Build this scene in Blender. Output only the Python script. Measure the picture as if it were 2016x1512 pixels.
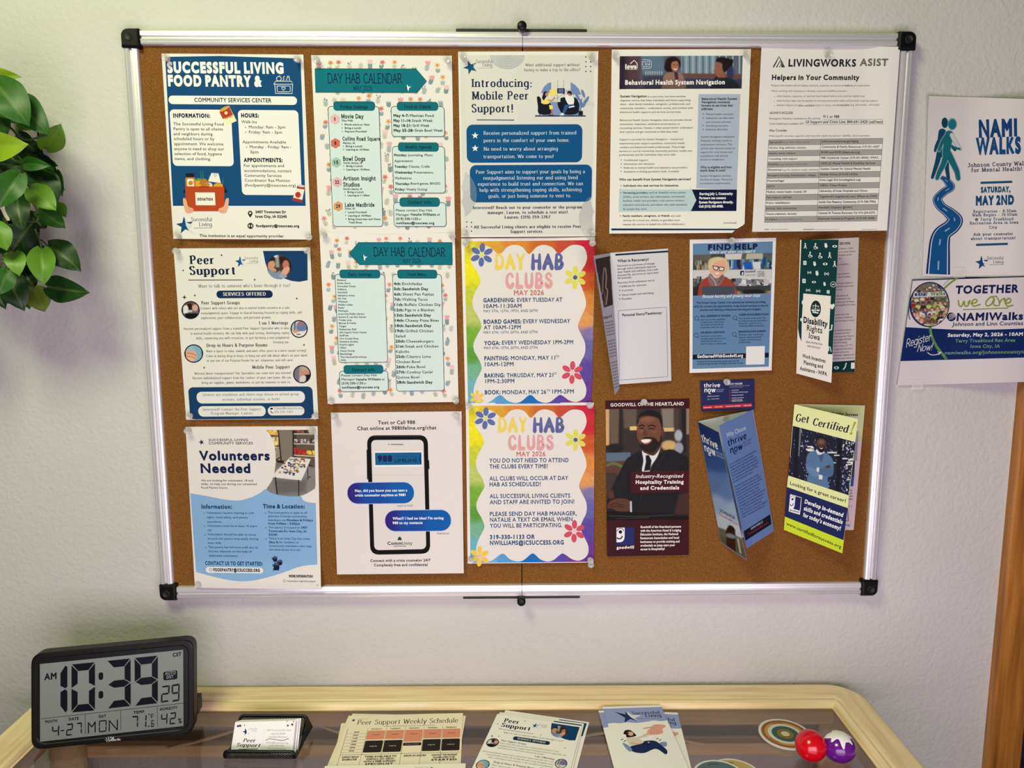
import bpy, math, random
import numpy as np
from mathutils import Vector, Matrix
from mathutils.geometry import tessellate_polygon

S = bpy.context.scene
for _o in list(bpy.data.objects):
    bpy.data.objects.remove(_o)

# ------------------------------------------------------------------ camera
W, H = 2016, 1512
FPX = 1480.0
CAM = np.array([-0.0321, -1.2380, 0.0808])
PITCH, YAW, ROLL = 0.13952, 0.01404, -0.00079
FW = np.array([math.sin(YAW) * math.cos(PITCH), math.cos(YAW) * math.cos(PITCH), -math.sin(PITCH)])
_r = np.array([math.cos(YAW), -math.sin(YAW), 0.0])
_u = np.cross(_r, FW)
RT = math.cos(ROLL) * _r + math.sin(ROLL) * _u
UP = -math.sin(ROLL) * _r + math.cos(ROLL) * _u
cam = bpy.data.cameras.new('camera')
cam.sensor_width = 36.0
cam.lens = FPX / W * 36.0
cam.clip_start = 0.02
camo = bpy.data.objects.new('camera', cam)
S.collection.objects.link(camo)
_m = Matrix(((RT[0], UP[0], -FW[0], CAM[0]), (RT[1], UP[1], -FW[1], CAM[1]), (RT[2], UP[2], -FW[2], CAM[2]), (0, 0, 0, 1)))
camo.matrix_world = _m
S.camera = camo

# ------------------------------------------------------------------ world and lights
wd = bpy.data.worlds.new('room_ambient')
S.world = wd
wd.use_nodes = True
wd.node_tree.nodes['Background'].inputs[0].default_value = (0.80, 0.72, 0.83, 1)
wd.node_tree.nodes['Background'].inputs[1].default_value = 0.07


def area_light(name, loc, target, sx, sy, power, col):
    l = bpy.data.lights.new(name, 'AREA')
    l.shape = 'RECTANGLE'
    l.size, l.size_y = sx, sy
    l.energy = power
    l.color = col
    o = bpy.data.objects.new(name, l)
    S.collection.objects.link(o)
    o.location = loc
    o.rotation_euler = (Vector(target) - Vector(loc)).to_track_quat('-Z', 'Y').to_euler()
    return o


area_light('ceiling_panel_light', (-0.70, -1.18, 1.18), (-0.3, 0, 0.1), 0.55, 0.55, 24, (0.93, 1.0, 0.58))
area_light('front_fill_light', (0.10, -1.42, -0.44), (0.1, 0, -0.15), 1.4, 0.8, 20.5, (1.0, 0.85, 0.98))  # added fill near the camera, placed and tinted to match the wall tones

S.view_settings.view_transform = 'Standard'
S.view_settings.look = 'None'
S.view_settings.exposure = 0.0
S.view_settings.gamma = 1.0
S.view_settings.use_curve_mapping = False


# ------------------------------------------------------------------ ray helpers
def rays(px):
    px = np.atleast_2d(np.asarray(px, float))
    return ((px[:, :1] - W / 2) / FPX) * RT - ((px[:, 1:2] - H / 2) / FPX) * UP + FW


def hit(px, point, normal, off=0.0):
    d = rays(px)
    n = np.asarray(normal, float)
    t = ((np.asarray(point) - CAM) @ n + off) / (d @ n)
    return CAM + d * np.reshape(t, (-1, 1))


def at_y(x, y, depth):
    return hit([(x, y)], (0, depth, 0), (0, -1, 0))[0]


def at_z(x, y, z):
    return hit([(x, y)], (0, 0, z), (0, 0, 1))[0]


def proj(P):
    d = np.atleast_2d(P) - CAM
    z = d @ FW
    return np.stack([W / 2 + FPX * (d @ RT) / z, H / 2 - FPX * (d @ UP) / z], 1)


# ------------------------------------------------------------------ materials
def lin(c):
    c = np.asarray(c, float) / 255.0
    return np.where(c <= 0.04045, c / 12.92, ((c + 0.055) / 1.055) ** 2.4)


def mat(name, col=None, rough=0.5, metal=0.0, spec=0.5, **kw):
    m = bpy.data.materials.new(name)
    m.use_nodes = True
    b = m.node_tree.nodes['Principled BSDF']
    if col is not None:
        b.inputs['Base Color'].default_value = (*lin(col), 1)
    b.inputs['Roughness'].default_value = rough
    b.inputs['Metallic'].default_value = metal
    b.inputs['Specular IOR Level'].default_value = spec
    for k, v in kw.items():
        b.inputs[k.replace('_', ' ')].default_value = v
    return m


def N(m, kind, **inp):
    n = m.node_tree.nodes.new(kind)
    for k, v in inp.items():
        n.inputs[k].default_value = v
    return n


def L(m, a, ao, b, bi):
    m.node_tree.links.new(a.outputs[ao], b.inputs[bi])


def bsdf(m):
    return m.node_tree.nodes['Principled BSDF']


def noise_mat(name, stops, scale, rough, bump=0.0, detail=4.0, stretch=(1, 1, 1), bscale=None, dist=0.002, spec=0.4):
    """colour ramp over a noise in object space, optional bump"""
    m = mat(name, (128, 128, 128), rough, spec=spec)
    tc = N(m, 'ShaderNodeTexCoord')
    mp = N(m, 'ShaderNodeMapping', Scale=stretch)
    L(m, tc, 'Object', mp, 'Vector')
    nz = N(m, 'ShaderNodeTexNoise', Scale=scale, Detail=detail)
    L(m, mp, 'Vector', nz, 'Vector')
    rp = N(m, 'ShaderNodeValToRGB')
    cr = rp.color_ramp
    cr.elements[0].position, cr.elements[0].color = stops[0][0], (*lin(stops[0][1]), 1)
    cr.elements[1].position, cr.elements[1].color = stops[-1][0], (*lin(stops[-1][1]), 1)
    for p, c in stops[1:-1]:
        e = cr.elements.new(p)
        e.color = (*lin(c), 1)
    L(m, nz, 'Fac', rp, 'Fac')
    L(m, rp, 'Color', bsdf(m), 'Base Color')
    if bump:
        bn = N(m, 'ShaderNodeTexNoise', Scale=bscale or scale, Detail=2.0)
        L(m, mp, 'Vector', bn, 'Vector')
        bp = N(m, 'ShaderNodeBump', Strength=bump, Distance=dist)
        L(m, bn, 'Fac', bp, 'Height')
        L(m, bp, 'Normal', bsdf(m), 'Normal')
    return m


def print_mat(name, rough, spec, k=1.0):
    m = mat(name, (255, 255, 255), rough, spec=spec)
    a = N(m, 'ShaderNodeAttribute')
    a.attribute_name = 'Col'
    v = N(m, 'ShaderNodeVectorMath')
    v.operation = 'SCALE'
    v.inputs['Scale'].default_value = k
    L(m, a, 'Color', v, 0)
    L(m, v, 0, bsdf(m), 'Base Color')
    return m


M = {}
M['wall'] = noise_mat('wall_paint', [(0.3, (188, 187, 184)), (0.7, (194, 193, 190))], 3.0, 0.75, bump=0.6, bscale=150.0, dist=0.0022, spec=0.25)
M['cork'] = noise_mat('cork', [(0.25, (82, 48, 18)), (0.45, (112, 71, 28)), (0.6, (123, 80, 34)), (0.78, (160, 114, 62))], 640.0, 0.85, bump=0.35, detail=4.0, dist=0.001, spec=0.15)
M['alu'] = mat('anodised_aluminium', (226, 225, 228), 0.30, 0.55)
M['alu_dark'] = mat('groove_aluminium', (96, 96, 98), 0.45, 0.7)
M['black'] = mat('black_plastic', (10, 10, 11), 0.42, spec=.22)
M['bar'] = mat('black_rubber_bar', (10, 10, 11), 0.6)
M['paper'] = print_mat('printed_paper', 0.7, 0.08, 0.80)
M['gloss'] = print_mat('coated_paper', 0.55, 0.10, 0.80)
M['handout'] = print_mat('handout_paper', 0.7, 0.08, 0.98)
M['pin'] = mat('clear_plastic', (196, 196, 193), 0.06, spec=.8, Alpha=0.40)
M['steel'] = mat('steel', (190, 190, 190), 0.25, 1.0)


# ------------------------------------------------------------------ mesh building
class MB:
    def __init__(s):
        s.v, s.f, s.c, s.n = [], {3: [], 4: []}, [], 0
        s.ng = []

    def add(s, v, faces, col=None):
        v = np.asarray(v, float).reshape(-1, 3)
        faces = np.asarray(faces, int)
        if len(v) == 0 or faces.size == 0:
            return
        s.v.append(v)
        s.f[faces.shape[1]].append(faces + s.n)
        if col is None:
            col = (0.8, 0.8, 0.8)
        col = np.asarray(col, float)
        s.c.append(np.broadcast_to(col, (len(v), 3)))
        s.n += len(v)

    def build(s, name, material, parent=None, smooth=False, origin=None):
        v = np.concatenate(s.v)
        me = bpy.data.meshes.new(name)
        o = bpy.data.objects.new(name, me)
        org = np.zeros(3) if origin is None else np.asarray(origin, float)
        me.vertices.add(len(v))
        me.vertices.foreach_set('co', (v - org).astype(np.float32).ravel())
        fs = [np.concatenate(s.f[k]) for k in (3, 4) if s.f[k]]
        loops = np.concatenate([f.ravel() for f in fs])
        starts, p = [], 0
        for f in fs:
            starts.append(p + np.arange(len(f)) * f.shape[1])
            p += f.size
        starts = np.concatenate(starts)
        me.loops.add(len(loops))
        me.loops.foreach_set('vertex_index', loops.astype(np.int32))
        me.polygons.add(len(starts))
        me.polygons.foreach_set('loop_start', starts.astype(np.int32))
        a = me.attributes.new('Col', 'FLOAT_COLOR', 'POINT')
        c = np.concatenate(s.c)
        a.data.foreach_set('color', np.concatenate([c, np.ones((len(c), 1))], 1).astype(np.float32).ravel())
        me.update(calc_edges=True)
        me.validate()
        me.polygons.foreach_set('use_smooth', [bool(smooth)] * len(me.polygons))
        me.materials.append(material)
        S.collection.objects.link(o)
        if origin is not None:
            o.location = org
        if parent is not None:
            o.parent = parent
            if origin is None:
                o.matrix_parent_inverse = parent_inv(parent)
            else:
                o.location = org - world_loc(parent)
        return o


def world_loc(o):
    p = np.zeros(3)
    while o is not None:
        p = p + np.array(o.location)
        o = o.parent
    return p


def parent_inv(o):
    w = world_loc(o)
    return Matrix.Translation(Vector(-w))


def tag(o, label=None, cat=None, group=None, kind=None):
    if label:
        o['label'] = label
    if cat:
        o['category'] = cat
    if group:
        o['group'] = group
    if kind:
        o['kind'] = kind
    return o


def empty(name, loc, label, cat, group=None):
    o = bpy.data.objects.new(name, None)
    o.empty_display_size = 0.05
    o.location = loc
    S.collection.objects.link(o)
    return tag(o, label, cat, group)


def grid_faces(nu, nv, wrap_u=False):
    f = []
    for j in range(nv - 1):
        for i in range(nu if wrap_u else nu - 1):
            a, b = j * nu + i, j * nu + (i + 1) % nu
            f.append((a, b, b + nu, a + nu))
    return np.array(f)


def box_mesh(mb, lo, hi, R=None, T=None, bev=0.0, col=None):
    """bevelled box; R 3x3, T offset"""
    lo, hi = np.asarray(lo, float), np.asarray(hi, float)
    import bmesh
    bm = bmesh.new()
    bmesh.ops.create_cube(bm, size=1.0)
    for v in bm.verts:
        for k in range(3):
            v.co[k] = (lo[k] + hi[k]) / 2 + v.co[k] * (hi[k] - lo[k])
    if bev:
        bmesh.ops.bevel(bm, geom=list(bm.edges), offset=bev, segments=3, profile=0.5, affect='EDGES')
    bmesh.ops.triangulate(bm, faces=list(bm.faces))
    bm.verts.index_update()
    v = np.array([list(x.co) for x in bm.verts])
    f = np.array([[q.index for q in x.verts] for x in bm.faces])
    bm.free()
    if R is not None:
        v = v @ np.asarray(R).T
    if T is not None:
        v = v + np.asarray(T)
    mb.add(v, f, col)


def tube(mb, pts, rad, n=10, col=None, cap=True):
    pts = np.asarray(pts, float)
    rad = np.broadcast_to(np.asarray(rad, float), (len(pts),))
    vs = []
    up = np.array([0.0, 0, 1])
    for i, p in enumerate(pts):
        t = pts[min(i + 1, len(pts) - 1)] - pts[max(i - 1, 0)]
        t /= np.linalg.norm(t) + 1e-12
        a = np.cross(t, up)
        if np.linalg.norm(a) < 1e-4:
            a = np.array([1.0, 0, 0])
        a /= np.linalg.norm(a)
        b = np.cross(t, a)
        ang = np.linspace(0, 2 * math.pi, n, endpoint=False)
        vs.append(p + rad[i] * (np.cos(ang)[:, None] * a + np.sin(ang)[:, None] * b))
    v = np.concatenate(vs)
    mb.add(v, grid_faces(n, len(pts), True), col)
    if cap:
        for ring, p in ((vs[0], pts[0]), (vs[-1], pts[-1])):
            vv = np.vstack([ring, p])
            mb.add(vv, [(i, (i + 1) % n, n) for i in range(n)], col)


def lathe(mb, prof, n=24, R=None, T=None, col=None):
    """prof: (r, h) pairs around +Z"""
    ang = np.linspace(0, 2 * math.pi, n, endpoint=False)
    v = np.array([(r * math.cos(a), r * math.sin(a), h) for r, h in prof for a in ang])
    if R is not None:
        v = v @ np.asarray(R).T
    if T is not None:
        v = v + np.asarray(T)
    mb.add(v, grid_faces(n, len(prof), True), col)


def cr(pts, n=6, closed=False):
    """Catmull-Rom spline"""
    P = np.asarray(pts, float)
    m = len(P)
    out = []
    rng = range(m if closed else m - 1)
    for i in rng:
        if closed:
            p0, p1, p2, p3 = P[(i - 1) % m], P[i], P[(i + 1) % m], P[(i + 2) % m]
        else:
            p1, p2 = P[i], P[i + 1]
            p0 = P[i - 1] if i else 2 * p1 - p2
            p3 = P[i + 2] if i + 2 < m else 2 * p2 - p1
        for k in range(n):
            t = k / n
            out.append(0.5 * (2 * p1 + (p2 - p0) * t + (2 * p0 - 5 * p1 + 4 * p2 - p3) * t * t + (3 * p1 - p0 - 3 * p2 + p3) * t ** 3))
    if not closed:
        out.append(P[-1])
    return np.array(out)


# ------------------------------------------------------------------ lettering: built-in sans, thickened by an outline
_adv, _gly = {}, {}


def _text_mesh(s, res=2):
    c = bpy.data.curves.new('glyph', 'FONT')
    c.body = s
    c.size = 1.0
    c.resolution_u = res
    c.fill_mode = 'FRONT'
    o = bpy.data.objects.new('glyph', c)
    S.collection.objects.link(o)
    dg = bpy.context.evaluated_depsgraph_get()
    me = o.evaluated_get(dg).to_mesh()
    v = np.array([x.co[:2] for x in me.vertices]).reshape(-1, 2)
    f = []
    for p in me.polygons:
        q = list(p.vertices)
        for k in range(1, len(q) - 1):
            f.append((q[0], q[k], q[k + 1]))
    o.evaluated_get(dg).to_mesh_clear()
    bpy.data.objects.remove(o)
    bpy.data.curves.remove(c)
    return v, np.array(f, int).reshape(-1, 3)


_hh = _text_mesh('HH')[0]
_HW = _hh[:, 0].max() - _hh[:, 0].min()
_CAP = _text_mesh('H')[0][:, 1].max()


def sans(ch, w):
    key = (ch, round(w, 3))
    res = 5 if w > .09 else 3 if w > .05 else 2
    if key in _gly:
        return _gly[key]
    if ch not in _adv:
        q = _text_mesh('H' + ch + 'H')[0][:, 0]
        _adv[ch] = (q.max() - q.min() - _HW) / _CAP
    if ch == ' ':
        _gly[key] = (np.zeros((0, 2)), np.zeros((0, 3), int), _adv[ch], None)
        return _gly[key]
    v, f = _text_mesh(ch, res)
    v = v / _CAP
    if len(f) == 0:
        _gly[key] = (np.zeros((0, 2)), np.zeros((0, 3), int), _adv[ch], None)
        return _gly[key]
    ids, out, mp = {}, [], []
    for p in v:
        k = (round(p[0], 4), round(p[1], 4))
        if k not in ids:
            ids[k] = len(out)
            out.append(p)
        mp.append(ids[k])
    v = np.array(out)
    f = np.array(mp)[f]
    f = np.array([t for t in f if len(set(t)) == 3])
    a = v[f[:, 1]] - v[f[:, 0]]
    b = v[f[:, 2]] - v[f[:, 0]]
    flip = (a[:, 0] * b[:, 1] - a[:, 1] * b[:, 0]) < 0
    f[flip] = f[flip][:, ::-1]
    zo = [0.0] * len(v)
    if w > 0:
        cnt = {}
        for t in f:
            for i in range(3):
                e = (t[i], t[(i + 1) % 3])
                cnt[e] = cnt.get(e, 0) + 1
        bd = [e for e in cnt if (e[1], e[0]) not in cnt]
        nv, nf, n0 = [], [], len(v)
        vn = {}
        for i, j in bd:
            d = v[j] - v[i]
            n = np.array([d[1], -d[0]]) / (np.linalg.norm(d) + 1e-9)
            for q in (i, j):
                vn.setdefault(q, []).append(n)
        idx = {}
        for q, ns in vn.items():
            m = np.mean(ns, 0)
            l2 = max(m @ m, 0.35)
            idx[q] = n0 + len(nv)
            nv.append(v[q] + m / l2 * w)
        if nv:
            nv = np.array(nv)
            allv = np.vstack([v, nv])
            q, nf = [], []
            for k, (i, j) in enumerate(bd):
                b = n0 + len(q)
                q += [allv[i], allv[j], allv[idx[j]], allv[idx[i]]]
                zo += [1 + k % 7] * 4
                nf += [(b, b + 1, b + 2), (b, b + 2, b + 3)]
            v = np.vstack([v, q])
            f = np.vstack([f, nf])
    _gly[key] = (v, f, _adv[ch] + w * 1.9, np.array(zo))
    return _gly[key]


# ------------------------------------------------------------------ lettering: pen strokes (serif, hand-lettered, script)
GL = {}
_src = r'''
A 7.4 0 0,3.7 10,7.4 0|1.3 3.6,6.1 3.6
B 6.4 .6 0,.6 10|~.6 10,3.6 10,5.3 7.7,3.6 5.3,.6 5.3|~.6 5.3,4 5.3,6 2.7,4 0,.6 0
C 7.2 ~6.6 8,5.4 9.6,3.8 10,1.5 8.6,.6 5,1.5 1.4,3.8 0,5.5 .4,6.8 2
D 7.4 .6 0,.6 10|~.6 10,3.5 10,6.2 8.3,7 5,6.2 1.7,3.5 0,.6 0
E 5.8 .6 0,.6 10|.6 10,5.4 10|.6 5.2,4.6 5.2|.6 0,5.6 0
F 5.4 .6 0,.6 10|.6 10,5.4 10|.6 5.2,4.6 5.2
G 7.8 ~6.6 8.2,5.4 9.6,3.8 10,1.5 8.6,.6 5,1.5 1.4,3.8 0,5.6 .4,6.9 1.6|6.9 1.2,6.9 4.4|6.9 4.4,4.6 4.4
H 7.6 .7 0,.7 10|6.9 0,6.9 10|.7 5.2,6.9 5.2
I 2 1 0,1 10
J 4 ~3.2 10,3.2 2.5,2.4 .4,1.2 0,0 .8
K 6.8 .6 0,.6 10|6 10,.8 4.4|2.4 6,6.6 0
L 5.4 .6 10,.6 0|.6 0,5.2 0
M 9 .8 0,1 10|1 10,4.5 1,8 10|8.2 0,8 10
N 7.6 .7 0,.7 10|.7 10,6.9 0|6.9 0,6.9 10
O 8 ~4 10,1.5 8.7,.5 5,1.5 1.3,4 0,6.5 1.3,7.5 5,6.5 8.7,4 10
P 6 .6 0,.6 10|~.6 10,3.7 10,5.6 7.4,3.7 4.8,.6 4.8
Q 8 ~4 10,1.5 8.7,.5 5,1.5 1.3,4 0,6.5 1.3,7.5 5,6.5 8.7,4 10|4.6 2.4,7.6 -1
R 6.4 .6 0,.6 10|~.6 10,3.7 10,5.6 7.4,3.7 4.8,.6 4.8|3 4.8,6.2 0
S 5.8 ~5.2 8.2,4.2 9.7,2.8 10,1.1 9.3,.6 7.6,1.5 6.1,3.3 5.1,5 3.8,5.3 2,4.3 .5,2.7 0,1.3 .4,.3 2
T 6.6 3.3 0,3.3 10|.2 10,6.4 10
U 7.2 ~.6 10,.6 3.4,1.6 .8,3.6 0,5.6 .8,6.6 3.4,6.6 10
V 7 0 10,3.5 0,7 10
W 10.4 0 10,2.7 0,5.2 9,7.7 0,10.4 10
X 6.8 .3 0,6.3 10|.5 10,6.5 0
Y 6.6 0 10,3.3 4.8,6.6 10|3.3 4.8,3.3 0
Z 6.2 .5 10,5.8 10|5.8 10,.4 0|.4 0,5.9 0
a 5.6 ~.8 5.2,1.6 6.3,2.8 6.6,4 6,4.4 4.6,4.4 1.4,5.2 0|~4.4 3.9,2.2 3.6,.7 2.6,.6 1.2,1.6 .1,2.8 .2,4.4 1.6
b 6 .7 0,.7 10.4|~.7 4.8,1.8 6.3,3.3 6.6,4.9 5.6,5.5 3.3,4.9 1,3.3 0,1.8 .3,.7 1.7
c 5.2 ~4.8 5.2,4.2 6.3,3 6.6,1.2 5.6,.5 3.3,1.2 1,3 0,4.2 .4,4.9 1.4
d 6 5.3 0,5.3 10.4|~5.3 4.8,4.2 6.3,2.7 6.6,1.1 5.6,.5 3.3,1.1 1,2.7 0,4.2 .3,5.3 1.7
e 5.5 .6 3.5,5 3.5|~5 3.5,4.6 5.6,3 6.6,1.2 5.7,.5 3.3,1.2 .9,3.1 0,5 1.2
f 3.6 ~3.9 9.7,2.9 10.4,1.8 9.6,1.6 8,1.6 0|0 6.5,3.4 6.5
g 6 ~5.3 4.8,4.2 6.3,2.7 6.6,1.1 5.6,.5 3.3,1.1 1,2.7 0,4.2 .3,5.3 1.7|~5.3 6.6,5.3 -1,4.6 -2.7,2.8 -3.3,.9 -2.6
h 6 .7 0,.7 10.4|~.7 4.6,2 6.2,3.3 6.6,4.8 6,5.2 4.4,5.2 0
i 2 1 0,1 6.6|1 8.9,1 9.4
j 2.2 ~1.2 6.6,1.2 -1.2,.6 -2.9,-.8 -3.1|1.2 8.9,1.2 9.4
k 5.8 .7 0,.7 10.4|5 6.6,.9 2.9|2.2 4.1,5.4 0
l 2 1 0,1 10.4
m 9 .7 0,.7 6.6|~.7 4.6,1.8 6.2,3 6.6,4.2 6,4.5 4.6,4.5 0|~4.5 4.6,5.7 6.2,6.9 6.6,8 6,8.3 4.6,8.3 0
n 6 .7 0,.7 6.6|~.7 4.6,2 6.2,3.3 6.6,4.8 6,5.2 4.4,5.2 0
o 6 ~3 6.6,1.2 5.6,.5 3.3,1.2 1,3 0,4.8 1,5.5 3.3,4.8 5.6,3 6.6
p 6 .7 -3,.7 6.6|~.7 4.8,1.8 6.3,3.3 6.6,4.9 5.6,5.5 3.3,4.9 1,3.3 0,1.8 .3,.7 1.7
q 6 5.3 -3,5.3 6.6|~5.3 4.8,4.2 6.3,2.7 6.6,1.1 5.6,.5 3.3,1.1 1,2.7 0,4.2 .3,5.3 1.7
r 4.2 .9 0,.9 6.6|~.9 4.4,1.9 6.1,3 6.6,4 6.2
s 4.6 ~4.1 5.3,3.2 6.5,2.2 6.6,.9 6.1,.7 4.8,1.7 3.8,3 3.1,4.1 2.1,3.8 .6,2.3 0,1.2 .2,.3 1.4
t 3.8 ~1.6 8.6,1.6 1.6,2.2 .2,3.4 .4|0 6.5,3.5 6.5
u 6 ~.8 6.6,.8 2.2,1.3 .5,2.8 0,4.2 .5,5.3 2|5.3 0,5.3 6.6
v 5.4 .2 6.6,2.7 0,5.2 6.6
w 8 .2 6.6,2.2 0,4 6,5.8 0,7.8 6.6
x 5.4 .4 0,5 6.6|.5 6.6,5.1 0
y 5.4 .2 6.6,2.8 0|~5.2 6.6,2.8 0,1.6 -2.6,.2 -3.1
z 5 .5 6.6,4.6 6.6|4.6 6.6,.4 0|.4 0,4.7 0
0 6.2 ~3.1 10,1.2 8.6,.5 5,1.2 1.4,3.1 0,5 1.4,5.7 5,5 8.6,3.1 10
1 4 .6 8.2,2.4 10|2.4 10,2.4 0
2 6 ~.6 7.6,1.4 9.5,3.1 10,4.9 9.2,5.2 7.2,3.8 4.6,.5 0|.5 0,5.6 0
3 6 ~.6 8.4,1.8 9.8,3.2 10,4.9 9,5 6.8,3.6 5.4,2.2 5.3|~2.2 5.3,4 5.1,5.4 3.6,5 1.2,3 0,1.4 .4,.4 1.8
4 6.2 4.4 0,4.4 10|4.4 10,.4 3|.4 3,6 3
5 6 5 10,1.3 10|~1.3 10,.9 5.6,2.8 6.3,4.7 5.6,5.5 3.3,4.6 .8,2.6 0,1.2 .4,.4 1.6
6 6 ~4.8 9.4,3.2 10,1.4 8.2,.6 4.6,.8 2,1.8 .3,3.2 0,4.8 .9,5.4 3,4.7 5.2,3.1 5.9,1.5 5.2,.7 3.5
7 5.8 .4 10,5.4 10|5.4 10,2.2 0
8 6 ~3 10,1.2 9.1,1 7.2,3 5.4,5.2 3.4,4.9 1,3 0,1.1 1,.8 3.4,3 5.4,5 7.2,4.8 9.1,3 10
9 6 ~1.2 .6,2.8 0,4.6 1.8,5.4 5.4,5.2 8,4.2 9.7,2.8 10,1.2 9.1,.6 7,1.3 4.8,2.9 4.1,4.5 4.8,5.3 6.5
. 2 1 0,1 .5
, 2 1.1 .5,.6 -1.6
: 2 1 0,1 .5|1 4.6,1 5.1
; 2 1.1 .5,.6 -1.6|1 4.6,1 5.1
! 2.2 1.1 0,1.1 .5|1.1 2.6,1.1 10
? 5 ~.5 8,1.3 9.6,2.6 10,4.2 9,4.3 7.2,2.6 5,2.4 2.8|2.4 0,2.4 .5
- 3.6 .5 3.6,3.1 3.6
( 3 ~2.6 11,1 8,.6 4.4,1 .8,2.6 -2.2
) 3 ~.4 11,2 8,2.4 4.4,2 .8,.4 -2.2
/ 4 .2 -1,3.6 10.6
' 1.6 .9 10.2,.7 7.8
& 7.4 ~6.6 4.6,5 1.4,2.6 0,.7 1,.8 3.2,2.8 5.2,4.3 7.2,3.9 9.4,2.5 10,1.2 9,1.6 6.8,4 3,6.8 0
@ 10 ~7 6.6,5 7.2,3.2 5.4,3 3,4.4 1.8,6 2.8,7 6.6|~7 6.6,7 2.6,8 2,9.4 4,8.4 8,5 9.8,1.8 8,.6 4,1.8 0,5 -2,7.6 -1.2
'''
for _ln in _src.strip().split('\n'):
    _c, _w, _d = _ln.split(' ', 2)
    _st = []
    for _s in _d.split('|'):
        _sm = _s.startswith('~')
        _st.append((_sm, np.array([[float(x) for x in q.split()] for q in _s.lstrip('~').split(',')])))
    GL[_c] = (float(_w), _st)
GL[' '] = (3.2, [])


def stroke_glyph(ch, st):
    key = (ch, st['id'])
    if key in _gly:
        return _gly[key]
    g = GL.get(ch) or GL.get(ch.upper()) or GL['-']
    wv, wh, ser, flare, lod = st['wv'], st['wh'], st['serif'], st.get('flare', 0), st.get('lod', 5)
    V, F, Z = [], [], []
    zc = [0]

    def quad(p):
        b = len(V)
        V.extend(p)
        Z.extend([zc[0]] * 4)
        F.append((b, b + 1, b + 2))
        F.append((b, b + 2, b + 3))

    def half(p, d):
        l = math.hypot(*d) + 1e-9
        w = math.sqrt((wv * d[1] / l) ** 2 + (wh * d[0] / l) ** 2) / 2
        return w * (1 + flare * (0.5 - p[1] / 10))

    def disc(p, r, n=8):
        b = len(V)
        zc[0] += 1
        Z.extend([zc[0]] * n)
        zc[0] += 1
        for k in range(n):
            a = 2 * math.pi * (k + .5) / n
            V.append((p[0] + r * math.cos(a), p[1] + r * math.sin(a)))
        for k in range(1, n - 1):
            F.append((b, b + k, b + k + 1))

    for smooth, P in g[1]:
        zc[0] += 1
        pts = cr(P, lod) if smooth else P
        m = len(pts)
        if smooth:
            Lf, Rt = [], []
            for i in range(m):
                d = pts[min(i + 1, m - 1)] - pts[max(i - 1, 0)]
                l = np.linalg.norm(d) + 1e-9
                n = np.array([-d[1], d[0]]) / l * half(pts[i], d)
                Lf.append(pts[i] + n)
                Rt.append(pts[i] - n)
            for i in range(m - 1):
                quad((Lf[i], Lf[i + 1], Rt[i + 1], Rt[i]))
        else:
            for i in range(m - 1):
                d = pts[i + 1] - pts[i]
                l = np.linalg.norm(d) + 1e-9
                n = np.array([-d[1], d[0]]) / l
                a, b = half(pts[i], d), half(pts[i + 1], d)
                e = d / l * (min(a, b) * 0.4 if l < 1 else 0)
                quad((pts[i] + n * a - e, pts[i + 1] + n * b + e, pts[i + 1] - n * b + e, pts[i] - n * a - e))
                if 0 < i:
                    disc(pts[i], min(a, wh / 2 + .1))
        if st.get('round'):
            for e, q in ((0, 1), (m - 1, m - 2)):
                disc(pts[e], half(pts[e], pts[e] - pts[q]))
        elif ser == 0 and smooth is False and m > 1:
            pass
        if ser and ch not in '.,:;!\'()/-':
            for e, q in ((0, 1), (m - 1, m - 2)):
                d = pts[e] - pts[q]
                y = pts[e][1]
                if abs(d[0]) > 0.8 * abs(d[1]):
                    continue
                if min(abs(y - k) for k in (0, 10, 10.4, 6.6, -3)) > 0.05:
                    continue
                x = pts[e][0]
                lo = ser + half(pts[e], d)
                hi = lo
                if ch.islower() and y > 5 and ch not in 'vwxy':
                    hi = half(pts[e], d) * .9
                if ch == 'a' or (ch == 'u' and y == 0):
                    lo = 0
                t = wh * .8
                yy = y - t if y > 1 else y
                zc[0] += 1
                quad(((x - lo, yy), (x - lo, yy + t * 1.1), (x + hi, yy + t * 1.1), (x + hi, yy)))
    v = np.array(V).reshape(-1, 2) / 10
    f = np.array(F, int).reshape(-1, 3)
    _gly[key] = (v, f, (g[0] + st['gap'] + wv * .35) / 10, np.array(Z, float))
    return _gly[key]


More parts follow.
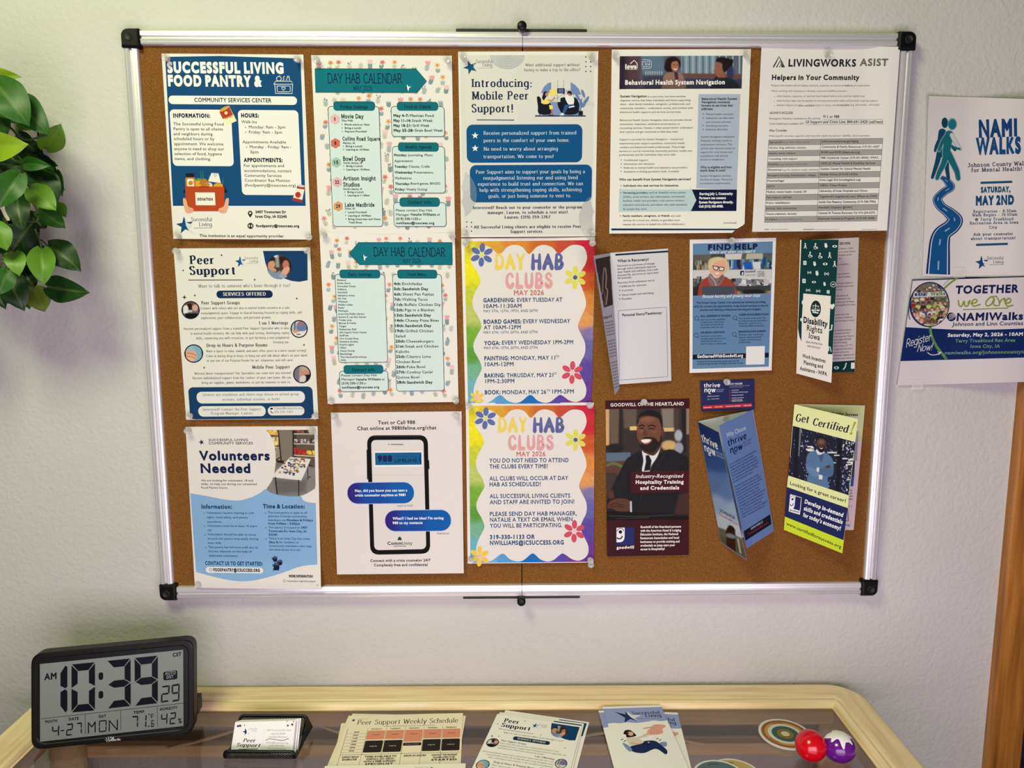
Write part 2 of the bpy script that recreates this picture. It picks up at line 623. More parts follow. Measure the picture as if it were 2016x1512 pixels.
ST = {
    'l': dict(w=.0), 'r': dict(w=.018), 'm': dict(w=.034), 'b': dict(w=.062), 'k': dict(w=.095), 'kk': dict(w=.10),
    'i': dict(w=.02, sl=.2), 'bi': dict(w=.06, sl=.2), 'ri': dict(w=.018, sl=.2),
    's': dict(wv=1.25, wh=.62, serif=.85, gap=1.3), 'sb': dict(wv=2.0, wh=.85, serif=.9, gap=1.7),
    'sk': dict(wv=2.5, wh=.85, serif=.95, gap=1.8), 'ski': dict(wv=2.3, wh=.7, serif=.5, gap=1.1, sl=.26),
    'slab': dict(wv=1.7, wh=1.4, serif=1.2, gap=2.2), 's1': dict(wv=1.0, wh=.55, serif=.6, gap=.7, lod=6),
    'dis': dict(wv=1.35, wh=.4, serif=.6, gap=1.2, lod=8), 'sbi': dict(wv=2.1, wh=.85, serif=.8, gap=1.5, sl=.25),
    'h': dict(wv=1.15, wh=1.05, serif=.5, gap=.9), 'hb': dict(wv=1.8, wh=1.7, serif=0, gap=1.2, round=1),
    'gr': dict(wv=3.1, wh=2.5, serif=0, gap=2.6, round=1, flare=.55, lod=7),
    'sc': dict(wv=.85, wh=.75, serif=0, gap=.3, round=1, sl=.3), 'scb': dict(wv=1.25, wh=1.1, serif=0, gap=.3, round=1, sl=.25),
    'cb': dict(wv=3.1, wh=1.9, serif=0, gap=2.0, lod=6, sl=.05), 'tn': dict(wv=1.9, wh=1.7, serif=0, gap=1.0, lod=6),
}
for _k in ST:
    ST[_k]['id'] = _k


def layout(s, style):
    st = ST[style]
    V, F, Z, x, n = [], [], [], 0.0, 0
    for ci, ch in enumerate(s):
        v, f, adv, zo = sans(ch, st['w']) if 'w' in st else stroke_glyph(ch, st)
        if len(v):
            q = v.copy()
            if st.get('sl'):
                q[:, 0] += q[:, 1] * st['sl']
            q[:, 0] += x
            V.append(q)
            F.append(f + n)
            Z.append(zo + (ci % 2) * .5)
            n += len(v)
        x += adv
    if not V:
        return np.zeros((0, 2)), np.zeros((0, 3), int), 1.0, None
    v = np.concatenate(V)
    x0, x1 = v[:, 0].min(), v[:, 0].max()
    v[:, 0] -= x0
    return v, np.concatenate(F), x1 - x0, np.concatenate(Z)


def roundpoly(P, r, n=8):
    out = []
    m = len(P)
    for i in range(m):
        a_, b_, c_ = P[i - 1], P[i], P[(i + 1) % m]
        u_, w_ = (a_ - b_) / np.linalg.norm(a_ - b_), (c_ - b_) / np.linalg.norm(c_ - b_)
        s_, e2 = b_ + u_ * r, b_ + w_ * r
        for k in range(n):
            t = k / (n - 1)
            out.append((1 - t) ** 2 * s_ + 2 * t * (1 - t) * b_ + t * t * e2)
    return np.array(out)


def homog(src, dst):
    A = []
    for (x, y), (u, v) in zip(src, dst):
        A.append([x, y, 1, 0, 0, 0, -u * x, -u * y, -u])
        A.append([0, 0, 0, x, y, 1, -v * x, -v * y, -v])
    _, _, vt = np.linalg.svd(np.array(A, float))
    return vt[-1].reshape(3, 3)


def hap(Hm, p):
    p = np.atleast_2d(np.asarray(p, float))
    q = np.c_[p, np.ones(len(p))] @ Hm.T
    return q[:, :2] / q[:, 2:3]


Z0 = lambda a, t: 0 * a
UNIT = [(0, 0), (1, 0), (1, 1), (0, 1)]
PAPERW = (236, 234, 229)
PAGES = {}


class Page:
    """A sheet lying in a plane of the room. Its print is laid out on the sheet itself (crop coordinates only name
    places on the sheet) and then set into the sheet's plane, following the sheet's own bend."""

    def __init__(s, quad, crop=None, plane=((0, 0, 0), (0, -1, 0)), gap=None, photo_quad=None, world_quad=None,
                 sheet=PAPERW, nx=40, ny=52, outline=None, thick=0.0002, back=None, draw_sheet=True, step=2.4e-5, big=.009):
        s.mb = MB()
        s.pt, s.nm = np.asarray(plane[0], float), np.asarray(plane[1], float)
        s.gap = gap or (lambda a, b: 0.0012 + 0 * a)
        s.step = 4e-6 if gap is Z0 else step
        s.big = big
        s.lift, s.inc = s.step * 2, 2e-6
        if world_quad is not None:
            pq = proj(np.asarray(world_quad, float))
        elif photo_quad is not None:
            pq = np.asarray(photo_quad, float)
        else:
            pq = s._crop(quad, crop)
        s.Hp = homog(UNIT, pq)
        c3 = hit(pq, s.pt, s.nm)
        s.wm = (np.linalg.norm(c3[1] - c3[0]) + np.linalg.norm(c3[2] - c3[3])) / 2
        s.hm = (np.linalg.norm(c3[3] - c3[0]) + np.linalg.norm(c3[2] - c3[1])) / 2
        s.use(quad)
        if not draw_sheet:
            return
        if outline is None:
            gs, gt = np.meshgrid(np.linspace(0, 1, nx), np.linspace(0, 1, ny))
            u = np.c_[gs.ravel(), gt.ravel()]
            fr, bk = s.place(u, 0), s.place(u, -thick)
            f = grid_faces(nx, ny)
            s.mb.add(fr, f[:, ::-1], lin(sheet))
            s.mb.add(bk, f, lin(back or sheet))
            rim = list(range(nx)) + [j * nx + nx - 1 for j in range(1, ny)] + list(range(nx * ny - 2, nx * (ny - 1) - 1, -1)) + [j * nx for j in range(ny - 2, 0, -1)]
            k = len(rim)
            s.mb.add(np.vstack([fr[rim], bk[rim]]), [(i, (i + 1) % k, k + (i + 1) % k, k + i) for i in range(k)], lin(sheet))
        else:
            s.lift = 0
            s.poly(outline, sheet, big=.006)
            s.lift = -thick
            s.poly(outline, back or sheet, big=.006)
            s.lift = s.step * 2

    def _crop(s, pts, crop):
        x0, y0, x1, y1, cw = crop
        return np.array([x0, y0]) + np.asarray(pts, float) * (x1 - x0) / cw

    def use(s, quad):
        s.Hq = homog(UNIT, quad)
        s.Hi = np.linalg.inv(s.Hq)
        return s

    def place(s, u, lift):
        px = hap(s.Hp, u)
        return hit(px, s.pt, s.nm, np.asarray(s.gap(u[:, 0], u[:, 1])) + lift)

    def mm(s, p):
        return hap(s.Hi, p) * np.array([s.wm, s.hm])

    def put(s, m, faces, col, lift=None):
        u = np.asarray(m) / np.array([s.wm, s.hm])
        s.mb.add(s.place(u, s.lift if lift is None else lift), faces, lin(col) if np.ndim(col) == 1 else col)

    def _fill(s, m, tris, col, big):
        m = np.asarray(m, float)
        tris = np.asarray(tris, int)
        for _ in range(16):
            P = m[tris]
            e = np.stack([np.linalg.norm(P[:, (k + 1) % 3] - P[:, k], axis=1) for k in range(3)], 1)
            k = e.argmax(1)
            todo = e.max(1) > big
            if not todo.any():
                break
            t = tris[todo]
            k = k[todo]
            r = np.arange(len(t))
            a, b, c = t[r, k], t[r, (k + 1) % 3], t[r, (k + 2) % 3]
            mid = len(m) + r
            m = np.vstack([m, (m[a] + m[b]) / 2])
            tris = np.vstack([tris[~todo], np.c_[a, mid, c], np.c_[mid, b, c]])
        s.put(m, tris, col)
        s.lift += s.step if np.ptp(m, axis=0).max() > .025 else s.inc

    def poly(s, pts, col, big=None, mm=False):
        big = big or s.big
        m = np.asarray(pts, float) if mm else s.mm(pts)
        tr = tessellate_polygon([[Vector((p[0], p[1], 0)) for p in m]])
        s._fill(m, [tuple(t) for t in tr], col, big)

    def r(s, x0, y0, x1, y1, col, rad=0, line=None, lw=4):
        a, b = s.mm([(x0, y0), (x1, y1)])
        k = s.wm / np.linalg.norm(np.asarray(hap(s.Hq, [(1, .5)])) - hap(s.Hq, [(0, .5)]))
        if line is not None:
            s.r(x0, y0, x1, y1, line, rad)
            a = a + lw * k
            b = b - lw * k
            rad = max(0, rad - lw)
        R = min(rad * k, abs(b[0] - a[0]) / 2, abs(b[1] - a[1]) / 2)
        if R <= 0:
            s.poly([(a[0], a[1]), (b[0], a[1]), (b[0], b[1]), (a[0], b[1])], col, mm=True)
            return
        P = []
        for cx, cy, a0 in ((b[0] - R, a[1] + R, -90), (b[0] - R, b[1] - R, 0), (a[0] + R, b[1] - R, 90), (a[0] + R, a[1] + R, 180)):
            for q in range(9):
                t = math.radians(a0 + q * 90 / 8)
                P.append((cx + R * math.cos(t), cy + R * math.sin(t)))
        s.poly(P, col, mm=True)

    def e(s, cx, cy, rx, ry, col, rot=0, n=None):
        """filled ellipse"""
        n = n or int(min(40, max(8, rx)))
        t = np.linspace(0, 2 * math.pi, n, endpoint=False)
        c, q = math.cos(math.radians(rot)), math.sin(math.radians(rot))
        x, y = rx * np.cos(t), ry * np.sin(t)
        P = s.mm(np.c_[cx + x * c - y * q, cy + x * q + y * c])
        s._fill(np.vstack([P, P.mean(0)]), [(i, (i + 1) % n, n) for i in range(n)], col, s.big)

    def ring(s, cx, cy, rx, ry, w, col, a0=0, a1=360, n=40):
        t = np.radians(np.linspace(a0, a1, n))
        s.ln(np.c_[cx + rx * np.cos(t), cy + ry * np.sin(t)], w, col)

    def ln(s, pts, w, col, smooth=0, cap=False, w1=None):
        P = np.asarray(pts, float)
        if smooth:
            P = cr(P, smooth)
        q = s.mm(P)
        if np.linalg.norm(np.diff(q, axis=0), axis=1).max() > .012:
            out = [P[0]]
            for i in range(len(P) - 1):
                k = max(1, int(math.ceil(np.linalg.norm(q[i + 1] - q[i]) / .010)))
                out += [P[i] + (P[i + 1] - P[i]) * j / k for j in range(1, k + 1)]
            P = np.array(out)
        m = len(P)
        ws = np.linspace(w, w if w1 is None else w1, m) / 2
        A, B = [], []
        for i in range(m):
            d = P[min(i + 1, m - 1)] - P[max(i - 1, 0)]
            nn = np.array([-d[1], d[0]]) / (np.linalg.norm(d) + 1e-9) * ws[i]
            A.append(P[i] + nn)
            B.append(P[i] - nn)
        s.put(s.mm(np.vstack([A, B])), [(i, i + 1, m + i + 1, m + i) for i in range(m - 1)], col, s.lift + np.tile(np.arange(m), 2) * 2e-7)
        s.lift += s.inc * 2 + m * 2e-7
        if cap:
            s.e(*P[0], w / 2, w / 2, col)
            s.e(*P[-1], ws[-1], ws[-1], col)

    def star(s, cx, cy, r, col, rot=0, k=0.4, n=5):
        P = []
        for i in range(2 * n):
            a = math.radians(rot - 90 + i * 180 / n)
            q = r if i % 2 == 0 else r * k
            P.append((cx + q * math.cos(a), cy + q * math.sin(a)))
        s.poly(P, col)

    def t(s, txt, x0, x1, y, h, col=(35, 35, 40), style='r', y1=None):
        """one line of lettering: left end, right end, baseline, cap height"""
        v, f, w, zo = layout(txt, style)
        if not len(v):
            return
        if y1 is None:
            a, b, c = s.mm([(x0, y), (x1, y), ((x0 + x1) / 2, y)])
            a[1] = b[1] = c[1]
        else:
            a, b = s.mm([(x0, y), (x1, y1)])
        up = np.linalg.norm(s.mm([((x0 + x1) / 2, y - h)])[0] - s.mm([((x0 + x1) / 2, y)])[0])
        d = b - a
        l = np.linalg.norm(d)
        ex = d / l
        ey = np.array([ex[1], -ex[0]])
        m = a + v[:, :1] * (l / w) * ex + v[:, 1:] * up * ey
        s.put(m, f, col, lift=s.lift + s.step * .8 + zo * 2e-6)

    def T(s, block, h, col=(35, 35, 40), style='r'):
        for ln in block.strip().split('\n'):
            q = ln.split('|')
            s.t(q[0], float(q[1]), float(q[2]), float(q[3]), float(q[4]) if len(q) > 4 and q[4] else h, col, q[5] if len(q) > 5 else style)

    def para(s, block, x0, y0, dy, h, cw, col=(40, 40, 46), style='r', align='l', x1=None):
        """lines of running text, cw = crop px per unit of natural width at cap height h"""
        for i, ln in enumerate(block.strip().split('\n')):
            ln = ln.strip()
            if not ln:
                continue
            w = layout(ln, style)[2] * h * cw
            y = y0 + i * dy
            if align == 'l':
                a = x0
            elif align == 'r':
                a = x1 - w
            else:
                a = (x0 + x1 - w) / 2
            s.t(ln, a, a + w, y, h, col, style)

    def pic(s, x0, y0, x1, y1, n, m, layers, base=(128, 128, 128), inside=None, poly=None, seed=1):
        """a printed picture: soft shapes mixed on a fine mesh of colour points"""
        a, b = s.mm([(x0, y0), (x1, y1)])
        gx, gy = np.meshgrid(np.linspace(a[0], b[0], n), np.linspace(a[1], b[1], m))
        mmv = np.c_[gx.ravel(), gy.ravel()]
        q = hap(s.Hq, mmv / np.array([s.wm, s.hm]))
        col = paint(q, layers, base, seed)
        f = grid_faces(n, m)
        if inside is not None:
            cx, cy, rx, ry = inside
            e = ((q[:, 0] - cx) / rx) ** 2 + ((q[:, 1] - cy) / ry) ** 2
            f = f[(e[f] <= 1.0).all(1)]
        if poly is not None:
            ins = sdf(q, poly) < 0
            f = f[ins[f].all(1)]
        s.put(mmv, f, col)
        s.lift += s.step

    def done(s, name, label=None, cat=None, material='paper', parent=None, group=None):
        v = np.concatenate(s.mb.v)
        org = (v.min(0) + v.max(0)) / 2
        o = s.mb.build(name, M[material], parent, smooth=True, origin=org)
        if cat:
            tag(o, label, cat, group)
        elif label:
            o['label'] = label
        s.obj = o
        return o


def sdf(q, poly):
    """signed distance to a polygon, negative inside"""
    P = np.asarray(poly, float)
    d = np.full(len(q), 1e9)
    ins = np.zeros(len(q), bool)
    for i in range(len(P)):
        a, b = P[i], P[(i + 1) % len(P)]
        ab = b - a
        t = np.clip(((q - a) @ ab) / (ab @ ab + 1e-9), 0, 1)
        d = np.minimum(d, np.linalg.norm(q - a - t[:, None] * ab, axis=1))
        c = (a[1] > q[:, 1]) != (b[1] > q[:, 1])
        xx = a[0] + (q[:, 1] - a[1]) / (b[1] - a[1] + 1e-12) * ab[0]
        ins ^= c & (q[:, 0] < xx)
    return np.where(ins, -d, d)


def paint(q, layers, base, seed):
    rg = np.random.default_rng(seed)
    col = np.broadcast_to(lin(base), (len(q), 3)).copy()

    def blend(a, c):
        nonlocal col
        a = np.clip(a, 0, 1)[:, None]
        col = col * (1 - a) + a * lin(c)
    for L_ in layers:
        k = L_[0]
        if k == 'e':
            _, cx, cy, rx, ry, c, soft = L_[:7]
            op = L_[7] if len(L_) > 7 else 1.0
            d = (np.sqrt(((q[:, 0] - cx) / rx) ** 2 + ((q[:, 1] - cy) / ry) ** 2) - 1) * min(rx, ry)
            blend(op * (0.5 - d / max(soft, .1)), c)
        elif k == 'p':
            _, pts, c, soft = L_[:4]
            op = L_[4] if len(L_) > 4 else 1.0
            blend(op * (0.5 - sdf(q, pts) / max(soft, .1)), c)
        elif k == 'c':
            _, pts, c, soft = L_[:4]
            op = L_[4] if len(L_) > 4 else 1.0
            blend(op * (0.5 - sdf(q, cr(pts, 6, True)) / max(soft, .1)), c)
        elif k == 'gy':
            _, ya, yb, c = L_[:4]
            blend((q[:, 1] - ya) / (yb - ya), c)
        elif k == 'l':
            _, pts, w, c = L_[:4]
            P = cr(pts, 6) if len(pts) > 2 else np.asarray(pts, float)
            d = np.full(len(q), 1e9)
            for a, b in zip(P[:-1], P[1:]):
                ab = b - a
                t = np.clip(((q - a) @ ab) / (ab @ ab + 1e-9), 0, 1)
                d = np.minimum(d, np.linalg.norm(q - a - t[:, None] * ab, axis=1))
            blend(1.0 - (d - w / 2) / 2.5 if w > 0 else 0, c)
        elif k == 'idw':
            P = np.array([(x, y) for x, y, _ in L_[1]], float)
            C = np.array([lin(c) for _, _, c in L_[1]])
            w = 1 / (((q[:, None] - P[None]) ** 2).sum(2) + 400.0) ** L_[2]
            col = (w @ C) / w.sum(1, keepdims=True)
        elif k == 'n':
            col = np.clip(col * (1 + L_[1] * rg.standard_normal((len(q), 1))), 0, 1)
        elif k == 'bits':
            _, x0, y0, x1, y1, cnt, sx, sy, cs = L_
            for _i in range(cnt):
                cx, cy = rg.uniform(x0, x1), rg.uniform(y0, y1)
                hx, hy = sx * rg.uniform(.5, 1.3), sy * rg.uniform(.5, 1.3)
                mk = (abs(q[:, 0] - cx) < hx) & (abs(q[:, 1] - cy) < hy)
                col[mk] = lin(cs[rg.integers(len(cs))])
    return col
# ------------------------------------------------------------------ the room
def slab(name, lo, hi, m, parent=None, bev=0.0, smooth=False):
    mb = MB()
    box_mesh(mb, lo, hi, bev=bev)
    return mb.build(name, m, parent, smooth=smooth, origin=(np.asarray(lo, float) + np.asarray(hi, float)) / 2)


M['carpet'] = noise_mat('dark_carpet', [(0.3, (40, 34, 34)), (0.7, (74, 64, 60))], 60.0, 0.95, bump=0.6, dist=0.004, spec=0.1)
M['wood_dark'] = noise_mat('stained_oak', [(0.25, (124, 74, 26)), (0.5, (158, 100, 38)), (0.75, (186, 126, 58))], 16.0, 0.4, bump=0.12, detail=8.0, stretch=(7, 7, .35), bscale=60.0, dist=0.0006, spec=0.45)
M['wood_pale'] = noise_mat('pale_maple', [(0.25, (218, 190, 142)), (0.5, (238, 212, 164)), (0.75, (248, 230, 188))], 14.0, 0.42, bump=0.08, detail=8.0, stretch=(.5, 8, 8), bscale=70.0, dist=0.0005, spec=0.4)
M['wood_pale_side'] = noise_mat('pale_maple_along', [(0.25, (218, 190, 142)), (0.5, (238, 212, 164)), (0.75, (248, 230, 188))], 14.0, 0.42, bump=0.08, detail=8.0, stretch=(8, .5, 8), bscale=70.0, dist=0.0005, spec=0.4)
M['door'] = noise_mat('dark_panel', [(0.3, (22, 18, 26)), (0.7, (46, 38, 50))], 90.0, 0.8, bump=0.4, dist=0.002, spec=0.2)
M['glass'] = mat('smoked_glass', (196, 186, 176), 0.0, Transmission_Weight=1.0, IOR=1.45)

FLOOR = -1.36
TRIM0, TRIM1 = 0.834, 0.893
tag(slab('wall_back', (-2.4, 0, FLOOR), (TRIM0 + .03, .1, 1.3), M['wall']), kind='structure')
tag(slab('floor', (-2.4, -3.0, FLOOR - .05), (2.2, .1, FLOOR), M['carpet']), kind='structure')
tag(slab('trim_1', (TRIM0, -.018, FLOOR), (TRIM1, .012, 1.1), M['wood_dark'], bev=.004), kind='structure')
tag(slab('door_1', (TRIM1 - .012, .02, FLOOR), (1.75, .06, 1.1), M['door']), kind='structure')

# ------------------------------------------------------------------ cork board
BX, BZ = 0.6095, 0.457
SEAM = at_y(1028, 620, -0.012)[0]
board = empty('corkboard', (0, 0, 0), 'wide cork board in an aluminium frame with black corners on the wall', 'bulletin board')
FWD = 0.0215
tag(slab('backing_board', (-BX + .012, -.0055, -BZ + .012), (BX - .012, -.0008, BZ - .012), M['black'], board))
slab('cork_panel', (-BX + FWD - .003, -0.012, -BZ + FWD - .003), (SEAM - .0009, -.005, BZ - FWD + .003), M['cork'], board)
slab('cork_panel', (SEAM + .0009, -0.012, -BZ + FWD - .003), (BX - FWD + .003, -.005, BZ - FWD + .003), M['cork'], board)
PROF = [(0, -.001), (0, -.0165), (.0012, -.0188), (.0035, -.0195), (.0038, -.0190), (.0042, -.0195), (.0078, -.0200), (.0084, -.0170), (.0088, -.0166), (.0120, -.0166), (.0124, -.0170), (.0130, -.0200), (.0166, -.0195), (.0170, -.0189), (.0174, -.0194), (.0200, -.0188), (.0213, -.0165), (.0215, -.0100), (.0215, -.001)]


def rail(a, b, inward):
    """extrude the frame profile from a to b (x, z); inward = direction to the board's middle"""
    mb = MB()
    V = []
    for q in (a, b):
        for w, y in PROF:
            V.append((q[0] + inward[0] * w, y, q[1] + inward[1] * w))
    n = len(PROF)
    mb.add(V, [(i, i + 1, n + i + 1, n + i) for i in range(n - 1)])
    return mb.build('frame_rail', M['alu'], board, origin=((a[0] + b[0]) / 2, -.01, (a[1] + b[1]) / 2))


e_ = .018
rail((-BX + e_, BZ), (SEAM - .0004, BZ), (0, -1))
rail((SEAM + .0004, BZ), (BX - e_, BZ), (0, -1))
rail((-BX + e_, -BZ), (SEAM - .0004, -BZ), (0, 1))
rail((SEAM + .0004, -BZ), (BX - e_, -BZ), (0, 1))
rail((-BX, -BZ + e_), (-BX, BZ - e_), (1, 0))
rail((BX, -BZ + e_), (BX, BZ - e_), (-1, 0))


def prism(mb, pts, y0, y1, bev):
    """rounded plate in x,z from y0 (wall side) to y1 (room side) with a soft front edge"""
    P = np.asarray(pts, float)
    c = P.mean(0)
    L_ = []
    for k, y in ((1, y0), (1, y1 + bev), (1 - bev / .030, y1 + bev * .3), (1 - bev * 2 / .030, y1)):
        q = c + (P - c) * k
        L_.append(np.c_[q[:, 0], np.full(len(q), y), q[:, 1]])
    v = np.concatenate(L_)
    n = len(P)
    mb.add(v, grid_faces(n, 4, True))
    mb.add(np.vstack([L_[-1], [(c[0], y1, c[1])]]), [(i, (i + 1) % n, n) for i in range(n)])


for sx in (-1, 1):
    for sz in (-1, 1):
        mb = MB()
        P = []
        s_, o_ = .0275, .0015
        cx, cz = sx * (BX + o_), sz * (BZ + o_)
        for t in np.linspace(0, 90, 8):
            P.append((cx - sx * .011 * (1 - math.sin(math.radians(t))), cz - sz * .011 * (1 - math.cos(math.radians(t)))))
        P += [(cx, cz - sz * s_), (cx - sx * .010, cz - sz * (s_ + .001)), (cx - sx * (s_ + .001), cz - sz * (s_ + .001)), (cx - sx * (s_ + .001), cz - sz * .010), (cx - sx * s_, cz)]
        prism(mb, P, -.001, -.0235, .003)
        cap_ = mb.build('corner_cap', M['black'], board, origin=(cx - sx * .013, -.012, cz - sz * .013))
        mb = MB()
        Ry = np.array([[1, 0, 0], [0, 0, -1], [0, 1, 0]])
        lathe(mb, [(0.0001, .0002), (.0042, .0002), (.0052, .0012), (.0056, .0014), (.0062, .0006), (.0064, -.001)], 20, R=Ry, T=(cx - sx * .0125, -.0235, cz - sz * .0125))
        mb.build('screw_cover', M['bar'], cap_, smooth=True, origin=(cx - sx * .0125, -.0235, cz - sz * .0125))

for px0, px1, py, kx, ky, zz in ((898, 1155, 61, 1027, 58, 1), (912, 1141, 1174, 1026, 1175, -1)):
    a, b2 = at_y(px0, py, -.012), at_y(px1, py, -.012)
    zc = zz * (BZ + .0022)
    bar = slab('joining_bar', (a[0], -.017, zc - .002), (b2[0], -.004, zc + .002), M['bar'], board, bev=.0006)
    k = at_y(kx, ky, -.012)
    mb = MB()
    lathe(mb, [(.0001, -.012), (.0055, -.012), (.0072, -.010), (.0072, -.003), (.0055, -.001), (.0001, -.001)], 20, R=np.array([[1, 0, 0], [0, 0, 1], [0, -1, 0]]), T=(k[0], -.020, zc + zz * .0025))
    mb.build('knob', M['black'], bar, smooth=True, origin=(k[0], -.014, zc + zz * .0025))
# ------------------------------------------------------------------ papers pinned to the cork
YB = -0.012                      # cork face
CORK = ((0, YB, 0), (0, -1, 0))
INK = (34, 34, 38)
NAVY = (18, 44, 86)
BLUE = (18, 76, 126)
PINS = []                        # (photo x, photo y, depth, label)


def bump(base=.0012, b=0.0, m=0.0, r=0.0):
    return lambda a, t: base + b * t ** 3 + m * np.sin(np.pi * np.clip(a, 0, 1)) * t ** 2 + r * a ** 2 * t ** 3


sm = lambda a, lo, hi: np.clip((a - lo) / (hi - lo), 0, 1) ** 2 * (3 - 2 * np.clip((a - lo) / (hi - lo), 0, 1))


def pins(p, crop, name, spots):
    for where, x, y in spots:
        q = p._crop([(x, y)], crop)[0]
        PINS.append((q[0], q[1], 'clear push pin at the %s of %s' % (where, name)))


def logo(p, cx, cy, s, col=BLUE, tcol=(52, 58, 72), style='s1'):
    p.star(cx, cy, s, col, rot=-8, k=.42)
    p.poly([(cx - .05 * s, cy - s), (cx + .25 * s, cy - .3 * s), (cx + .8 * s, cy - .1 * s), (cx + .5 * s, cy + .3 * s), (cx + 1.1 * s, cy + 1.0 * s), (cx + .45 * s, cy + .62 * s), (cx + .12 * s, cy)], (222, 224, 226))
    p.t('Successful', cx + .71 * s, cx + 3.05 * s, cy - .5 * s, .40 * s, tcol, style)
    p.t('Living', cx + 1.6 * s, cx + 3.05 * s, cy + .06 * s, .40 * s, tcol, style)
    p.ln([(cx + 1.0 * s, cy + .3 * s), (cx + 3.0 * s, cy + .26 * s)], .05 * s, (150, 154, 160))


def bullet(p, x, y, r=4, col=INK):
    p.e(x, y, r, r, col, n=8)


# --- food pantry poster
C1 = (300, 90, 620, 490, 1210)
Q1 = [(68, 58), (1124, 66), (1183, 1443), (156, 1438)]
p = Page(Q1, C1, CORK, bump(m=.008))
p.poly([(95, 83), (500, 76), (1103, 95), (1141, 1192), (153, 1192)], BLUE)
p.t('SUCCESSFUL LIVING', 112, 978, 200, 72, (248, 248, 244), 'kk')
p.t('FOOD PANTRY &', 118, 815, 298, 72, (248, 248, 244), 'kk')
wh = (236, 240, 240)
for q in ([(912, 290), (916, 355), (1040, 357), (1043, 290)], [(904, 287), (917, 264), (1034, 264), (1047, 287), (904, 287)], [(928, 300), (1026, 300), (1026, 343), (930, 343), (928, 300)],
          [(998, 258), (1004, 236), (1018, 236), (1022, 258)], [(1004, 234), (1006, 226), (1016, 226), (1017, 234)], [(972, 260), (980, 246), (974, 238), (984, 228), (976, 226)]):
    p.ln(q, 4.5, wh)
p.ring(942, 246, 18, 17, 4.5, wh)
p.ln([(943, 230), (950, 222)], 4, wh)
p.ln([(976, 333), (963, 318), (964, 309), (971, 307), (976, 313), (981, 307), (988, 309), (989, 318), (976, 333)], 4, wh)
p.r(118, 371, 1078, 441, (242, 242, 238), 36)
p.t('COMMUNITY SERVICES CENTER', 313, 887, 420, 30, (30, 34, 44), 'm')
p.r(127, 474, 607, 897, (241, 241, 236), 32)
p.r(635, 478, 1113, 1113, (241, 241, 236), 32)
p.t('INFORMATION:', 155, 430, 534, 27, (22, 28, 52), 'k')
p.t('HOURS:', 661, 793, 533, 27, (22, 28, 52), 'k')
p.t('APPOINTMENTS:', 680, 970, 865, 27, (22, 28, 52), 'k')
p.T('''The Successful Living Food|157|532|593
Pantry is open to all clients|158|525|630
and neighbors during|158|448|667
scheduled hours or by|160|462|703
appointment. We welcome|162|528|741
anyone in need to shop our|163|535|778
selection of food, hygiene|166|518|815
items, and clothing.|167|436|852
Walk-Ins|663|778|577
Monday: 9am - 3pm|718|990|616
Friday: 9am - 3pm|719|966|654
Appointments Available|671|995|727
Monday - Friday: 9am -|725|1034|764
3pm|728|790|801
For appointments and|682|980|903
accommodations, contact|684|1035|941
Community Services|686|962|977
Coordinator Rae Mattson|687|1024|1013
(foodpantry@icsuccess.org)|689|1067|1049''', 21, (52, 52, 58), 'r')
for x, y in ((694, 608), (695, 645), (702, 755)):
    bullet(p, x, y)
# tin cans
p.poly([(497, 490), (571, 448), (628, 560), (552, 594)], (243, 236, 190))
p.poly([(499, 494), (573, 455), (601, 514), (524, 545)], (186, 62, 36))
p.e(534, 470, 40, 12, (214, 170, 66), rot=-28)
p.e(548, 500, 12, 12, (240, 228, 190))
p.t('VEGETABLE', 540, 597, 548, 11, (150, 70, 40), 'b', y1=528)
p.poly([(1078, 1040), (1136, 1048), (1112, 1170), (1040, 1152)], (240, 232, 218))
p.poly([(1078, 1040), (1136, 1048), (1132, 1070), (1074, 1062)], (170, 52, 40))
p.poly([(1046, 1130), (1118, 1148), (1112, 1170), (1040, 1152)], (170, 52, 40))
p.e(1107, 1044, 30, 9, (205, 205, 205), rot=8)
p.e(1084, 1110, 21, 22, (190, 52, 44))
# donation box
p.poly([(228, 1092), (262, 1030), (262, 1100)], (22, 26, 40))
p.poly([(560, 1090), (528, 1030), (528, 1100)], (22, 26, 40))
for x, y in ((370, 930), (385, 925), (415, 960), (520, 985)):
    p.ln([(x, 1050), (x - 12 if x < 400 else x + 8, y)], 9, (70, 130, 74), w1=3)
p.e(345, 1015, 26, 30, (96, 150, 70))
p.e(420, 1040, 28, 22, (220, 214, 196))
p.e(340, 1032, 30, 28, (226, 168, 42))
p.e(490, 1046, 36, 24, (230, 160, 40))
p.e(385, 1020, 30, 30, (186, 118, 50))
p.e(402, 1036, 24, 20, (200, 134, 62))
p.r(243, 975, 325, 1060, (196, 128, 50), 22)
p.r(256, 990, 312, 1055, (240, 236, 220), 16)
p.e(285, 1022, 17, 17, (206, 132, 54))
p.r(247, 950, 312, 980, (26, 28, 44), 8)
p.poly([(415, 1010), (440, 946), (492, 950), (510, 1022)], (240, 238, 232))
p.poly([(440, 946), (492, 950), (470, 985)], (214, 212, 206))
p.poly([(243, 1046), (536, 1050), (536, 1232), (252, 1232)], (186, 72, 34))
p.ln([(355, 1050), (420, 1052)], 9, (150, 54, 28), cap=True)
p.r(318, 1092, 470, 1188, (243, 240, 230))
p.t('DONATION', 336, 450, 1152, 18, (25, 25, 28), 'k')
skin = (232, 176, 142)
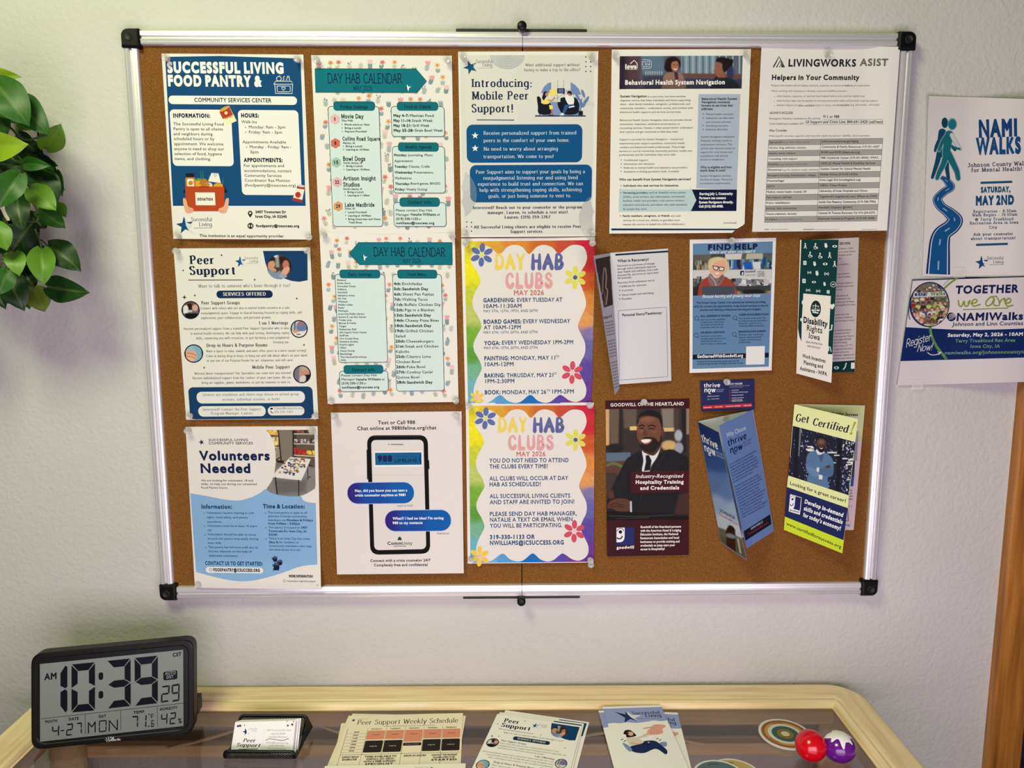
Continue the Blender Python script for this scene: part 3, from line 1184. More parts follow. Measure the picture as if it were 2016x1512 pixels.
for sx, c in ((1, 262), (-1, 535)):
    p.poly(cr([(c - 34 * sx, 1140), (c - 12 * sx, 1142), (c + 4 * sx, 1196), (c + 40 * sx, 1212), (c + 38 * sx, 1238), (c - 6 * sx, 1246), (c - 26 * sx, 1210)], 4, True), skin)
    p.ln([(c, 1214), (c + 38 * sx, 1222)], 2, (190, 120, 90))
    p.ln([(c + 2 * sx, 1228), (c + 34 * sx, 1234)], 2, (190, 120, 90))
logo(p, 242, 1338, 66)
# pin-drop and envelope marks
p.e(728, 1247, 17, 18, INK)
p.poly([(712, 1254), (744, 1254), (728, 1280)], INK)
p.e(728, 1246, 8, 8, (240, 240, 236))
p.e(730, 1341, 22, 22, INK)
p.r(717, 1331, 744, 1351, (240, 240, 236), 3)
p.T('''2407 Towncrest Dr|767|995|1246
Iowa City, IA 52240|767|1000|1280
foodpantry@icsuccess.org|771|1093|1350''', 18, (28, 28, 32), 'b')
p.t('This institution is an equal opportunity provider', 352, 978, 1425, 20, (60, 60, 64), 'r')
p.done('poster', 'blue and white food pantry poster with a drawn red donation box', 'poster')
pins(p, C1, 'the blue food pantry poster', [('top left corner', 98, 90), ('top right corner', 1078, 97), ('bottom left corner', 182, 1416), ('bottom right corner', 1160, 1420)])

# --- two flowery calendars
TEAL = (14, 116, 132)
PALE = (214, 232, 231)


def floral(p, x0, y0, x1, y1, step, seed, tb=None):
    rg = random.Random(seed)
    leaf = [(172, 190, 188), (150, 172, 176), (196, 200, 176), (130, 154, 160), (204, 204, 190)]
    flo = [(236, 164, 116), (234, 172, 156), (240, 186, 130), (224, 146, 138)]
    pink = [(240, 200, 206), (228, 176, 188), (232, 166, 168)]
    p.inc = 3e-7
    rows = int((y1 - y0) / step)
    cols = int((x1 - x0) / step)
    for j in range(rows + 1):
        for i in range(cols + 1):
            a_ = (i + .5 * (j % 2) + rg.uniform(-.2, .2)) / cols
            b_ = (j + rg.uniform(-.2, .2)) / rows
            if not (.045 < a_ < .955 and .035 < b_ < .965):
                continue
            x, y = hap(p.Hq, [(a_, b_)])[0]
            k = (i * 2 + j * 3) % 5
            lean = rg.uniform(-12, 12)
            h = step * rg.uniform(.55, .8)
            lc = rg.choice(leaf)
            p.ln([(x, y + h * .5), (x + lean * .5, y), (x + lean, y - h * .4)], 2.5, (120, 132, 110))
            for q in range(4 if k in (0, 2) else 6):
                f = q // 2 / 3
                sx = 1 if q % 2 else -1
                p.e(x + lean * f + sx * 9, y + h * (.4 - .7 * f), 13, 6, lc, rot=-sx * 50, n=8)
            tx, ty = x + lean, y - h * .45
            if k in (0, 2):
                c = rg.choice(flo)
                for a in range(5):
                    p.e(tx + 11 * math.cos(a * 1.257 + .3), ty + 9 * math.sin(a * 1.257 + .3), 11, 8.5, c, rot=a * 72, n=8)
                p.e(tx, ty, 5, 5, (126, 74, 60), n=8)
            elif k == 3:
                c = rg.choice(pink)
                for a in (-26, 0, 26):
                    p.e(tx + a * .4, ty - 3 + abs(a) * .1, 8, 20, c, rot=a, n=8)
            elif k == 4:
                for a in range(5):
                    p.e(tx + rg.uniform(-16, 16), ty + rg.uniform(-8, 14), 5, 5, (122, 136, 150), n=7)
    p.inc = 2e-6
    p.lift += 2.4e-5


def banner(p, pts, x0, x1, y, h, mx0, mx1, my, mh, bx, by):
    p.poly(pts, (12, 60, 74))
    c = np.mean(pts, 0)
    p.poly([tuple(c + (np.array(q) - c) * np.array([.994, .965])) for q in pts], TEAL)
    for k in range(5):
        yy = c[1] + (k - 2) * 34
        a, b = min(q[0] for q in pts) + 95 + 8 * k, max(q[0] for q in pts) - 95
        p.ln([(a, yy), (b, yy - 3)], 3, (22, 124, 142))
    p.t('DAY HAB CALENDAR', x0, x1, y, h, (16, 34, 60), 'h')
    p.t('MAY 2026', mx0, mx1, my, mh, (14, 40, 66), 'h')
    p.poly([(bx, by - 28), (bx + 14, by - 8), (bx + 34, by - 12), (bx + 16, by + 6), (bx + 12, by + 28), (bx + 2, by + 6)], (238, 244, 240))
    p.poly([(bx - 12, by - 10), (bx + 2, by - 2), (bx + 4, by + 18), (bx - 6, by + 8)], (20, 66, 110))


def card(p, x0, y0, x1, y1, tx0, ty0, tx1, ty1, title, a, b, y, h=23):
    p.r(x0, y0, x1, y1, PALE, 26, line=(18, 52, 70), lw=4)
    p.r(tx0, ty0, tx1, ty1, (14, 110, 126), 24, line=(14, 74, 92), lw=3)
    p.t(title, a, b, y, h, (14, 38, 56), 'hb')


C2 = (600, 90, 900, 470, 1194)
Q2 = [(50, 74), (1152, 78), (1178, 1475), (114, 1475)]
p = Page(Q2, C2, CORK, bump(.0010, m=.002))
floral(p, 60, 85, 1170, 1470, 82, 3)
banner(p, [(78, 178), (872, 180), (956, 277), (880, 369), (84, 366)], 180, 764, 293, 74, 382, 528, 350, 36, 800, 330)
card(p, 180, 474, 614, 1418, 223, 436, 551, 510, 'Friday Outings', 280, 494, 491)
card(p, 674, 474, 1098, 714, 721, 440, 1046, 510, 'Food at Glance', 780, 987, 489)
card(p, 684, 788, 1104, 1156, 730, 758, 1050, 830, 'Weekly Agenda', 786, 993, 804)
card(p, 693, 1228, 1110, 1418, 742, 1190, 1058, 1262, 'Contact Info', 808, 990, 1238)
for n_, x, y, c in ((1, 236, 575, (236, 186, 188)), (8, 240, 764, (214, 112, 100)), (15, 247, 914, (160, 196, 180)), (22, 254, 1069, (232, 178, 190)), (29, 262, 1258, (226, 160, 110))):
    for a in range(6):
        p.e(x + 22 * math.cos(a * 1.047 + .5), y + 22 * math.sin(a * 1.047 + .5), 17, 17, c, n=12)
    p.e(x, y, 18, 18, c)
    s_ = str(n_)
    p.t(s_, x - (4 if s_ == '1' else 8 * len(s_)), x + (4 if s_ == '1' else 8 * len(s_)), y + 12, 25, (40, 36, 52), 'b')
p.T('''Movie Day|287|460|568|31
Collins Road Square|296|591|742|27
Bowl Dogs|300|474|900|30
Artison Insight|301|556|1054|30
Studios|302|430|1102|30
Lake MacBride|315|546|1260|28''', 30, (20, 24, 32), 'hb')
p.T('''Day Hab|291|376|592
Movie starts at 10am|312|508|624
Bring a Lunch|314|440|651
Popcorn Provided!|315|485|678
Marion, IA|300|395|769
Bring a Lunch|322|450|794
Leaving at 10:30am|324|505|820
North Liberty, IA|302|451|925
Bring a Lunch|326|453|949
Leaving at 10:30am|327|508|976
North Liberty, IA|302|451|1129
Bring a Lunch|335|461|1153
Leaving at 11:30am|337|509|1179
Solon, IA|315|394|1282
Lunch Provided!|338|486|1311
Leaving at 10:00am|340|518|1338
Bring Sunscreen and Close|341|592|1365
Toed Shoes|344|448|1391''', 13.5, (50, 56, 62), 'm')
for x, y in ((291, 617), (293, 644), (294, 671), (301, 787), (303, 813), (305, 943), (306, 969), (314, 1146), (316, 1172), (319, 1304), (320, 1331), (322, 1358)):
    bullet(p, x, y, 3.5)
p.T('''May 4-7:|695|816|557||b
Mexican Food|824|1010|557||r
May 11-14:|695|832|596||b
Snack Week|840|1003|596||r
May 18-21:|696|836|635||b
Grill Week|845|976|635||r
May 25-28:|697|852|673||b
Grain Bowl Week|860|1082|673||r''', 20, (40, 44, 50))
p.T('''Monday:|700|800|865||b
Journaling, Music|808|1002|865||r
Appreciation|702|846|911||r
Tuesday:|703|806|955||b
Classes, Crafts|814|980|955||r
Wednesday:|704|848|1001||b
Presentations,|856|1010|1001||r
Meditations|707|836|1046||r
Thursday:|708|822|1090||b
Board games, BINGO|830|1062|1088||r
Friday:|708|786|1134||b
Weekly Outing!|793|960|1134||r
Please contact Day Hab|714|998|1298||r
Manager|715|822|1332||r
Natalie Williams|830|1028|1331||b
at|1036|1060|1331||r
(319) 330-1133|716|886|1365||b
or|892|914|1365||r
nwilliams@icsucess.org|717|1015|1398||b''', 17.5, (40, 44, 52))
p.done('poster', 'flowery calendar with a right pointing teal arrow and Friday outings list', 'poster')
pins(p, C2, 'the Friday outings calendar', [('top left corner', 88, 102), ('top right corner', 1119, 108)])

C3 = (620, 450, 910, 800, 1253)
Q3 = [(38, 28), (1190, 38), (1222, 1475), (108, 1490)]
p = Page(Q3, C3, CORK, bump(.0026, m=.003, b=.001))
floral(p, 60, 60, 1210, 1470, 86, 8)
banner(p, [(372, 117), (1168, 117), (1170, 309), (378, 309), (288, 213)], 500, 1110, 235, 72, 749, 900, 292, 36, 412, 248)
card(p, 168, 388, 621, 1138, 208, 350, 556, 424, 'Daily Outings', 285, 480, 402)
card(p, 658, 388, 1102, 1380, 700, 350, 1040, 426, 'Food Menu', 790, 947, 401)
card(p, 206, 1213, 627, 1384, 243, 1163, 582, 1234, 'Contact Info', 316, 510, 1213)
for i, (w_, a, b) in enumerate((('Petland', 189, 263), ('Dollar Store', 190, 301), ('Crowded Closet', 191, 346), ('5-Below', 193, 271), ('Goodwill', 194, 275), ('Salvation Army', 195, 340), ('Hy-Vee', 196, 266), ('Walmart', 197, 279),
                                ('Hobby Lobby', 198, 322), ('Parks', 199, 248), ('Michaels', 200, 283), ('Iowa City Public Library', 201, 421), ('Robert A. Lee Rec Center', 202, 436), ('Trader Joes', 203, 314), ('Barnes & Noble', 204, 350), ('Target', 205, 267),
                                ('Pedestrian Mall', 206, 352), ('Old Capitol Town Center', 208, 441), ('Stuff etc', 209, 288), ('Orn Crystal Shop', 210, 371), ('Humane Society', 211, 368), ('Prairie Lights', 212, 332), ('Ollie\'s', 213, 268), ('Home Goods', 214, 339),
                                ('Beadology', 215, 318), ('The Haunted Bookshop', 217, 438), ('Aldis', 220, 263))):
    p.t(w_, a, b, 445 + i * 26.15, 13.5, (46, 52, 58), 'm')
p.T('''4th:|671|734|480||b
Enchiladas|743|912|480
5th:|672|735|524||b
Sandwich Day|743|965|524||b
6th:|674|738|569||b
Sheet Pan Fajitas|747|1011|569
7th:|675|734|613||b
Walking Tacos|742|960|613
11th:|676|754|658||b
Buffalo Chicken Dip|763|1070|658
12th:|678|756|703||b
Pigs in a Blanket|765|1015|703
13th:|679|757|748||b
Sandwich Day|765|988|748||b
14th:|680|760|792||b
Cheesy Pizza Bites|768|1055|792
18th:|681|760|837||b
Sandwich Day|768|990|837||b
19th:|683|762|881||b
Grilled Chicken|770|1007|881
Salad|685|769|925
20th:|686|768|969||b
Cheeseburgers|777|1010|969
21st:|687|760|1012||b
Steak and Chicken|768|1051|1012
Kabobs|689|802|1057
25th:|690|770|1100||b
Cilantro Lime|778|985|1100
Chicken Bowl|692|896|1144
26th:|693|774|1187||b
Poke Bowl|782|939|1187
27th:|694|771|1231||b
Cowboy Caviar|779|1006|1231
Quinoa Bowl|695|889|1275
28th:|696|776|1318||b
Sandwich Day|784|1001|1318||b''', 22, (34, 38, 46), 'r')
p.T('''Please contact Day Hab|225|526|1257||r
Manager|226|340|1291||r
Natalie Williams|349|560|1291||b
at|569|594|1291||r
(319) 330-1133|228|410|1325||b
or|416|438|1325||r
nwilliams@icsucess.org|230|547|1359||b''', 18.5, (40, 44, 52))
p.done('poster', 'flowery calendar with a left pointing teal arrow and food menu list', 'poster')
pins(p, C3, 'the food menu calendar', [('top left corner', 72, 52), ('top right corner', 1163, 68), ('bottom left corner', 133, 1468), ('bottom right corner', 1202, 1462)])

# --- mobile peer support poster
C4 = (890, 90, 1190, 480, 1163)
Q4 = [(46, 45), (1117, 42), (1092, 1455), (70, 1462)]
p = Page(Q4, C4, CORK, bump(m=.004))
p.poly([(60, 72), (1085, 72), (1070, 1442), (80, 1445)], (222, 222, 216))
p.poly([(600, 580), (900, 330), (1085, 440), (1085, 460), (700, 460)], (214, 214, 210))
for k in range(12):
    p.ring(423, 72, 128 - k * 10.5, 104 - k * 9, 3, (116, 132, 160), 0, 180, 30)
p.star(140, 165, 56, (24, 84, 124), rot=-22, k=.4)
p.poly([(160, 120), (175, 160), (182, 190), (168, 170)], (222, 222, 216))
p.T('''Successful|182|308|131
Living|232|305|158''', 25, (40, 74, 112), 's1')
p.ln([(196, 172), (310, 170)], 2, (150, 154, 164))
for x in (1021, 1058):
    for y in (86, 123, 159, 196):
        if (x, y) != (1058, 86):
            bullet(p, x, y, 5)
for x, y in ((112, 1345), (148, 1348), (112, 1381), (148, 1382), (148, 1415), (112, 1417)):
    bullet(p, x, y, 5)
p.T('''Want additional support without|557|972|156
having to make a trip to the office?|550|978|194''', 21, (38, 48, 72), 's')
p.T('''Introducing:|148|608|314
Mobile Peer|150|581|410
Support!|150|464|507''', 60, (18, 36, 70), 'sb')
p.ln([(188, 566), (474, 568)], 6, (30, 42, 70))
# two people in armchairs
p.poly([(678, 360), (700, 315), (728, 288), (756, 278), (756, 360)], (120, 142, 196))
p.poly([(905, 278), (940, 300), (968, 330), (985, 375), (905, 372)], (120, 142, 196))
p.poly([(690, 430), (985, 430), (985, 530), (690, 530)], (128, 152, 200))
p.ln([(806, 262), (804, 420)], 3, (150, 160, 190))
p.ln([(853, 262), (850, 340)], 3, (150, 160, 190))
p.ln([(855, 342), (905, 342)], 3, (150, 160, 190))
p.r(744, 332, 806, 380, (240, 226, 112), 16)
p.poly([(750, 372), (770, 376), (752, 392)], (240, 226, 112))
p.r(802, 325, 860, 363, (28, 42, 92), 5)
for y in (335, 344, 353):
    p.ln([(812, y), (850, y)], 4, (140, 160, 210))
p.poly([(846, 362), (858, 362), (856, 374)], (28, 42, 92))
ch = (20, 26, 40)
p.poly(cr([(648, 395), (665, 388), (680, 410), (684, 440), (745, 438), (755, 460), (750, 520), (664, 520), (655, 460)], 4, True), ch)
p.poly(cr([(690, 400), (712, 392), (736, 402), (742, 430), (732, 444), (690, 442)], 4, True), (240, 222, 120))
p.poly([(686, 400), (696, 360), (712, 346), (728, 354), (732, 376), (714, 396), (700, 420)], ch)
p.e(722, 372, 12, 16, (196, 132, 100))
p.ln([(736, 415), (762, 420), (782, 394)], 9, (196, 132, 100), cap=True)
p.poly([(740, 452), (768, 456), (770, 484), (745, 486)], (240, 222, 120))
p.ln([(760, 484), (764, 526)], 12, (180, 112, 84))
p.ln([(740, 532), (772, 532)], 10, (90, 40, 36), cap=True)
p.poly(cr([(830, 400), (880, 392), (940, 396), (965, 430), (970, 470), (950, 520), (850, 522), (812, 470), (806, 432), (826, 428)], 5, True), ch)
p.poly(cr([(862, 388), (905, 382), (930, 400), (926, 446), (888, 448)], 4, True), (240, 240, 238))
p.e(894, 366, 17, 18, (186, 116, 88))
p.poly([(876, 362), (884, 346), (904, 346), (914, 360), (912, 380), (900, 364)], (22, 22, 26))
p.ln([(870, 386), (884, 378)], 12, (240, 240, 238), cap=True)
p.poly([(860, 452), (932, 446), (930, 470), (885, 472), (858, 520), (842, 512)], (40, 92, 156))
p.poly([(815, 535), (840, 512), (856, 520), (846, 545), (820, 545)], (242, 242, 240))
p.ln([(895, 470), (930, 462)], 10, (242, 242, 240), cap=True)
p.r(965, 498, 998, 530, (22, 26, 34), 4)
for a, b, c in ((960, 395, 30), (1000, 365, 20), (1026, 415, -30), (985, 440, 10), (1010, 440, -20)):
    p.e(a, b, 11, 34, (106, 132, 184), rot=-c)
p.ln([(982, 498), (990, 400)], 4, (90, 120, 170))
p.ln([(637, 536), (1015, 536)], 9, (24, 48, 110), cap=True)
p.ln([(672, 518), (668, 532)], 5, ch)
p.ln([(742, 518), (744, 532)], 5, ch)
p.r(109, 603, 991, 889, (14, 84, 138), 48)
p.r(135, 912, 1064, 1190, (14, 84, 138), 48)
p.star(176, 686, 28, (240, 244, 244))
p.star(176, 783, 28, (240, 244, 244))
p.T('''Receive personalized support from trained|240|949|678
peers in the comfort of your own home.|240|896|734
No need to worry about arranging|241|807|799
transportation. We come to you!|240|773|857
Peer Support aims to support your goals by being a|181|1016|974
nonjudgmental listening ear and using lived|238|960|1020
experience to build trust and connection. We can|197|1000|1066
help with strengthening coping skills, achieving|209|988|1112
goals, or just being someone to vent to.|277|908|1158''', 26, (232, 240, 244), 's')
for cx, a0, a1 in ((20, -62, 62), (1135, 118, 242)):
    for k in range(16):
        p.ring(cx, 1135 if cx < 100 else 1322, 165 - k * 6.5, 190 - k * 7, 1.6, (170, 178, 190), a0 + k * 1.2, a1 - k * 1.2, 24)
p.T('''Interested? Reach out to your counselor or the program|158|992|1243
manager, Lauren, to schedule a test visit!|271|880|1281
Lauren: (319) 259-3767|400|750|1317
All Successful Living clients are eligible to receive Peer|165|984|1391
Support services.|445|696|1427''', 20, (26, 40, 70), 'sb')
p.done('poster', 'mobile peer support poster with two rounded blue text panels', 'poster')
pins(p, C4, 'the mobile peer support poster', [('top left corner', 82, 77), ('top right corner', 1068, 78), ('bottom left corner', 102, 1432), ('bottom right corner', 1069, 1430)])

# --- behavioural health sheet
C5 = (1190, 90, 1490, 470, 1194)
Q5 = [(57, 30), (1148, 25), (1098, 1466), (38, 1472)]
p = Page(Q5, C5, CORK, bump(b=.004, r=.016), outline=[(57, 30), (600, 27), (1148, 25), (1122, 720), (1098, 1395), (1085, 1408), (1030, 1440), (1000, 1466), (500, 1470), (38, 1472), (48, 720)], sheet=(238, 238, 230))
p.pic(120, 82, 1075, 336, 240, 66, [
    ('p', [(110, 70), (290, 70), (280, 340), (110, 340)], (84, 62, 70), 60), ('p', [(110, 60), (180, 60), (160, 350), (110, 350)], (40, 34, 56), 60),
    ('p', [(290, 75), (460, 75), (470, 230), (300, 230)], (96, 120, 146), 12), ('p', [(600, 75), (880, 75), (860, 215), (600, 215)], (128, 152, 168), 10)] +
    [('p', [(x, 75), (x + 12, 75), (x + 12, 218), (x, 218)], c, 6) for x, c in zip(range(610, 1080, 26), [(84, 112, 136), (160, 180, 192)] * 10)] +
    [('p', [(x, 200), (x + 7, 200), (x + 7, 235), (x, 235)], (180, 190, 200), 4) for x in range(320, 460, 18)] +
    [('p', [(600, 216), (1090, 228), (1090, 252), (600, 244)], (116, 74, 62), 6), ('p', [(300, 232), (480, 228), (600, 250), (1090, 256), (1090, 345), (300, 345)], (66, 66, 84), 24),
     ('e', 985, 200, 30, 70, (50, 60, 90), 14),
     ('c', [(460, 300), (466, 236), (520, 205), (590, 208), (625, 260), (628, 340), (455, 340)], (150, 116, 102), 8),
     ('c', [(470, 150), (490, 100), (545, 84), (590, 112), (596, 160), (560, 200), (500, 206), (472, 188)], (36, 26, 28), 10),
     ('e', 552, 158, 30, 44, (168, 112, 88), 6), ('c', [(505, 112), (540, 96), (580, 108), (560, 122), (525, 132), (520, 190), (500, 196)], (34, 24, 26), 8),
     ('e', 545, 150, 6, 4, (50, 30, 28), 3), ('e', 570, 150, 5, 4, (50, 30, 28), 3), ('c', [(540, 176), (558, 182), (574, 174), (562, 190), (548, 188)], (236, 220, 210), 4),
     ('p', [(545, 205), (575, 205), (580, 260), (560, 300)], (70, 46, 66), 6),
     ('c', [(850, 300), (862, 252), (900, 240), (1000, 262), (1050, 330), (850, 345)], (36, 44, 46), 8),
     ('p', [(882, 200), (945, 190), (950, 250), (890, 250)], (142, 92, 78), 8),
     ('c', [(868, 126), (890, 104), (930, 110), (940, 160), (930, 220), (884, 238), (872, 214), (856, 196), (868, 170)], (150, 98, 82), 6),
     ('c', [(872, 124), (890, 92), (946, 92), (985, 104), (1010, 110), (1004, 146), (975, 178), (940, 210), (925, 180), (920, 140), (890, 128)], (32, 26, 30), 8),
     ('gy', 250, 420, (24, 24, 52)), ('n', .06)], base=(96, 96, 116))
p.ln([(166, 152), (166, 178)], 6, (245, 245, 245))
p.t('Iowa', 164, 250, 178, 32, (245, 245, 245), 'k')
p.ln([(203, 142), (232, 114), (256, 138), (256, 178)], 6, (245, 245, 245))
p.ln([(162, 185), (258, 186)], 3, (245, 245, 245))
for i, w_ in enumerate(('H O P E', 'I N', 'I O W A')):
    p.t(w_, 292, 356, 131 + i * 19, 11, (225, 228, 232), 'm')
p.ln([(300, 108), (352, 110), (368, 124), (368, 168), (352, 178), (296, 178), (296, 188)], 3, (225, 228, 232))
p.t('Behavioral Health System Navigation', 162, 943, 303, 34, (245, 245, 245), 'b')
p.poly([(737, 379), (1066, 379), (1038, 1130), (720, 1118)], (178, 190, 210))
p.t('System Navigation', 123, 330, 404, 17, INK, 'b')
p.T('''is a non-crisis, but time-sensitive|338|636|404
response service that helps individuals and those supporting|123|674|434
them - their family members, caregivers, professionals, and|123|672|464
community members - understand, access, and connect with|122|693|495
behavioral health supports and services across Iowa.|121|600|526
Behavioral Health System Navigation does not provide clinical|121|680|589
assessment, treatment, medication prescriptions or|121|593|620
counseling services. Instead, it helps people better understand|120|690|650
their options and get connected to what they need.|119|577|681
Support is provided by System Navigators - trained and|119|616|740
experienced peer support specialists, community health|118|628|771
workers and behavioral health professionals. They bridge|118|631|801
barriers to care by connecting community partners, health care|117|687|831
professionals and the individuals they serve with:|116|560|861
Confidential support.|152|344|903
Information and education.|152|396|933
Referrals to mental health and substance use providers.|151|652|962
Assistance in finding psychiatric beds, if needed.|150|586|992
Mental health concerns.|795|1012|543
Substance use disorders|795|1017|573
and recovery services.|795|994|604
Gambling concerns|793|971|633
Addictive disorders|792|966|663
System Navigation addresses|756|1018|720
financial, housing, social or|756|1000|750
employment concerns. The|755|998|780
service also ensures access to|754|1024|810
support for rural Iowans and|753|1002|840
populations with limited|752|967|870
access to healthcare.|751|943|898
System Navigation services|750|991|1026
are free of charge. There are|749|999|1055
no insurance requirements.|748|989|1084
services for a loved one. (Adults or guardians must|144|590|1374||ri
request this service on behalf of a child or adolescent.)|143|630|1405||ri
(continued)|935|1034|1394||ri
who seek|517|598|1340''', 14, (62, 62, 66), 'r')
p.T('''Behavioral Health System|763|1039|424
Navigation connects|762|982|450
Iowans to services that|761|1007|476
address:|760|851|503
Who is eligible and how|751|998|960
much does it cost?|750|948|985
Who can benefit from System Navigation services?|115|677|1055
Individuals who seek services for themselves.|148|583|1103|15
Family members, caregivers, or friends|143|510|1340|15''', 17, INK, 'b')
for x, y in ((132, 896), (132, 926), (131, 955), (130, 985), (775, 536), (774, 566), (773, 626), (772, 656), (130, 1097), (125, 1334)):
    bullet(p, x, y, 4)
p.poly([(116, 1124), (672, 1128), (668, 1100), (720, 1208), (660, 1322), (668, 1298), (110, 1302)], (190, 212, 216))
p.poly([(684, 1127), (1038, 1127), (1034, 1295), (676, 1296), (720, 1210)], (16, 24, 62))
bullet(p, 129, 1152, 4)
p.T('''Partnering providers,|148|342|1159||b
such as disability access points|349|635|1157
(DAPs), social workers, law enforcement, correctional|147|628|1190
facilities, health care providers, crisis service workers,|146|628|1221
educators and schools, and others who seek assistance|146|648|1253
for people they serve.|145|334|1286''', 14.5, (50, 52, 58), 'r')
p.T('''Starting July 1, Community|744|1006|1168
Partners can contact|743|951|1201
System Navigators directly.|741|1009|1234
Call (515) 505-8988.|740|932|1267''', 17, (240, 242, 246), 'k')
p.poly([(54, 1432), (1046, 1434), (1036, 1446), (53, 1447)], (20, 44, 84))
p.done('info_sheet', 'behavioral health navigation sheet with a dark photo banner and curled bottom corner', 'info sheet')
pins(p, C5, 'the behavioral health sheet', [('top left corner', 92, 76), ('top right corner', 1120, 62)])

# --- helpers in your community sheet
C6 = (1470, 80, 1790, 470, 1241)
Q6 = [(113, 43), (1172, 46), (1072, 1450), (42, 1460)]
p = Page(Q6, C6, CORK, lambda a, t: .0012 + .007 * np.abs(a - .48) ** 1.5 * (1 - .3 * t) + .010 * t ** 3 + .006 * t ** 3 * np.abs(a - .5) + .006 * sm(a, .72, 1), sheet=(238, 235, 233))
dk = (52, 52, 54)
p.ln([(203, 204), (248, 122), (288, 204)], 9, dk)
p.ln([(228, 204), (254, 156), (278, 204)], 9, dk)
p.ln([(250, 204), (262, 184), (270, 204)], 7, dk)
p.t('LIVINGWORKS', 318, 834, 196, 52, (44, 44, 48), 'b')
p.t('ASIST', 862, 1078, 191, 51, (112, 112, 112), 'b')
p.t('Helpers in Your Community', 192, 860, 299, 37, (26, 26, 28), 'b')
p.T('''Prepare information about helpers, services, supports, or resources|188|742|349
before|748|808|349||b
you need them.|814|942|349
When working with someone to develop a personal SafePlan consider:|187|766|391
what helpers, supports, or services have helped before and could be helpful now|230|902|430
what further help may be needed to increase immediate safety and provide ongoing support|228|1000|465
whether helpers are|226|388|499
able, available|394|518|501||b
(now or soon), and|524|680|499
acceptable|686|784|498||b
(e.g. personally, culturally)|790|1012|496
What specific services, supports, and networks match the person's SafePlan. Some examples:|168|940|733''', 14, (120, 118, 118), 'r')
for x, y in ((213, 427), (211, 463), (209, 497)):
    bullet(p, x, y, 3, (120, 118, 118))
p.t('ALWAYS INCLUDE', 177, 352, 560, 18, dk, 'm')
p.t('Also Consider', 171, 309, 694, 18, dk, 'm')
p.T('''Emergency Numbers (ambulance, fire, police)|174|562|601
Crisis Helpline(s) available 24/7|173|438|641''', 14, (92, 90, 90), 'r')
p.t('911 or 988', 584, 706, 590, 20, (30, 30, 32), 'm')
p.t('UI Support and Crisis Line: 844-641-5420 (call/text)', 452, 1040, 630, 21, (30, 30, 32), 'm')
p.ln([(580, 604), (1042, 600)], 2, (80, 80, 80))
p.ln([(448, 643), (1044, 635)], 2, (80, 80, 80))
rows = [('Age-specific', '(e.g. older adults, youth)', 'johnsoncountyiowa.gov/aging', 276, 480, 853), ('Alcohol, drug, addiction, recovery', '', 'Community & Family Resources 319-351-4357', 456, 0, 1013), ('Assault, abuse, violence', '', 'RVAP and DVIP (dvipiowa.org)', 372, 0, 864),
        ('Counseling, crisis support', '', '988; GuideLink Center (319-351-8000); WRAC', 385, 0, 1007), ('Disability', '(e.g. physical, intellectual)', 'CDD; JC Mental Health & Disability Services', 244, 460, 982), ('Educational', '(e.g. for students, pupils, teachers)', 'Scanlan Center for School Mental Health', 264, 548, 945),
        ('Emergency housing, homelessness, refugee', '', 'Shelter House (319-351-0326)', 527, 0, 846), ('Financial/legal', '', 'Iowa Legal Aid (iowalegalaid.org)', 284, 0, 870), ('LBGTI+', '', 'WRAC; Trevor Project', 216, 0, 764), ('Medical, mental health, hospital, GP', '', 'University of Iowa Hospitals and Clinics', 457, 0, 921),
        ('Peer support, self-help', '', 'TogetherAll (togetherall.com); RPlace via NAMI', 343, 0, 993), ('Prison, rehabilitation', '', 'Inside Out Reentry Community (319-338-7996)', 328, 0, 985), ('Spiritual, faith communities', '', 'Interfaith Chaplains @UIHC', 383, 0, 806), ('Trauma treatment, recovery', '', 'Central IA Trauma Recovery Ctr 515-224-5372', 382, 0, 979),
        ('Workplace', '(services and supports)', 'Employee Assistance Program (319-335-2058)', 235, 425, 976)]
for i, (a, a2, b, ax, a2x, bx) in enumerate(rows):
    f0, f1 = i / 15, (i + 1) / 15
    xl = lambda f: 168 - 32 * f
    xm = lambda f: 566 - 31 * f
    xr = lambda f: 1040 - 46 * f
    y0_, y1_ = 757 + 631 * f0, 757 + 631 * f1
    yr0, yr1 = 745 + 631 * f0, 745 + 631 * f1
    if i % 2 == 0:
        p.poly([(xl(f0), y0_), (xr(f0), yr0), (xr(f1), yr1), (xl(f1), y1_)], (166, 165, 164))
    p.ln([(xl(f0), y0_), (xr(f0), yr0)], 2, (96, 96, 96))
    yb = y0_ + 27
    p.t(a, xl(f0) + 5, ax, yb - 2, 14, (66, 66, 68), 'm')
    if a2:
        p.t(a2, ax + 6, a2x, yb - 3, 13, (112, 112, 112), 'r')
    p.t(b, xm(f0) + 8, bx, yb - 9, 15, (40, 40, 42), 'm')
p.ln([(136, 1388), (994, 1376)], 2, (96, 96, 96))
p.ln([(168, 757), (136, 1388)], 2, (96, 96, 96))
p.ln([(566, 753), (535, 1383)], 2, (96, 96, 96))
p.ln([(1040, 745), (994, 1376)], 2, (96, 96, 96))
for a, b, w_ in ((135, 170, 5), (180, 320, 2), (432, 514, 5), (520, 705, 2), (876, 992, 2)):
    p.ln([(a, 1442), (b, 1440)], w_, (140, 140, 140))
p.done('info_sheet', 'white sheet of helpers in your community with a gray striped table', 'info sheet')
pins(p, C6, 'the helpers in your community sheet', [('top middle', 630, 98)])
# --- peer support flyer (used on the board and for the handouts on the table)
C7 = (320, 470, 640, 840, 1308)
Q7 = [(88, 78), (1187, 70), (1255, 1450), (190, 1458)]
SK = (206, 150, 122)


def spark(p, x, y, r, c=(20, 28, 52)):
    p.star(x, y, r, c, k=.3, n=4)


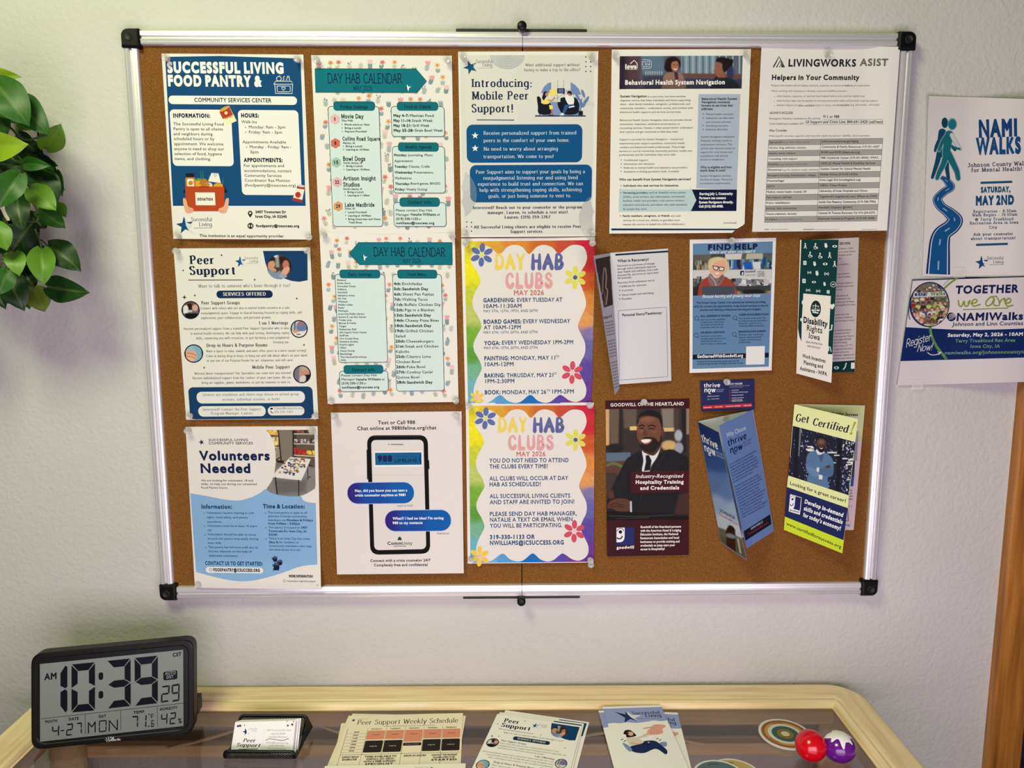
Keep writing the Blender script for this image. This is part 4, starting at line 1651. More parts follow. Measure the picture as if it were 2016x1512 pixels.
def round_pic(p, cx, cy, rx, ry, layers, base, n=44, edge=(20, 30, 56), w=7):
    p.e(cx, cy, rx, ry, edge, n=40)
    p.pic(cx - rx + w, cy - ry + w, cx + rx - w, cy + ry - w, n, n, layers, base, inside=(cx, cy, rx - w, ry - w))


def peer(p, lite=False):
    p.poly([(808, 98), (1166, 97), (1168, 334), (1100, 347), (1040, 340), (920, 300), (850, 260), (826, 190)], (18, 62, 108))
    p.pic(838, 128, 1042, 332, 60, 60, [
        ('p', [(838, 120), (910, 120), (905, 250), (838, 260)], (40, 32, 34), 14), ('p', [(905, 125), (935, 130), (940, 230), (912, 230)], (150, 150, 148), 8), ('e', 910, 140, 14, 10, (215, 218, 220), 8),
        ('c', [(940, 150), (990, 150), (1040, 200), (1030, 260), (980, 240), (950, 200)], (44, 26, 28), 12),
        ('e', 992, 210, 26, 36, (188, 120, 102), 8), ('c', [(855, 190), (895, 180), (905, 215), (880, 250), (850, 240)], SK, 8), ('c', [(862, 230), (905, 240), (915, 262), (880, 262)], SK, 6),
        ('c', [(850, 250), (910, 270), (950, 260), (940, 330), (860, 320)], (128, 144, 166), 10), ('c', [(950, 290), (975, 240), (1015, 225), (1020, 258), (985, 300)], (222, 164, 138), 7), ('c', [(935, 300), (970, 280), (1000, 300), (980, 335)], (150, 164, 184), 8)],
        (70, 56, 58), inside=(940, 228, 101, 101))
    logo(p, 628, 186, 46, (20, 84, 130))
    p.T('''Peer|218|414|203
Support|218|584|288''', 66, (16, 32, 62), 'sk')
    p.ln([(207, 333), (645, 332)], 6, (24, 34, 58))
    for x, y, r in ((475, 132, 13), (166, 256, 12), (741, 330, 13), (176, 471, 21), (259, 456, 13), (1080, 481, 13), (1138, 855, 13), (335, 1038, 13)):
        spark(p, x, y, r)
    p.t("Want to talk to someone who's been through it too?", 286, 1028, 390, 25, (30, 38, 60), 's')
    p.r(432, 418, 888, 476, (20, 44, 84), 29)
    p.t('SERVICES OFFERED', 487, 831, 457, 25, (240, 240, 236), 'sb')
    round_pic(p, 226, 574, 74, 73, [('p', [(150, 490), (300, 490), (300, 560), (150, 560)], (120, 80, 72), 14), ('e', 216, 552, 24, 34, (30, 24, 26), 8), ('c', [(170, 545), (200, 540), (206, 590), (170, 600)], (224, 224, 226), 8), ('e', 262, 556, 24, 26, (206, 164, 148), 10),
                                    ('p', [(180, 600), (280, 600), (276, 660), (186, 660)], (16, 16, 20), 6), ('p', [(200, 574), (240, 574), (236, 590), (202, 590)], (190, 200, 214), 5)], (110, 96, 96))
    round_pic(p, 1099, 726, 70, 72, [('p', [(1030, 650), (1080, 650), (1080, 740), (1030, 740)], (176, 188, 196), 10), ('c', [(1078, 700), (1100, 670), (1140, 680), (1160, 730), (1090, 750)], (104, 122, 170), 8), ('e', 1112, 684, 22, 22, (150, 118, 126), 8), ('p', [(1062, 655), (1070, 655), (1068, 740), (1060, 740)], (40, 40, 50), 3),
                                     ('p', [(1030, 745), (1170, 745), (1170, 800), (1030, 800)], (228, 224, 222), 8), ('c', [(1050, 740), (1085, 730), (1095, 750), (1060, 758)], SK, 5), ('p', [(1078, 766), (1112, 764), (1112, 772), (1080, 774)], (60, 60, 66), 3)], (200, 200, 206))
    round_pic(p, 251, 924, 76, 74, [('p', [(250, 840), (340, 840), (340, 1000), (260, 1000)], (128, 178, 196), 30), ('c', [(180, 900), (230, 900), (270, 915), (276, 960), (240, 985), (190, 960)], (222, 170, 140), 8), ('l', [(200, 920), (240, 925), (270, 940)], 3, (170, 110, 90)), ('c', [(190, 950), (230, 940), (262, 965), (240, 990), (200, 980)], (232, 184, 156), 6),
                                    ('l', [(196, 948), (236, 952), (262, 966)], 3, (170, 110, 90))], (150, 190, 204))
    round_pic(p, 1122, 1090, 72, 73, [('p', [(1050, 1020), (1110, 1020), (1100, 1170), (1050, 1170)], (120, 112, 122), 16), ('c', [(1100, 1050), (1118, 1050), (1124, 1130), (1104, 1130)], (170, 150, 144), 6), ('c', [(1120, 1070), (1180, 1060), (1190, 1090), (1130, 1098)], (196, 140, 112), 6), ('p', [(1140, 1095), (1195, 1090), (1195, 1150), (1150, 1150)], (30, 28, 34), 8),
                                      ('c', [(1112, 1110), (1150, 1104), (1146, 1150), (1104, 1155)], (214, 206, 206), 8)], (186, 160, 140))
    body = (52, 54, 60)
    p.T('''Peer Support Groups|312|621|527
1-on-1 Meetings|776|1010|689
Drop-in Hours & Purpose Rooms|354|844|868
Mobile Peer Support|722|1022|1044''', 24, (26, 30, 44), 'sb')
    p.T('''Connect with others who are also in mental health recovery in a safe,|308|1028|565
nonjudgmental space. Engage in shared learning focused on coping skills, self-|309|1128|604
exploration, peer collaboration, and personal growth.|310|874|643
Receive personalized support from a trained Peer Support Specialist who is also|171|1017|730
in mental health recovery. We can help with goal setting, developing coping|225|1019|768
skills, connecting you with resources, or just by being a non-judgmental|269|1020|806
listening ear.|890|1020|840
Want a space to relax, unwind, and meet other peers in a more casual setting?|350|1158|910
Come in during drop-in hours to hang out and talk about what's on your mind,|352|1167|949
or use one of our Purpose Rooms for art, relaxation, and self-care!|356|1046|987
Worried about transportation? Our Specialists can come visit you instead!|255|1033|1090
Receive individualized support from the comfort of your own home. We can|242|1036|1127
bring art supplies, games, worksheets, or just be someone to vent to.|315|1030|1164''', 17.5, body, 's')
    p.r(205, 1196, 1218, 1447, (20, 62, 104), 40)
    pl = (230, 230, 226)
    p.r(271, 1232, 1148, 1320, pl, 44)
    p.r(285, 1348, 832, 1428, pl, 40)
    p.r(845, 1350, 1143, 1420, pl, 35)
    p.T('''Services are standalone and clients may choose to attend group|322|1096|1262
sessions, individual sessions, or both!|480|941|1301
Interested? Contact the Peer Support|324|791|1382
Program Manager, Lauren:|390|728|1414''', 20, (44, 48, 58), 's')
    p.T('''LDavis@icsuccess.org|898|1126|1372
319-259-3767|898|1050|1402''', 18, (44, 48, 58), 's')
    p.r(866, 1360, 888, 1374, (24, 30, 46), 5)
    p.ln([(872, 1386), (874, 1396), (888, 1402)], 6, (24, 30, 46), cap=True)
    spark(p, 1187, 1384, 11, (10, 30, 60))


p = Page(Q7, C7, CORK, bump(m=.005), sheet=(231, 230, 222))
peer(p)
p.done('flyer', 'peer support flyer with four round photos and a navy footer, pinned to cork', 'flyer')
pins(p, C7, 'the pinned peer support flyer', [('top left corner', 105, 100), ('top right corner', 1160, 90), ('bottom left corner', 208, 1430), ('bottom right corner', 1226, 1430)])

# --- volunteers needed flyer
C8 = (350, 830, 640, 1170, 1290)
Q8 = [(68, 45), (1225, 40), (1255, 1472), (150, 1455)]
p = Page(Q8, C8, CORK, lambda a, t: .0012 + .005 * a * t ** 2 + .0095 * sm(t, .80, .985), sheet=(230, 226, 222), step=6e-5, big=.005)
p.poly(np.vstack([cr([(110, 628), (250, 652), (420, 684), (540, 690), (640, 664), (720, 626), (770, 590), (820, 600)], 6), cr([(1080, 652), (1100, 690), (1150, 708), (1208, 714)], 5), [(1222, 1252)], cr([(1222, 1252), (1080, 1268), (900, 1330), (700, 1384), (540, 1398), (360, 1370), (160, 1318)], 6)]), (136, 178, 220))
pm = cr([(766, 72), (800, 110), (838, 180), (854, 280), (855, 360), (836, 480), (764, 596), (840, 634), (960, 655), (1050, 657), (1130, 632), (1206, 586), (1206, 72)], 4)
pm = np.vstack([cr([(766, 72), (800, 110), (838, 180), (854, 280), (855, 360), (836, 480), (800, 550), (764, 596)], 5), cr([(764, 596), (840, 634), (960, 655), (1050, 657), (1130, 632), (1206, 586)], 5), [(1206, 72)]])
p.pic(762, 70, 1208, 660, 110, 146, [
    ('p', [(760, 60), (1000, 60), (1010, 380), (760, 330)], (150, 138, 124), 14), ('p', [(880, 60), (1005, 60), (1005, 380), (910, 360)], (128, 116, 104), 8),
    ('p', [(1005, 60), (1210, 60), (1210, 400), (1005, 340)], (96, 84, 74), 8), ('p', [(1015, 70), (1040, 70), (1040, 340), (1015, 340)], (70, 60, 54), 4),
    ('bits', 775, 75, 870, 110, 26, 7, 16, [(226, 190, 90), (238, 214, 140), (210, 160, 60)]), ('bits', 836, 140, 885, 210, 26, 6, 18, [(226, 196, 100), (240, 220, 150)]),
    ('p', [(790, 114), (886, 124), (888, 132), (800, 128)], (50, 44, 40), 3), ('p', [(840, 212), (892, 206), (892, 216), (842, 222)], (50, 44, 40), 3), ('p', [(854, 330), (900, 306), (900, 318), (856, 344)], (60, 52, 46), 3), ('p', [(872, 72), (884, 72), (914, 370), (902, 360)], (36, 32, 32), 3),
    ('bits', 1012, 72, 1200, 100, 20, 14, 12, [(190, 70, 60), (60, 50, 50), (220, 214, 206)]), ('p', [(1012, 104), (1206, 106), (1206, 114), (1012, 112)], (206, 200, 190), 3),
    ('bits', 1018, 160, 1200, 184, 26, 10, 11, [(60, 54, 52), (200, 196, 190), (120, 110, 104)]), ('p', [(1012, 190), (1206, 194), (1206, 202), (1012, 198)], (196, 190, 180), 3),
    ('bits', 1020, 245, 1120, 280, 40, 6, 16, [(158, 40, 34), (186, 60, 44), (120, 30, 30)]), ('bits', 1124, 262, 1204, 284, 24, 6, 10, [(226, 186, 50), (240, 206, 90)]), ('p', [(1012, 290), (1206, 300), (1206, 309), (1012, 298)], (206, 196, 176), 3),
    ('p', [(1006, 72), (1016, 72), (1016, 330), (1006, 330)], (26, 22, 22), 3), ('p', [(1012, 330), (1206, 395), (1206, 410), (1012, 350)], (24, 22, 22), 4), ('p', [(860, 335), (1000, 350), (1000, 372), (870, 360)], (40, 36, 36), 4),
    ('gy', 360, 900, (96, 94, 92)), ('p', [(760, 420), (890, 400), (1210, 400), (1210, 670), (760, 670)], (132, 130, 128), 30), ('p', [(840, 500), (1070, 515), (1130, 500), (1120, 620), (870, 640)], (104, 102, 100), 40),
    ('c', [(832, 470), (862, 490), (1064, 512), (1086, 505), (1156, 345), (1148, 328), (1000, 312), (980, 318)], (226, 224, 222), 5),
    ('bits', 985, 325, 1130, 350, 34, 8, 6, [(206, 166, 60), (180, 70, 50), (120, 140, 110), (240, 236, 226), (90, 110, 140)]), ('bits', 930, 352, 1110, 400, 46, 9, 7, [(206, 166, 60), (70, 96, 140), (170, 90, 60), (110, 130, 110), (238, 230, 216), (40, 60, 90)]), ('bits', 890, 400, 1060, 450, 34, 10, 6, [(206, 160, 70), (60, 86, 140), (190, 150, 90), (50, 60, 80)]),
    ('p', [(978, 436), (994, 440), (986, 468), (970, 464)], (60, 76, 110), 2), ('p', [(1006, 446), (1028, 448), (1024, 474), (1002, 472)], (50, 76, 120), 2),
    ('l', [(855, 490), (872, 650)], 8, (24, 24, 26)), ('l', [(1058, 514), (1060, 660)], 6, (30, 30, 32)), ('l', [(1136, 400), (1140, 505)], 5, (40, 40, 42)), ('e', 1156, 486, 12, 5, (60, 58, 58), 3), ('n', .05)], (120, 110, 100), poly=pm)
p.star(208, 180, 26, (24, 42, 92), rot=-18, k=.4)
p.poly([(212, 150), (226, 176), (238, 200), (222, 186)], (228, 224, 220))
p.T('''SUCCESSFUL LIVING|270|614|171
COMMUNITY SERVICES|271|658|200''', 21, (70, 74, 86), 'r')
p.T('''Volunteers|188|806|336
Needed|202|636|447''', 76, (18, 34, 78), 'b')
p.T('''We are looking for volunteers, 18 and|204|658|524
older, to help out during our scheduled|205|690|555
Food Pantry hours.|206|438|587''', 17, (86, 90, 100), 'r')
p.t('Information:', 208, 474, 762, 34, (24, 60, 112), 'b')
p.t('Time & Location:', 746, 1112, 759, 34, (24, 60, 112), 'b')
p.T('''Volunteers receive training in civil|252|664|808
rights, food safety, and pantry|254|613|847
operations.|256|388|885
Volunteers must be at least 18 years|258|692|922
old.|260|298|959
Volunteers should be able to move|262|684|997
around the pantry area easily during|263|705|1034
their shift.|264|382|1071
The pantry has full-time staff, but its|267|702|1109
success depends on the help of|269|648|1145
dedicated volunteers.|272|528|1183
The food pantry is open to all|789|1132|806
Johnson County community|791|1130|838
members on|792|944|871
Mondays & Fridays|954|1183|872||b
from 9:00am - 3:00pm|793|1068|902||b
The pantry is located at|794|1068|936
2407|1078|1136|936||b
Towncrest Dr, Iowa City, IA|795|1128|968||b
52240|797|870|998||b
There is an Iowa City bus route|797|1157|1033
(Bus 9)|799|882|1065||b
for students or|890|1060|1065
community members who may|800|1172|1098
not have access to a car.|802|1078|1130''', 17.5, (44, 70, 112), 'r')
for x, y in ((231, 802), (235, 916), (240, 992), (245, 1103), (767, 802), (770, 930), (774, 1027)):
    bullet(p, x, y, 4.5, (34, 60, 106))
p.t('CONTACT US TO GET STARTED:', 240, 744, 1257, 30, (18, 56, 110), 'b')
p.r(244, 1272, 749, 1330, (232, 232, 236), 29)
p.ring(288, 1297, 12, 11, 4, (90, 90, 100))
p.t('FOODPANTRY@ICSUCCESS.ORG', 312, 719, 1313, 25, (24, 28, 50), 'k')
hd = (18, 28, 60)
for x, y, sc, c in ((852, 1192, .8, hd), (896, 1222, .8, hd), (866, 1250, 1.0, hd)):
    for k in range(4):
        p.ln([(x - 18 * sc + k * 12 * sc, y + 22 * sc), (x - 20 * sc + k * 13 * sc, y - 16 * sc + abs(k - 1.5) * 5)], 9 * sc, c, cap=True)
    p.e(x, y + 24 * sc, 24 * sc, 22 * sc, c)
    p.ln([(x - 22 * sc, y + 20 * sc), (x - 34 * sc, y + 4 * sc)], 9 * sc, c, cap=True)
    for k in range(3):
        p.ln([(x - 12 * sc + k * 12 * sc, y + 10 * sc), (x - 13 * sc + k * 13 * sc, y - 16 * sc)], 2.5 * sc, (136, 178, 220))
p.poly([(840, 1276), (890, 1276), (886, 1302), (834, 1302)], hd)
p.t('MORE INFORMATION', 974, 1182, 1364, 19, (40, 40, 52), 'k')
p.ring(933, 1396, 10, 10, 3, (150, 150, 156))
p.t('icsuccess.org/volunteers', 956, 1206, 1404, 15, (130, 130, 138), 'r')
bullet(p, 1221, 1432, 4)
p.done('flyer', 'white and light blue volunteers flyer with a pantry photo, lower left of the board', 'flyer')
pins(p, C8, 'the volunteers flyer', [('top left corner', 80, 82), ('top right corner', 1174, 86), ('bottom left corner', 184, 1424)])

# --- text or call flyer
C9 = (640, 800, 930, 1140, 1290)
Q9 = [(50, 55), (1195, 43), (1215, 1462), (105, 1472)]
p = Page(Q9, C9, CORK, bump(b=.009, m=.003), sheet=(228, 222, 221))
p.t('Text or Call 988', 464, 788, 156, 31, (34, 34, 40), 'm')
p.t('Chat online at 988lifeline.org/chat', 281, 975, 205, 31, (34, 34, 40), 'm')
RB = lambda q, r: roundpoly(np.array(q, float), r)
p.poly(RB([(366, 254), (899, 251), (922, 1290), (396, 1300)], 80), (16, 16, 18))
p.ln([(430, 262), (850, 259)], 5, (62, 62, 64))
p.ln([(368, 380), (372, 640)], 9, (16, 16, 18))
p.ln([(906, 470), (910, 550)], 9, (16, 16, 18))
p.poly(RB([(403, 295), (862, 292), (886, 1250), (431, 1260)], 46), (224, 219, 217))
p.ln([(412, 600), (864, 600)], 3, (196, 190, 190))
p.e(558, 334, 5, 5, (30, 30, 34))
p.ln([(578, 333), (684, 334)], 6, (30, 30, 34), cap=True)
p.r(428, 394, 856, 526, (240, 240, 242))
p.r(437, 407, 846, 511, (20, 98, 146))
p.t('988', 462, 588, 480, 46, (20, 34, 80), 'kk')
p.t('SUICIDE & CRISIS', 606, 808, 446, 15, (24, 74, 120), 'm')
p.t('LIFELINE', 608, 806, 488, 28, (18, 46, 92), 'b')
p.ln([(836, 422), (830, 460), (838, 500)], 9, (16, 30, 80))


def bubble(x0, y0, x1, y1, l1, l2):
    p.r(x0 - 4, y0 - 4, x1 + 4, y1 + 4, (196, 204, 234), 94)
    a = (y1 - y0) / 2
    pts = [(x0 + a + math.cos(t) * a, y0 + a + math.sin(t) * a) for t in np.radians(np.linspace(90, 270, 14))] + [(x1 - a + math.cos(t) * a, y0 + a + math.sin(t) * a) for t in np.radians(np.linspace(-90, 90, 14))]
    p.r(x0, y0, x1, y1, (18, 84, 170), a)
    p.pic(x0, y0, x1, y1, 150, 60, [('idw', [(x0, y0 + a, (58, 30, 120)), (x0 + 60, y0 + a, (48, 40, 132)), (x0 + 170, y0 + a, (20, 78, 164)), (x1 - 60, y0 + a, (18, 92, 176)), (x1, y0 + a, (16, 100, 170))], 2.0)], poly=pts)
    p.t(l1[0], l1[1], l1[2], l1[3], 21, (236, 240, 250), 'b')
    p.t(l2[0], l2[1], l2[2], l2[3], 21, (236, 240, 250), 'b')


bubble(193, 670, 780, 848, ('Hey, did you know you can text a', 262, 720, 747), ('crisis counselor anytime at 988?', 262, 706, 787))
bubble(524, 912, 1103, 1089, ("What?! I had no idea! I'm saving", 591, 1038, 990), ('988 to my contacts', 591, 854, 1030))
p.t('read at 9:23', 631, 767, 877, 15, (150, 140, 140), 'm')
p.t('Delivered', 982, 1084, 1120, 16, (150, 144, 146), 'r')
p.poly(cr([(634, 1172), (642, 1150), (654, 1142), (666, 1152), (672, 1172)], 5), (24, 66, 44))
p.t('Comm', 546, 672, 1212, 27, (34, 38, 40), 'm')
p.t('Unity', 674, 766, 1212, 27, (110, 138, 40), 'm')
p.t('Crisis Services', 598, 710, 1229, 11, (60, 66, 66), 'm')
p.T('''Connect with a crisis counselor 24/7|396|924|1360
Completely free and confidential|428|898|1399''', 22, (46, 44, 48), 'm')
p.done('flyer', 'white text or call flyer showing a black smartphone with blue chat bubbles', 'flyer')
pins(p, C9, 'the smartphone flyer', [('top left corner', 80, 100), ('top right corner', 1150, 92)])

# --- rainbow club posters
QA = [(35, 42), (1208, 30), (1170, 1490), (72, 1500)]
CA = (900, 460, 1190, 800, 1290)
CB = (900, 780, 1190, 1120, 1290)
QB = [(75, 60), (1197, 55), (1192, 1456), (92, 1466)]


def daisy(p, x, y, r, col, mid, w=.36, rot=0):
    for k in range(6):
        a = k * 60 + rot
        p.e(x + r * .62 * math.sin(math.radians(a)), y - r * .62 * math.cos(math.radians(a)), r * .24, r * .40, col, rot=a, n=18)
    p.e(x, y, r * .2, r * .2, mid, n=18)


def clubs(p):
    p.use(QA)
    p.pic(62, 68, 1176, 1484, 60, 90, [('idw', [(70, 90, (226, 214, 60)), (60, 350, (240, 232, 40)), (80, 560, (196, 208, 60)), (100, 700, (190, 204, 110)), (90, 900, (120, 176, 60)), (110, 1080, (96, 160, 64)), (120, 1200, (120, 180, 150)), (100, 1350, (110, 184, 196)), (140, 1480, (110, 180, 210)),
                                             (300, 90, (224, 168, 60)), (500, 90, (222, 142, 60)), (760, 90, (206, 110, 50)), (950, 85, (200, 80, 60)), (1130, 80, (206, 44, 70)), (1160, 260, (204, 50, 60)), (1160, 420, (206, 92, 50)), (1150, 600, (222, 140, 70)), (1130, 780, (226, 160, 90)),
                                             (1150, 860, (130, 120, 170)), (1150, 1000, (106, 104, 170)), (1150, 1200, (96, 76, 160)), (1150, 1400, (110, 60, 150)), (1000, 1470, (120, 60, 150)), (880, 1470, (90, 76, 170)), (640, 1470, (30, 110, 190)), (400, 1470, (90, 160, 214)), (250, 1480, (110, 176, 216))], 2.2), ('n', .06)])
    cl = [(160, 152), (235, 104), (300, 130), (350, 172), (372, 180), (400, 160), (440, 116), (505, 98), (570, 116), (612, 168), (632, 178), (655, 160), (700, 114), (765, 98), (835, 122), (872, 165), (893, 178), (920, 158), (985, 108), (1045, 98), (1110, 120), (1138, 200), (1122, 270), (1092, 320), (1068, 400), (1090, 470), (1122, 560), (1126, 640), (1085, 730), (1058, 810), (1085, 880), (1120, 960), (1118, 1050), (1080, 1130), (1062, 1190), (1092, 1260), (1130, 1350), (1118, 1430), (1050, 1474), (985, 1462), (930, 1424), (900, 1412), (870, 1430), (820, 1470), (765, 1482), (705, 1462), (665, 1424), (638, 1412), (610, 1428), (560, 1470), (505, 1482), (440, 1462), (400, 1424), (375, 1414), (345, 1428), (290, 1470), (230, 1484), (165, 1456), (143, 1380), (165, 1290), (205, 1210), (215, 1170), (190, 1100), (150, 1030), (145, 960), (180, 880), (214, 815), (190, 740), (145, 660), (135, 580), (165, 500), (205, 420), (180, 340), (130, 270), (122, 205)]
    p.poly(cr(cl, 3, True), (229, 226, 222))
    daisy(p, 216, 186, 102, (96, 112, 172), (222, 226, 120), rot=4)
    daisy(p, 1034, 384, 100, (222, 222, 96), (92, 100, 130), rot=2)
    daisy(p, 1008, 1216, 98, (210, 84, 104), (226, 206, 206), rot=3)
    daisy(p, 174, 1436, 66 if p is PA else 88, (238, 204, 86), (238, 190, 150), rot=2)
    p.t('DAY', 328, 592, 300, 116, (234, 214, 100), 'gr')
    p.t('HAB', 646, 934, 300, 116, (98, 104, 160), 'gr')
    p.t('CLUBS', 422, 836, 466, 116, (224, 168, 168), 'gr')
    p.t('MAY 2026', 498, 760, 538, 42, (196, 110, 108), 'm')


PA = p = Page(QA, CA, CORK, bump(.0012, m=.002), sheet=(238, 236, 232))
clubs(p)
blu = (38, 74, 116)
p.T('''GARDENING:|229|506|599||b
EVERY TUESDAY AT|525|920|596
10AM-11:30AM|233|564|650
BOARD GAMES:|232|563|787||b
EVERY WEDNESDAY|578|990|783
AT 10AM-12PM|233|557|837
YOGA:|236|377|975||b
EVERY WEDNESDAY 1PM-2PM|393|1015|969
PAINTING:|238|455|1108||b
MONDAY, MAY 11|471|858|1105
10AM-12PM|243|494|1160
BAKING:|239|418|1258||b
THRUSDAY, MAY 21|434|842|1256
1PM-2:30PM|246|501|1308
BOOK:|242|380|1406||b
MONDAY, MAY 26|395|780|1404
1PM-2PM|833|1022|1399''', 34, blu, 'm')
p.T('''MAY 5TH, 12TH, 19TH, AND 26TH|231|703|687
MAY 6TH, 13TH, 20TH, AND 27TH|233|703|874
MAY 6TH, 13TH, 20TH, AND 27TH|235|703|1010
TH|862|892|1084|20
ST|846|872|1236|20
TH|784|814|1383|20''', 22, (58, 90, 126), 'r')
p.done('poster', 'rainbow bordered club poster listing gardening, board games and yoga', 'poster')
pins(p, CA, 'the upper rainbow club poster', [('top left corner', 76, 86), ('top right corner', 1190, 76)])
PB = p = Page(QB, CB, CORK, bump(.0026, m=.005), sheet=(236, 232, 230))
clubs(p)
p.use(QB)
p.T('''YOU DO NOT NEED TO ATTEND|282|976|579
THE CLUBS EVERY TIME!|283|793|632
ALL CLUBS WILL OCCUR AT DAY|283|972|736
HAB AS SCHEDULED!|284|732|788
ALL SUCCESSFUL LIVING CLIENTS|285|990|890
AND STAFF ARE INVITED TO JOIN!|286|1026|943
PLEASE SEND DAY HAB MANAGER,|286|1048|1046
NATALIE A TEXT OR EMAIL WHEN|287|1010|1097
YOU WILL BE PARTICIPATING.|287|921|1149
319-330-1133 OR|287|680|1250||b
NWILLIAMS@ICSUCCESS.ORG|287|934|1300||b''', 35, (40, 74, 118), 'm')
p.done('poster', 'rainbow bordered club poster saying you do not need to attend every time', 'poster')
pins(p, CB, 'the lower rainbow club poster', [('top left corner', 104, 92), ('top right corner', 1168, 80), ('bottom left corner', 118, 1444), ('bottom right corner', 1168, 1444), ('bottom tip under another pin', 1178, 1474)])
# ------------------------------------------------------------------ brochures and cards on the right half of the board
def plane3(crop, a, b, c):
    """plane through three places on a sheet, each (crop x, crop y, depth in the room)"""
    x0, y0, x1, y1, cw = crop
    k = (x1 - x0) / cw
    P = [at_y(x0 + q[0] * k, y0 + q[1] * k, q[2]) for q in (a, b, c)]
    n = np.cross(P[1] - P[0], P[2] - P[0])
    n /= np.linalg.norm(n)
    if n @ (CAM - P[0]) < 0:
        n = -n
    return (P[0], n)


C12 = (1160, 460, 1560, 800, 1779)


def brochure(crop, c, label, cat='brochure'):
    q = np.array([crop[0], crop[1]]) + np.array(c) * (crop[2] - crop[0]) / crop[4]
    return empty('brochure', at_y(q[0], q[1], YB - .002), label, cat)


def scribble(p, x0, x1, ys, h, col, seed=0, y1=None, style='m', slope=0.0):
    """rows of print too small to read in the photograph, set with the words that fit the leaflet"""
    words = 'recovery support services people health learn about your help with free community center resources program meet needs today'.split()
    rg = random.Random(seed)
    for y in ys:
        s_ = ' '.join(rg.choice(words) for _ in range(5))
        b = x1 - rg.uniform(0, .12) * (x1 - x0)
        p.t(s_, x0, b, y, h, col, style, y1=y + slope * (b - x0))


b = brochure(C12, (440, 740), 'open gray and white recovery brochure with its left flap sticking out')
p = Page([(183, 168), (690, 130), (720, 1288), (262, 1320)], C12, CORK, bump(m=.003, b=.003), sheet=(214, 214, 218))
p.poly([(228, 178), (690, 148), (691, 163), (229, 193)], (26, 34, 66))
p.t('What is Recovery?', 247, 520, 250, 22, (28, 30, 40), 'b', y1=236)
for i, (w_, a, c) in enumerate((('Recovery is a process of change', 247, 573), ('through which individuals improve', 247, 583), ('their health and wellness, live a self-', 248, 606), ('directed life, and strive to reach their', 248, 610), ('full potential.', 249, 372), ('Recovery from substance use is:', 250, 571),
                                ('Different for everyone', 285, 502), ('A process', 286, 384), ('About health and well-being', 286, 564), ('Possible', 287, 372))):
    y = (290, 318, 345, 373, 398, 438, 470, 505, 545, 580)[i]
    p.t(w_, a, c, y, 16, (72, 74, 82), 'm', y1=y - (c - a) * .07)
    if i > 5:
        p.poly([(264, y - 14), (276, y - 8), (264, y - 2)], (50, 52, 60))
p.ln([(256, 674), (678, 643), (688, 1252), (264, 1283), (256, 674)], 3, (62, 76, 84))
p.t('Personal Story/Testimony:', 291, 638, 724, 21, (34, 36, 44), 'b', y1=702)
p.done('inside_panel', parent=b)
C12L = [(37, 195), (183, 168), (268, 1310), (225, 1415)]
pl = plane3(C12, (183, 168, YB - .003), (262, 1320, YB - .003), (37, 195, YB - .062))
p = Page([(37, 195), (183, 168), (266, 1352), (225, 1415)], C12, pl, Z0, sheet=(206, 206, 212))
p.pic(46, 180, 220, 660, 40, 90, [('l', [(130, 300), (120, 400), (118, 480), (110, 530)], 9, (160, 140, 128)), ('l', [(142, 300), (150, 380), (146, 470), (160, 500), (150, 620)], 7, (190, 168, 150)), ('l', [(120, 480), (140, 560), (135, 640)], 6, (130, 110, 100)), ('n', .05)], (66, 54, 52), poly=[(46, 216), (182, 188), (208, 625), (128, 652)])
p.t('What is it?', 126, 200, 752, 22, (40, 42, 50), 'b', y1=728)
for k in range(22):
    y = 788 + k * 27
    if k in (5, 12):
        continue
    x = 136 + (y - 788) * .148
    p.t('recovery support for people', x, x + 76 - k * 1.3, y, 15, (84, 84, 92), 'm', y1=y - 18)
p.done('flap', parent=b)

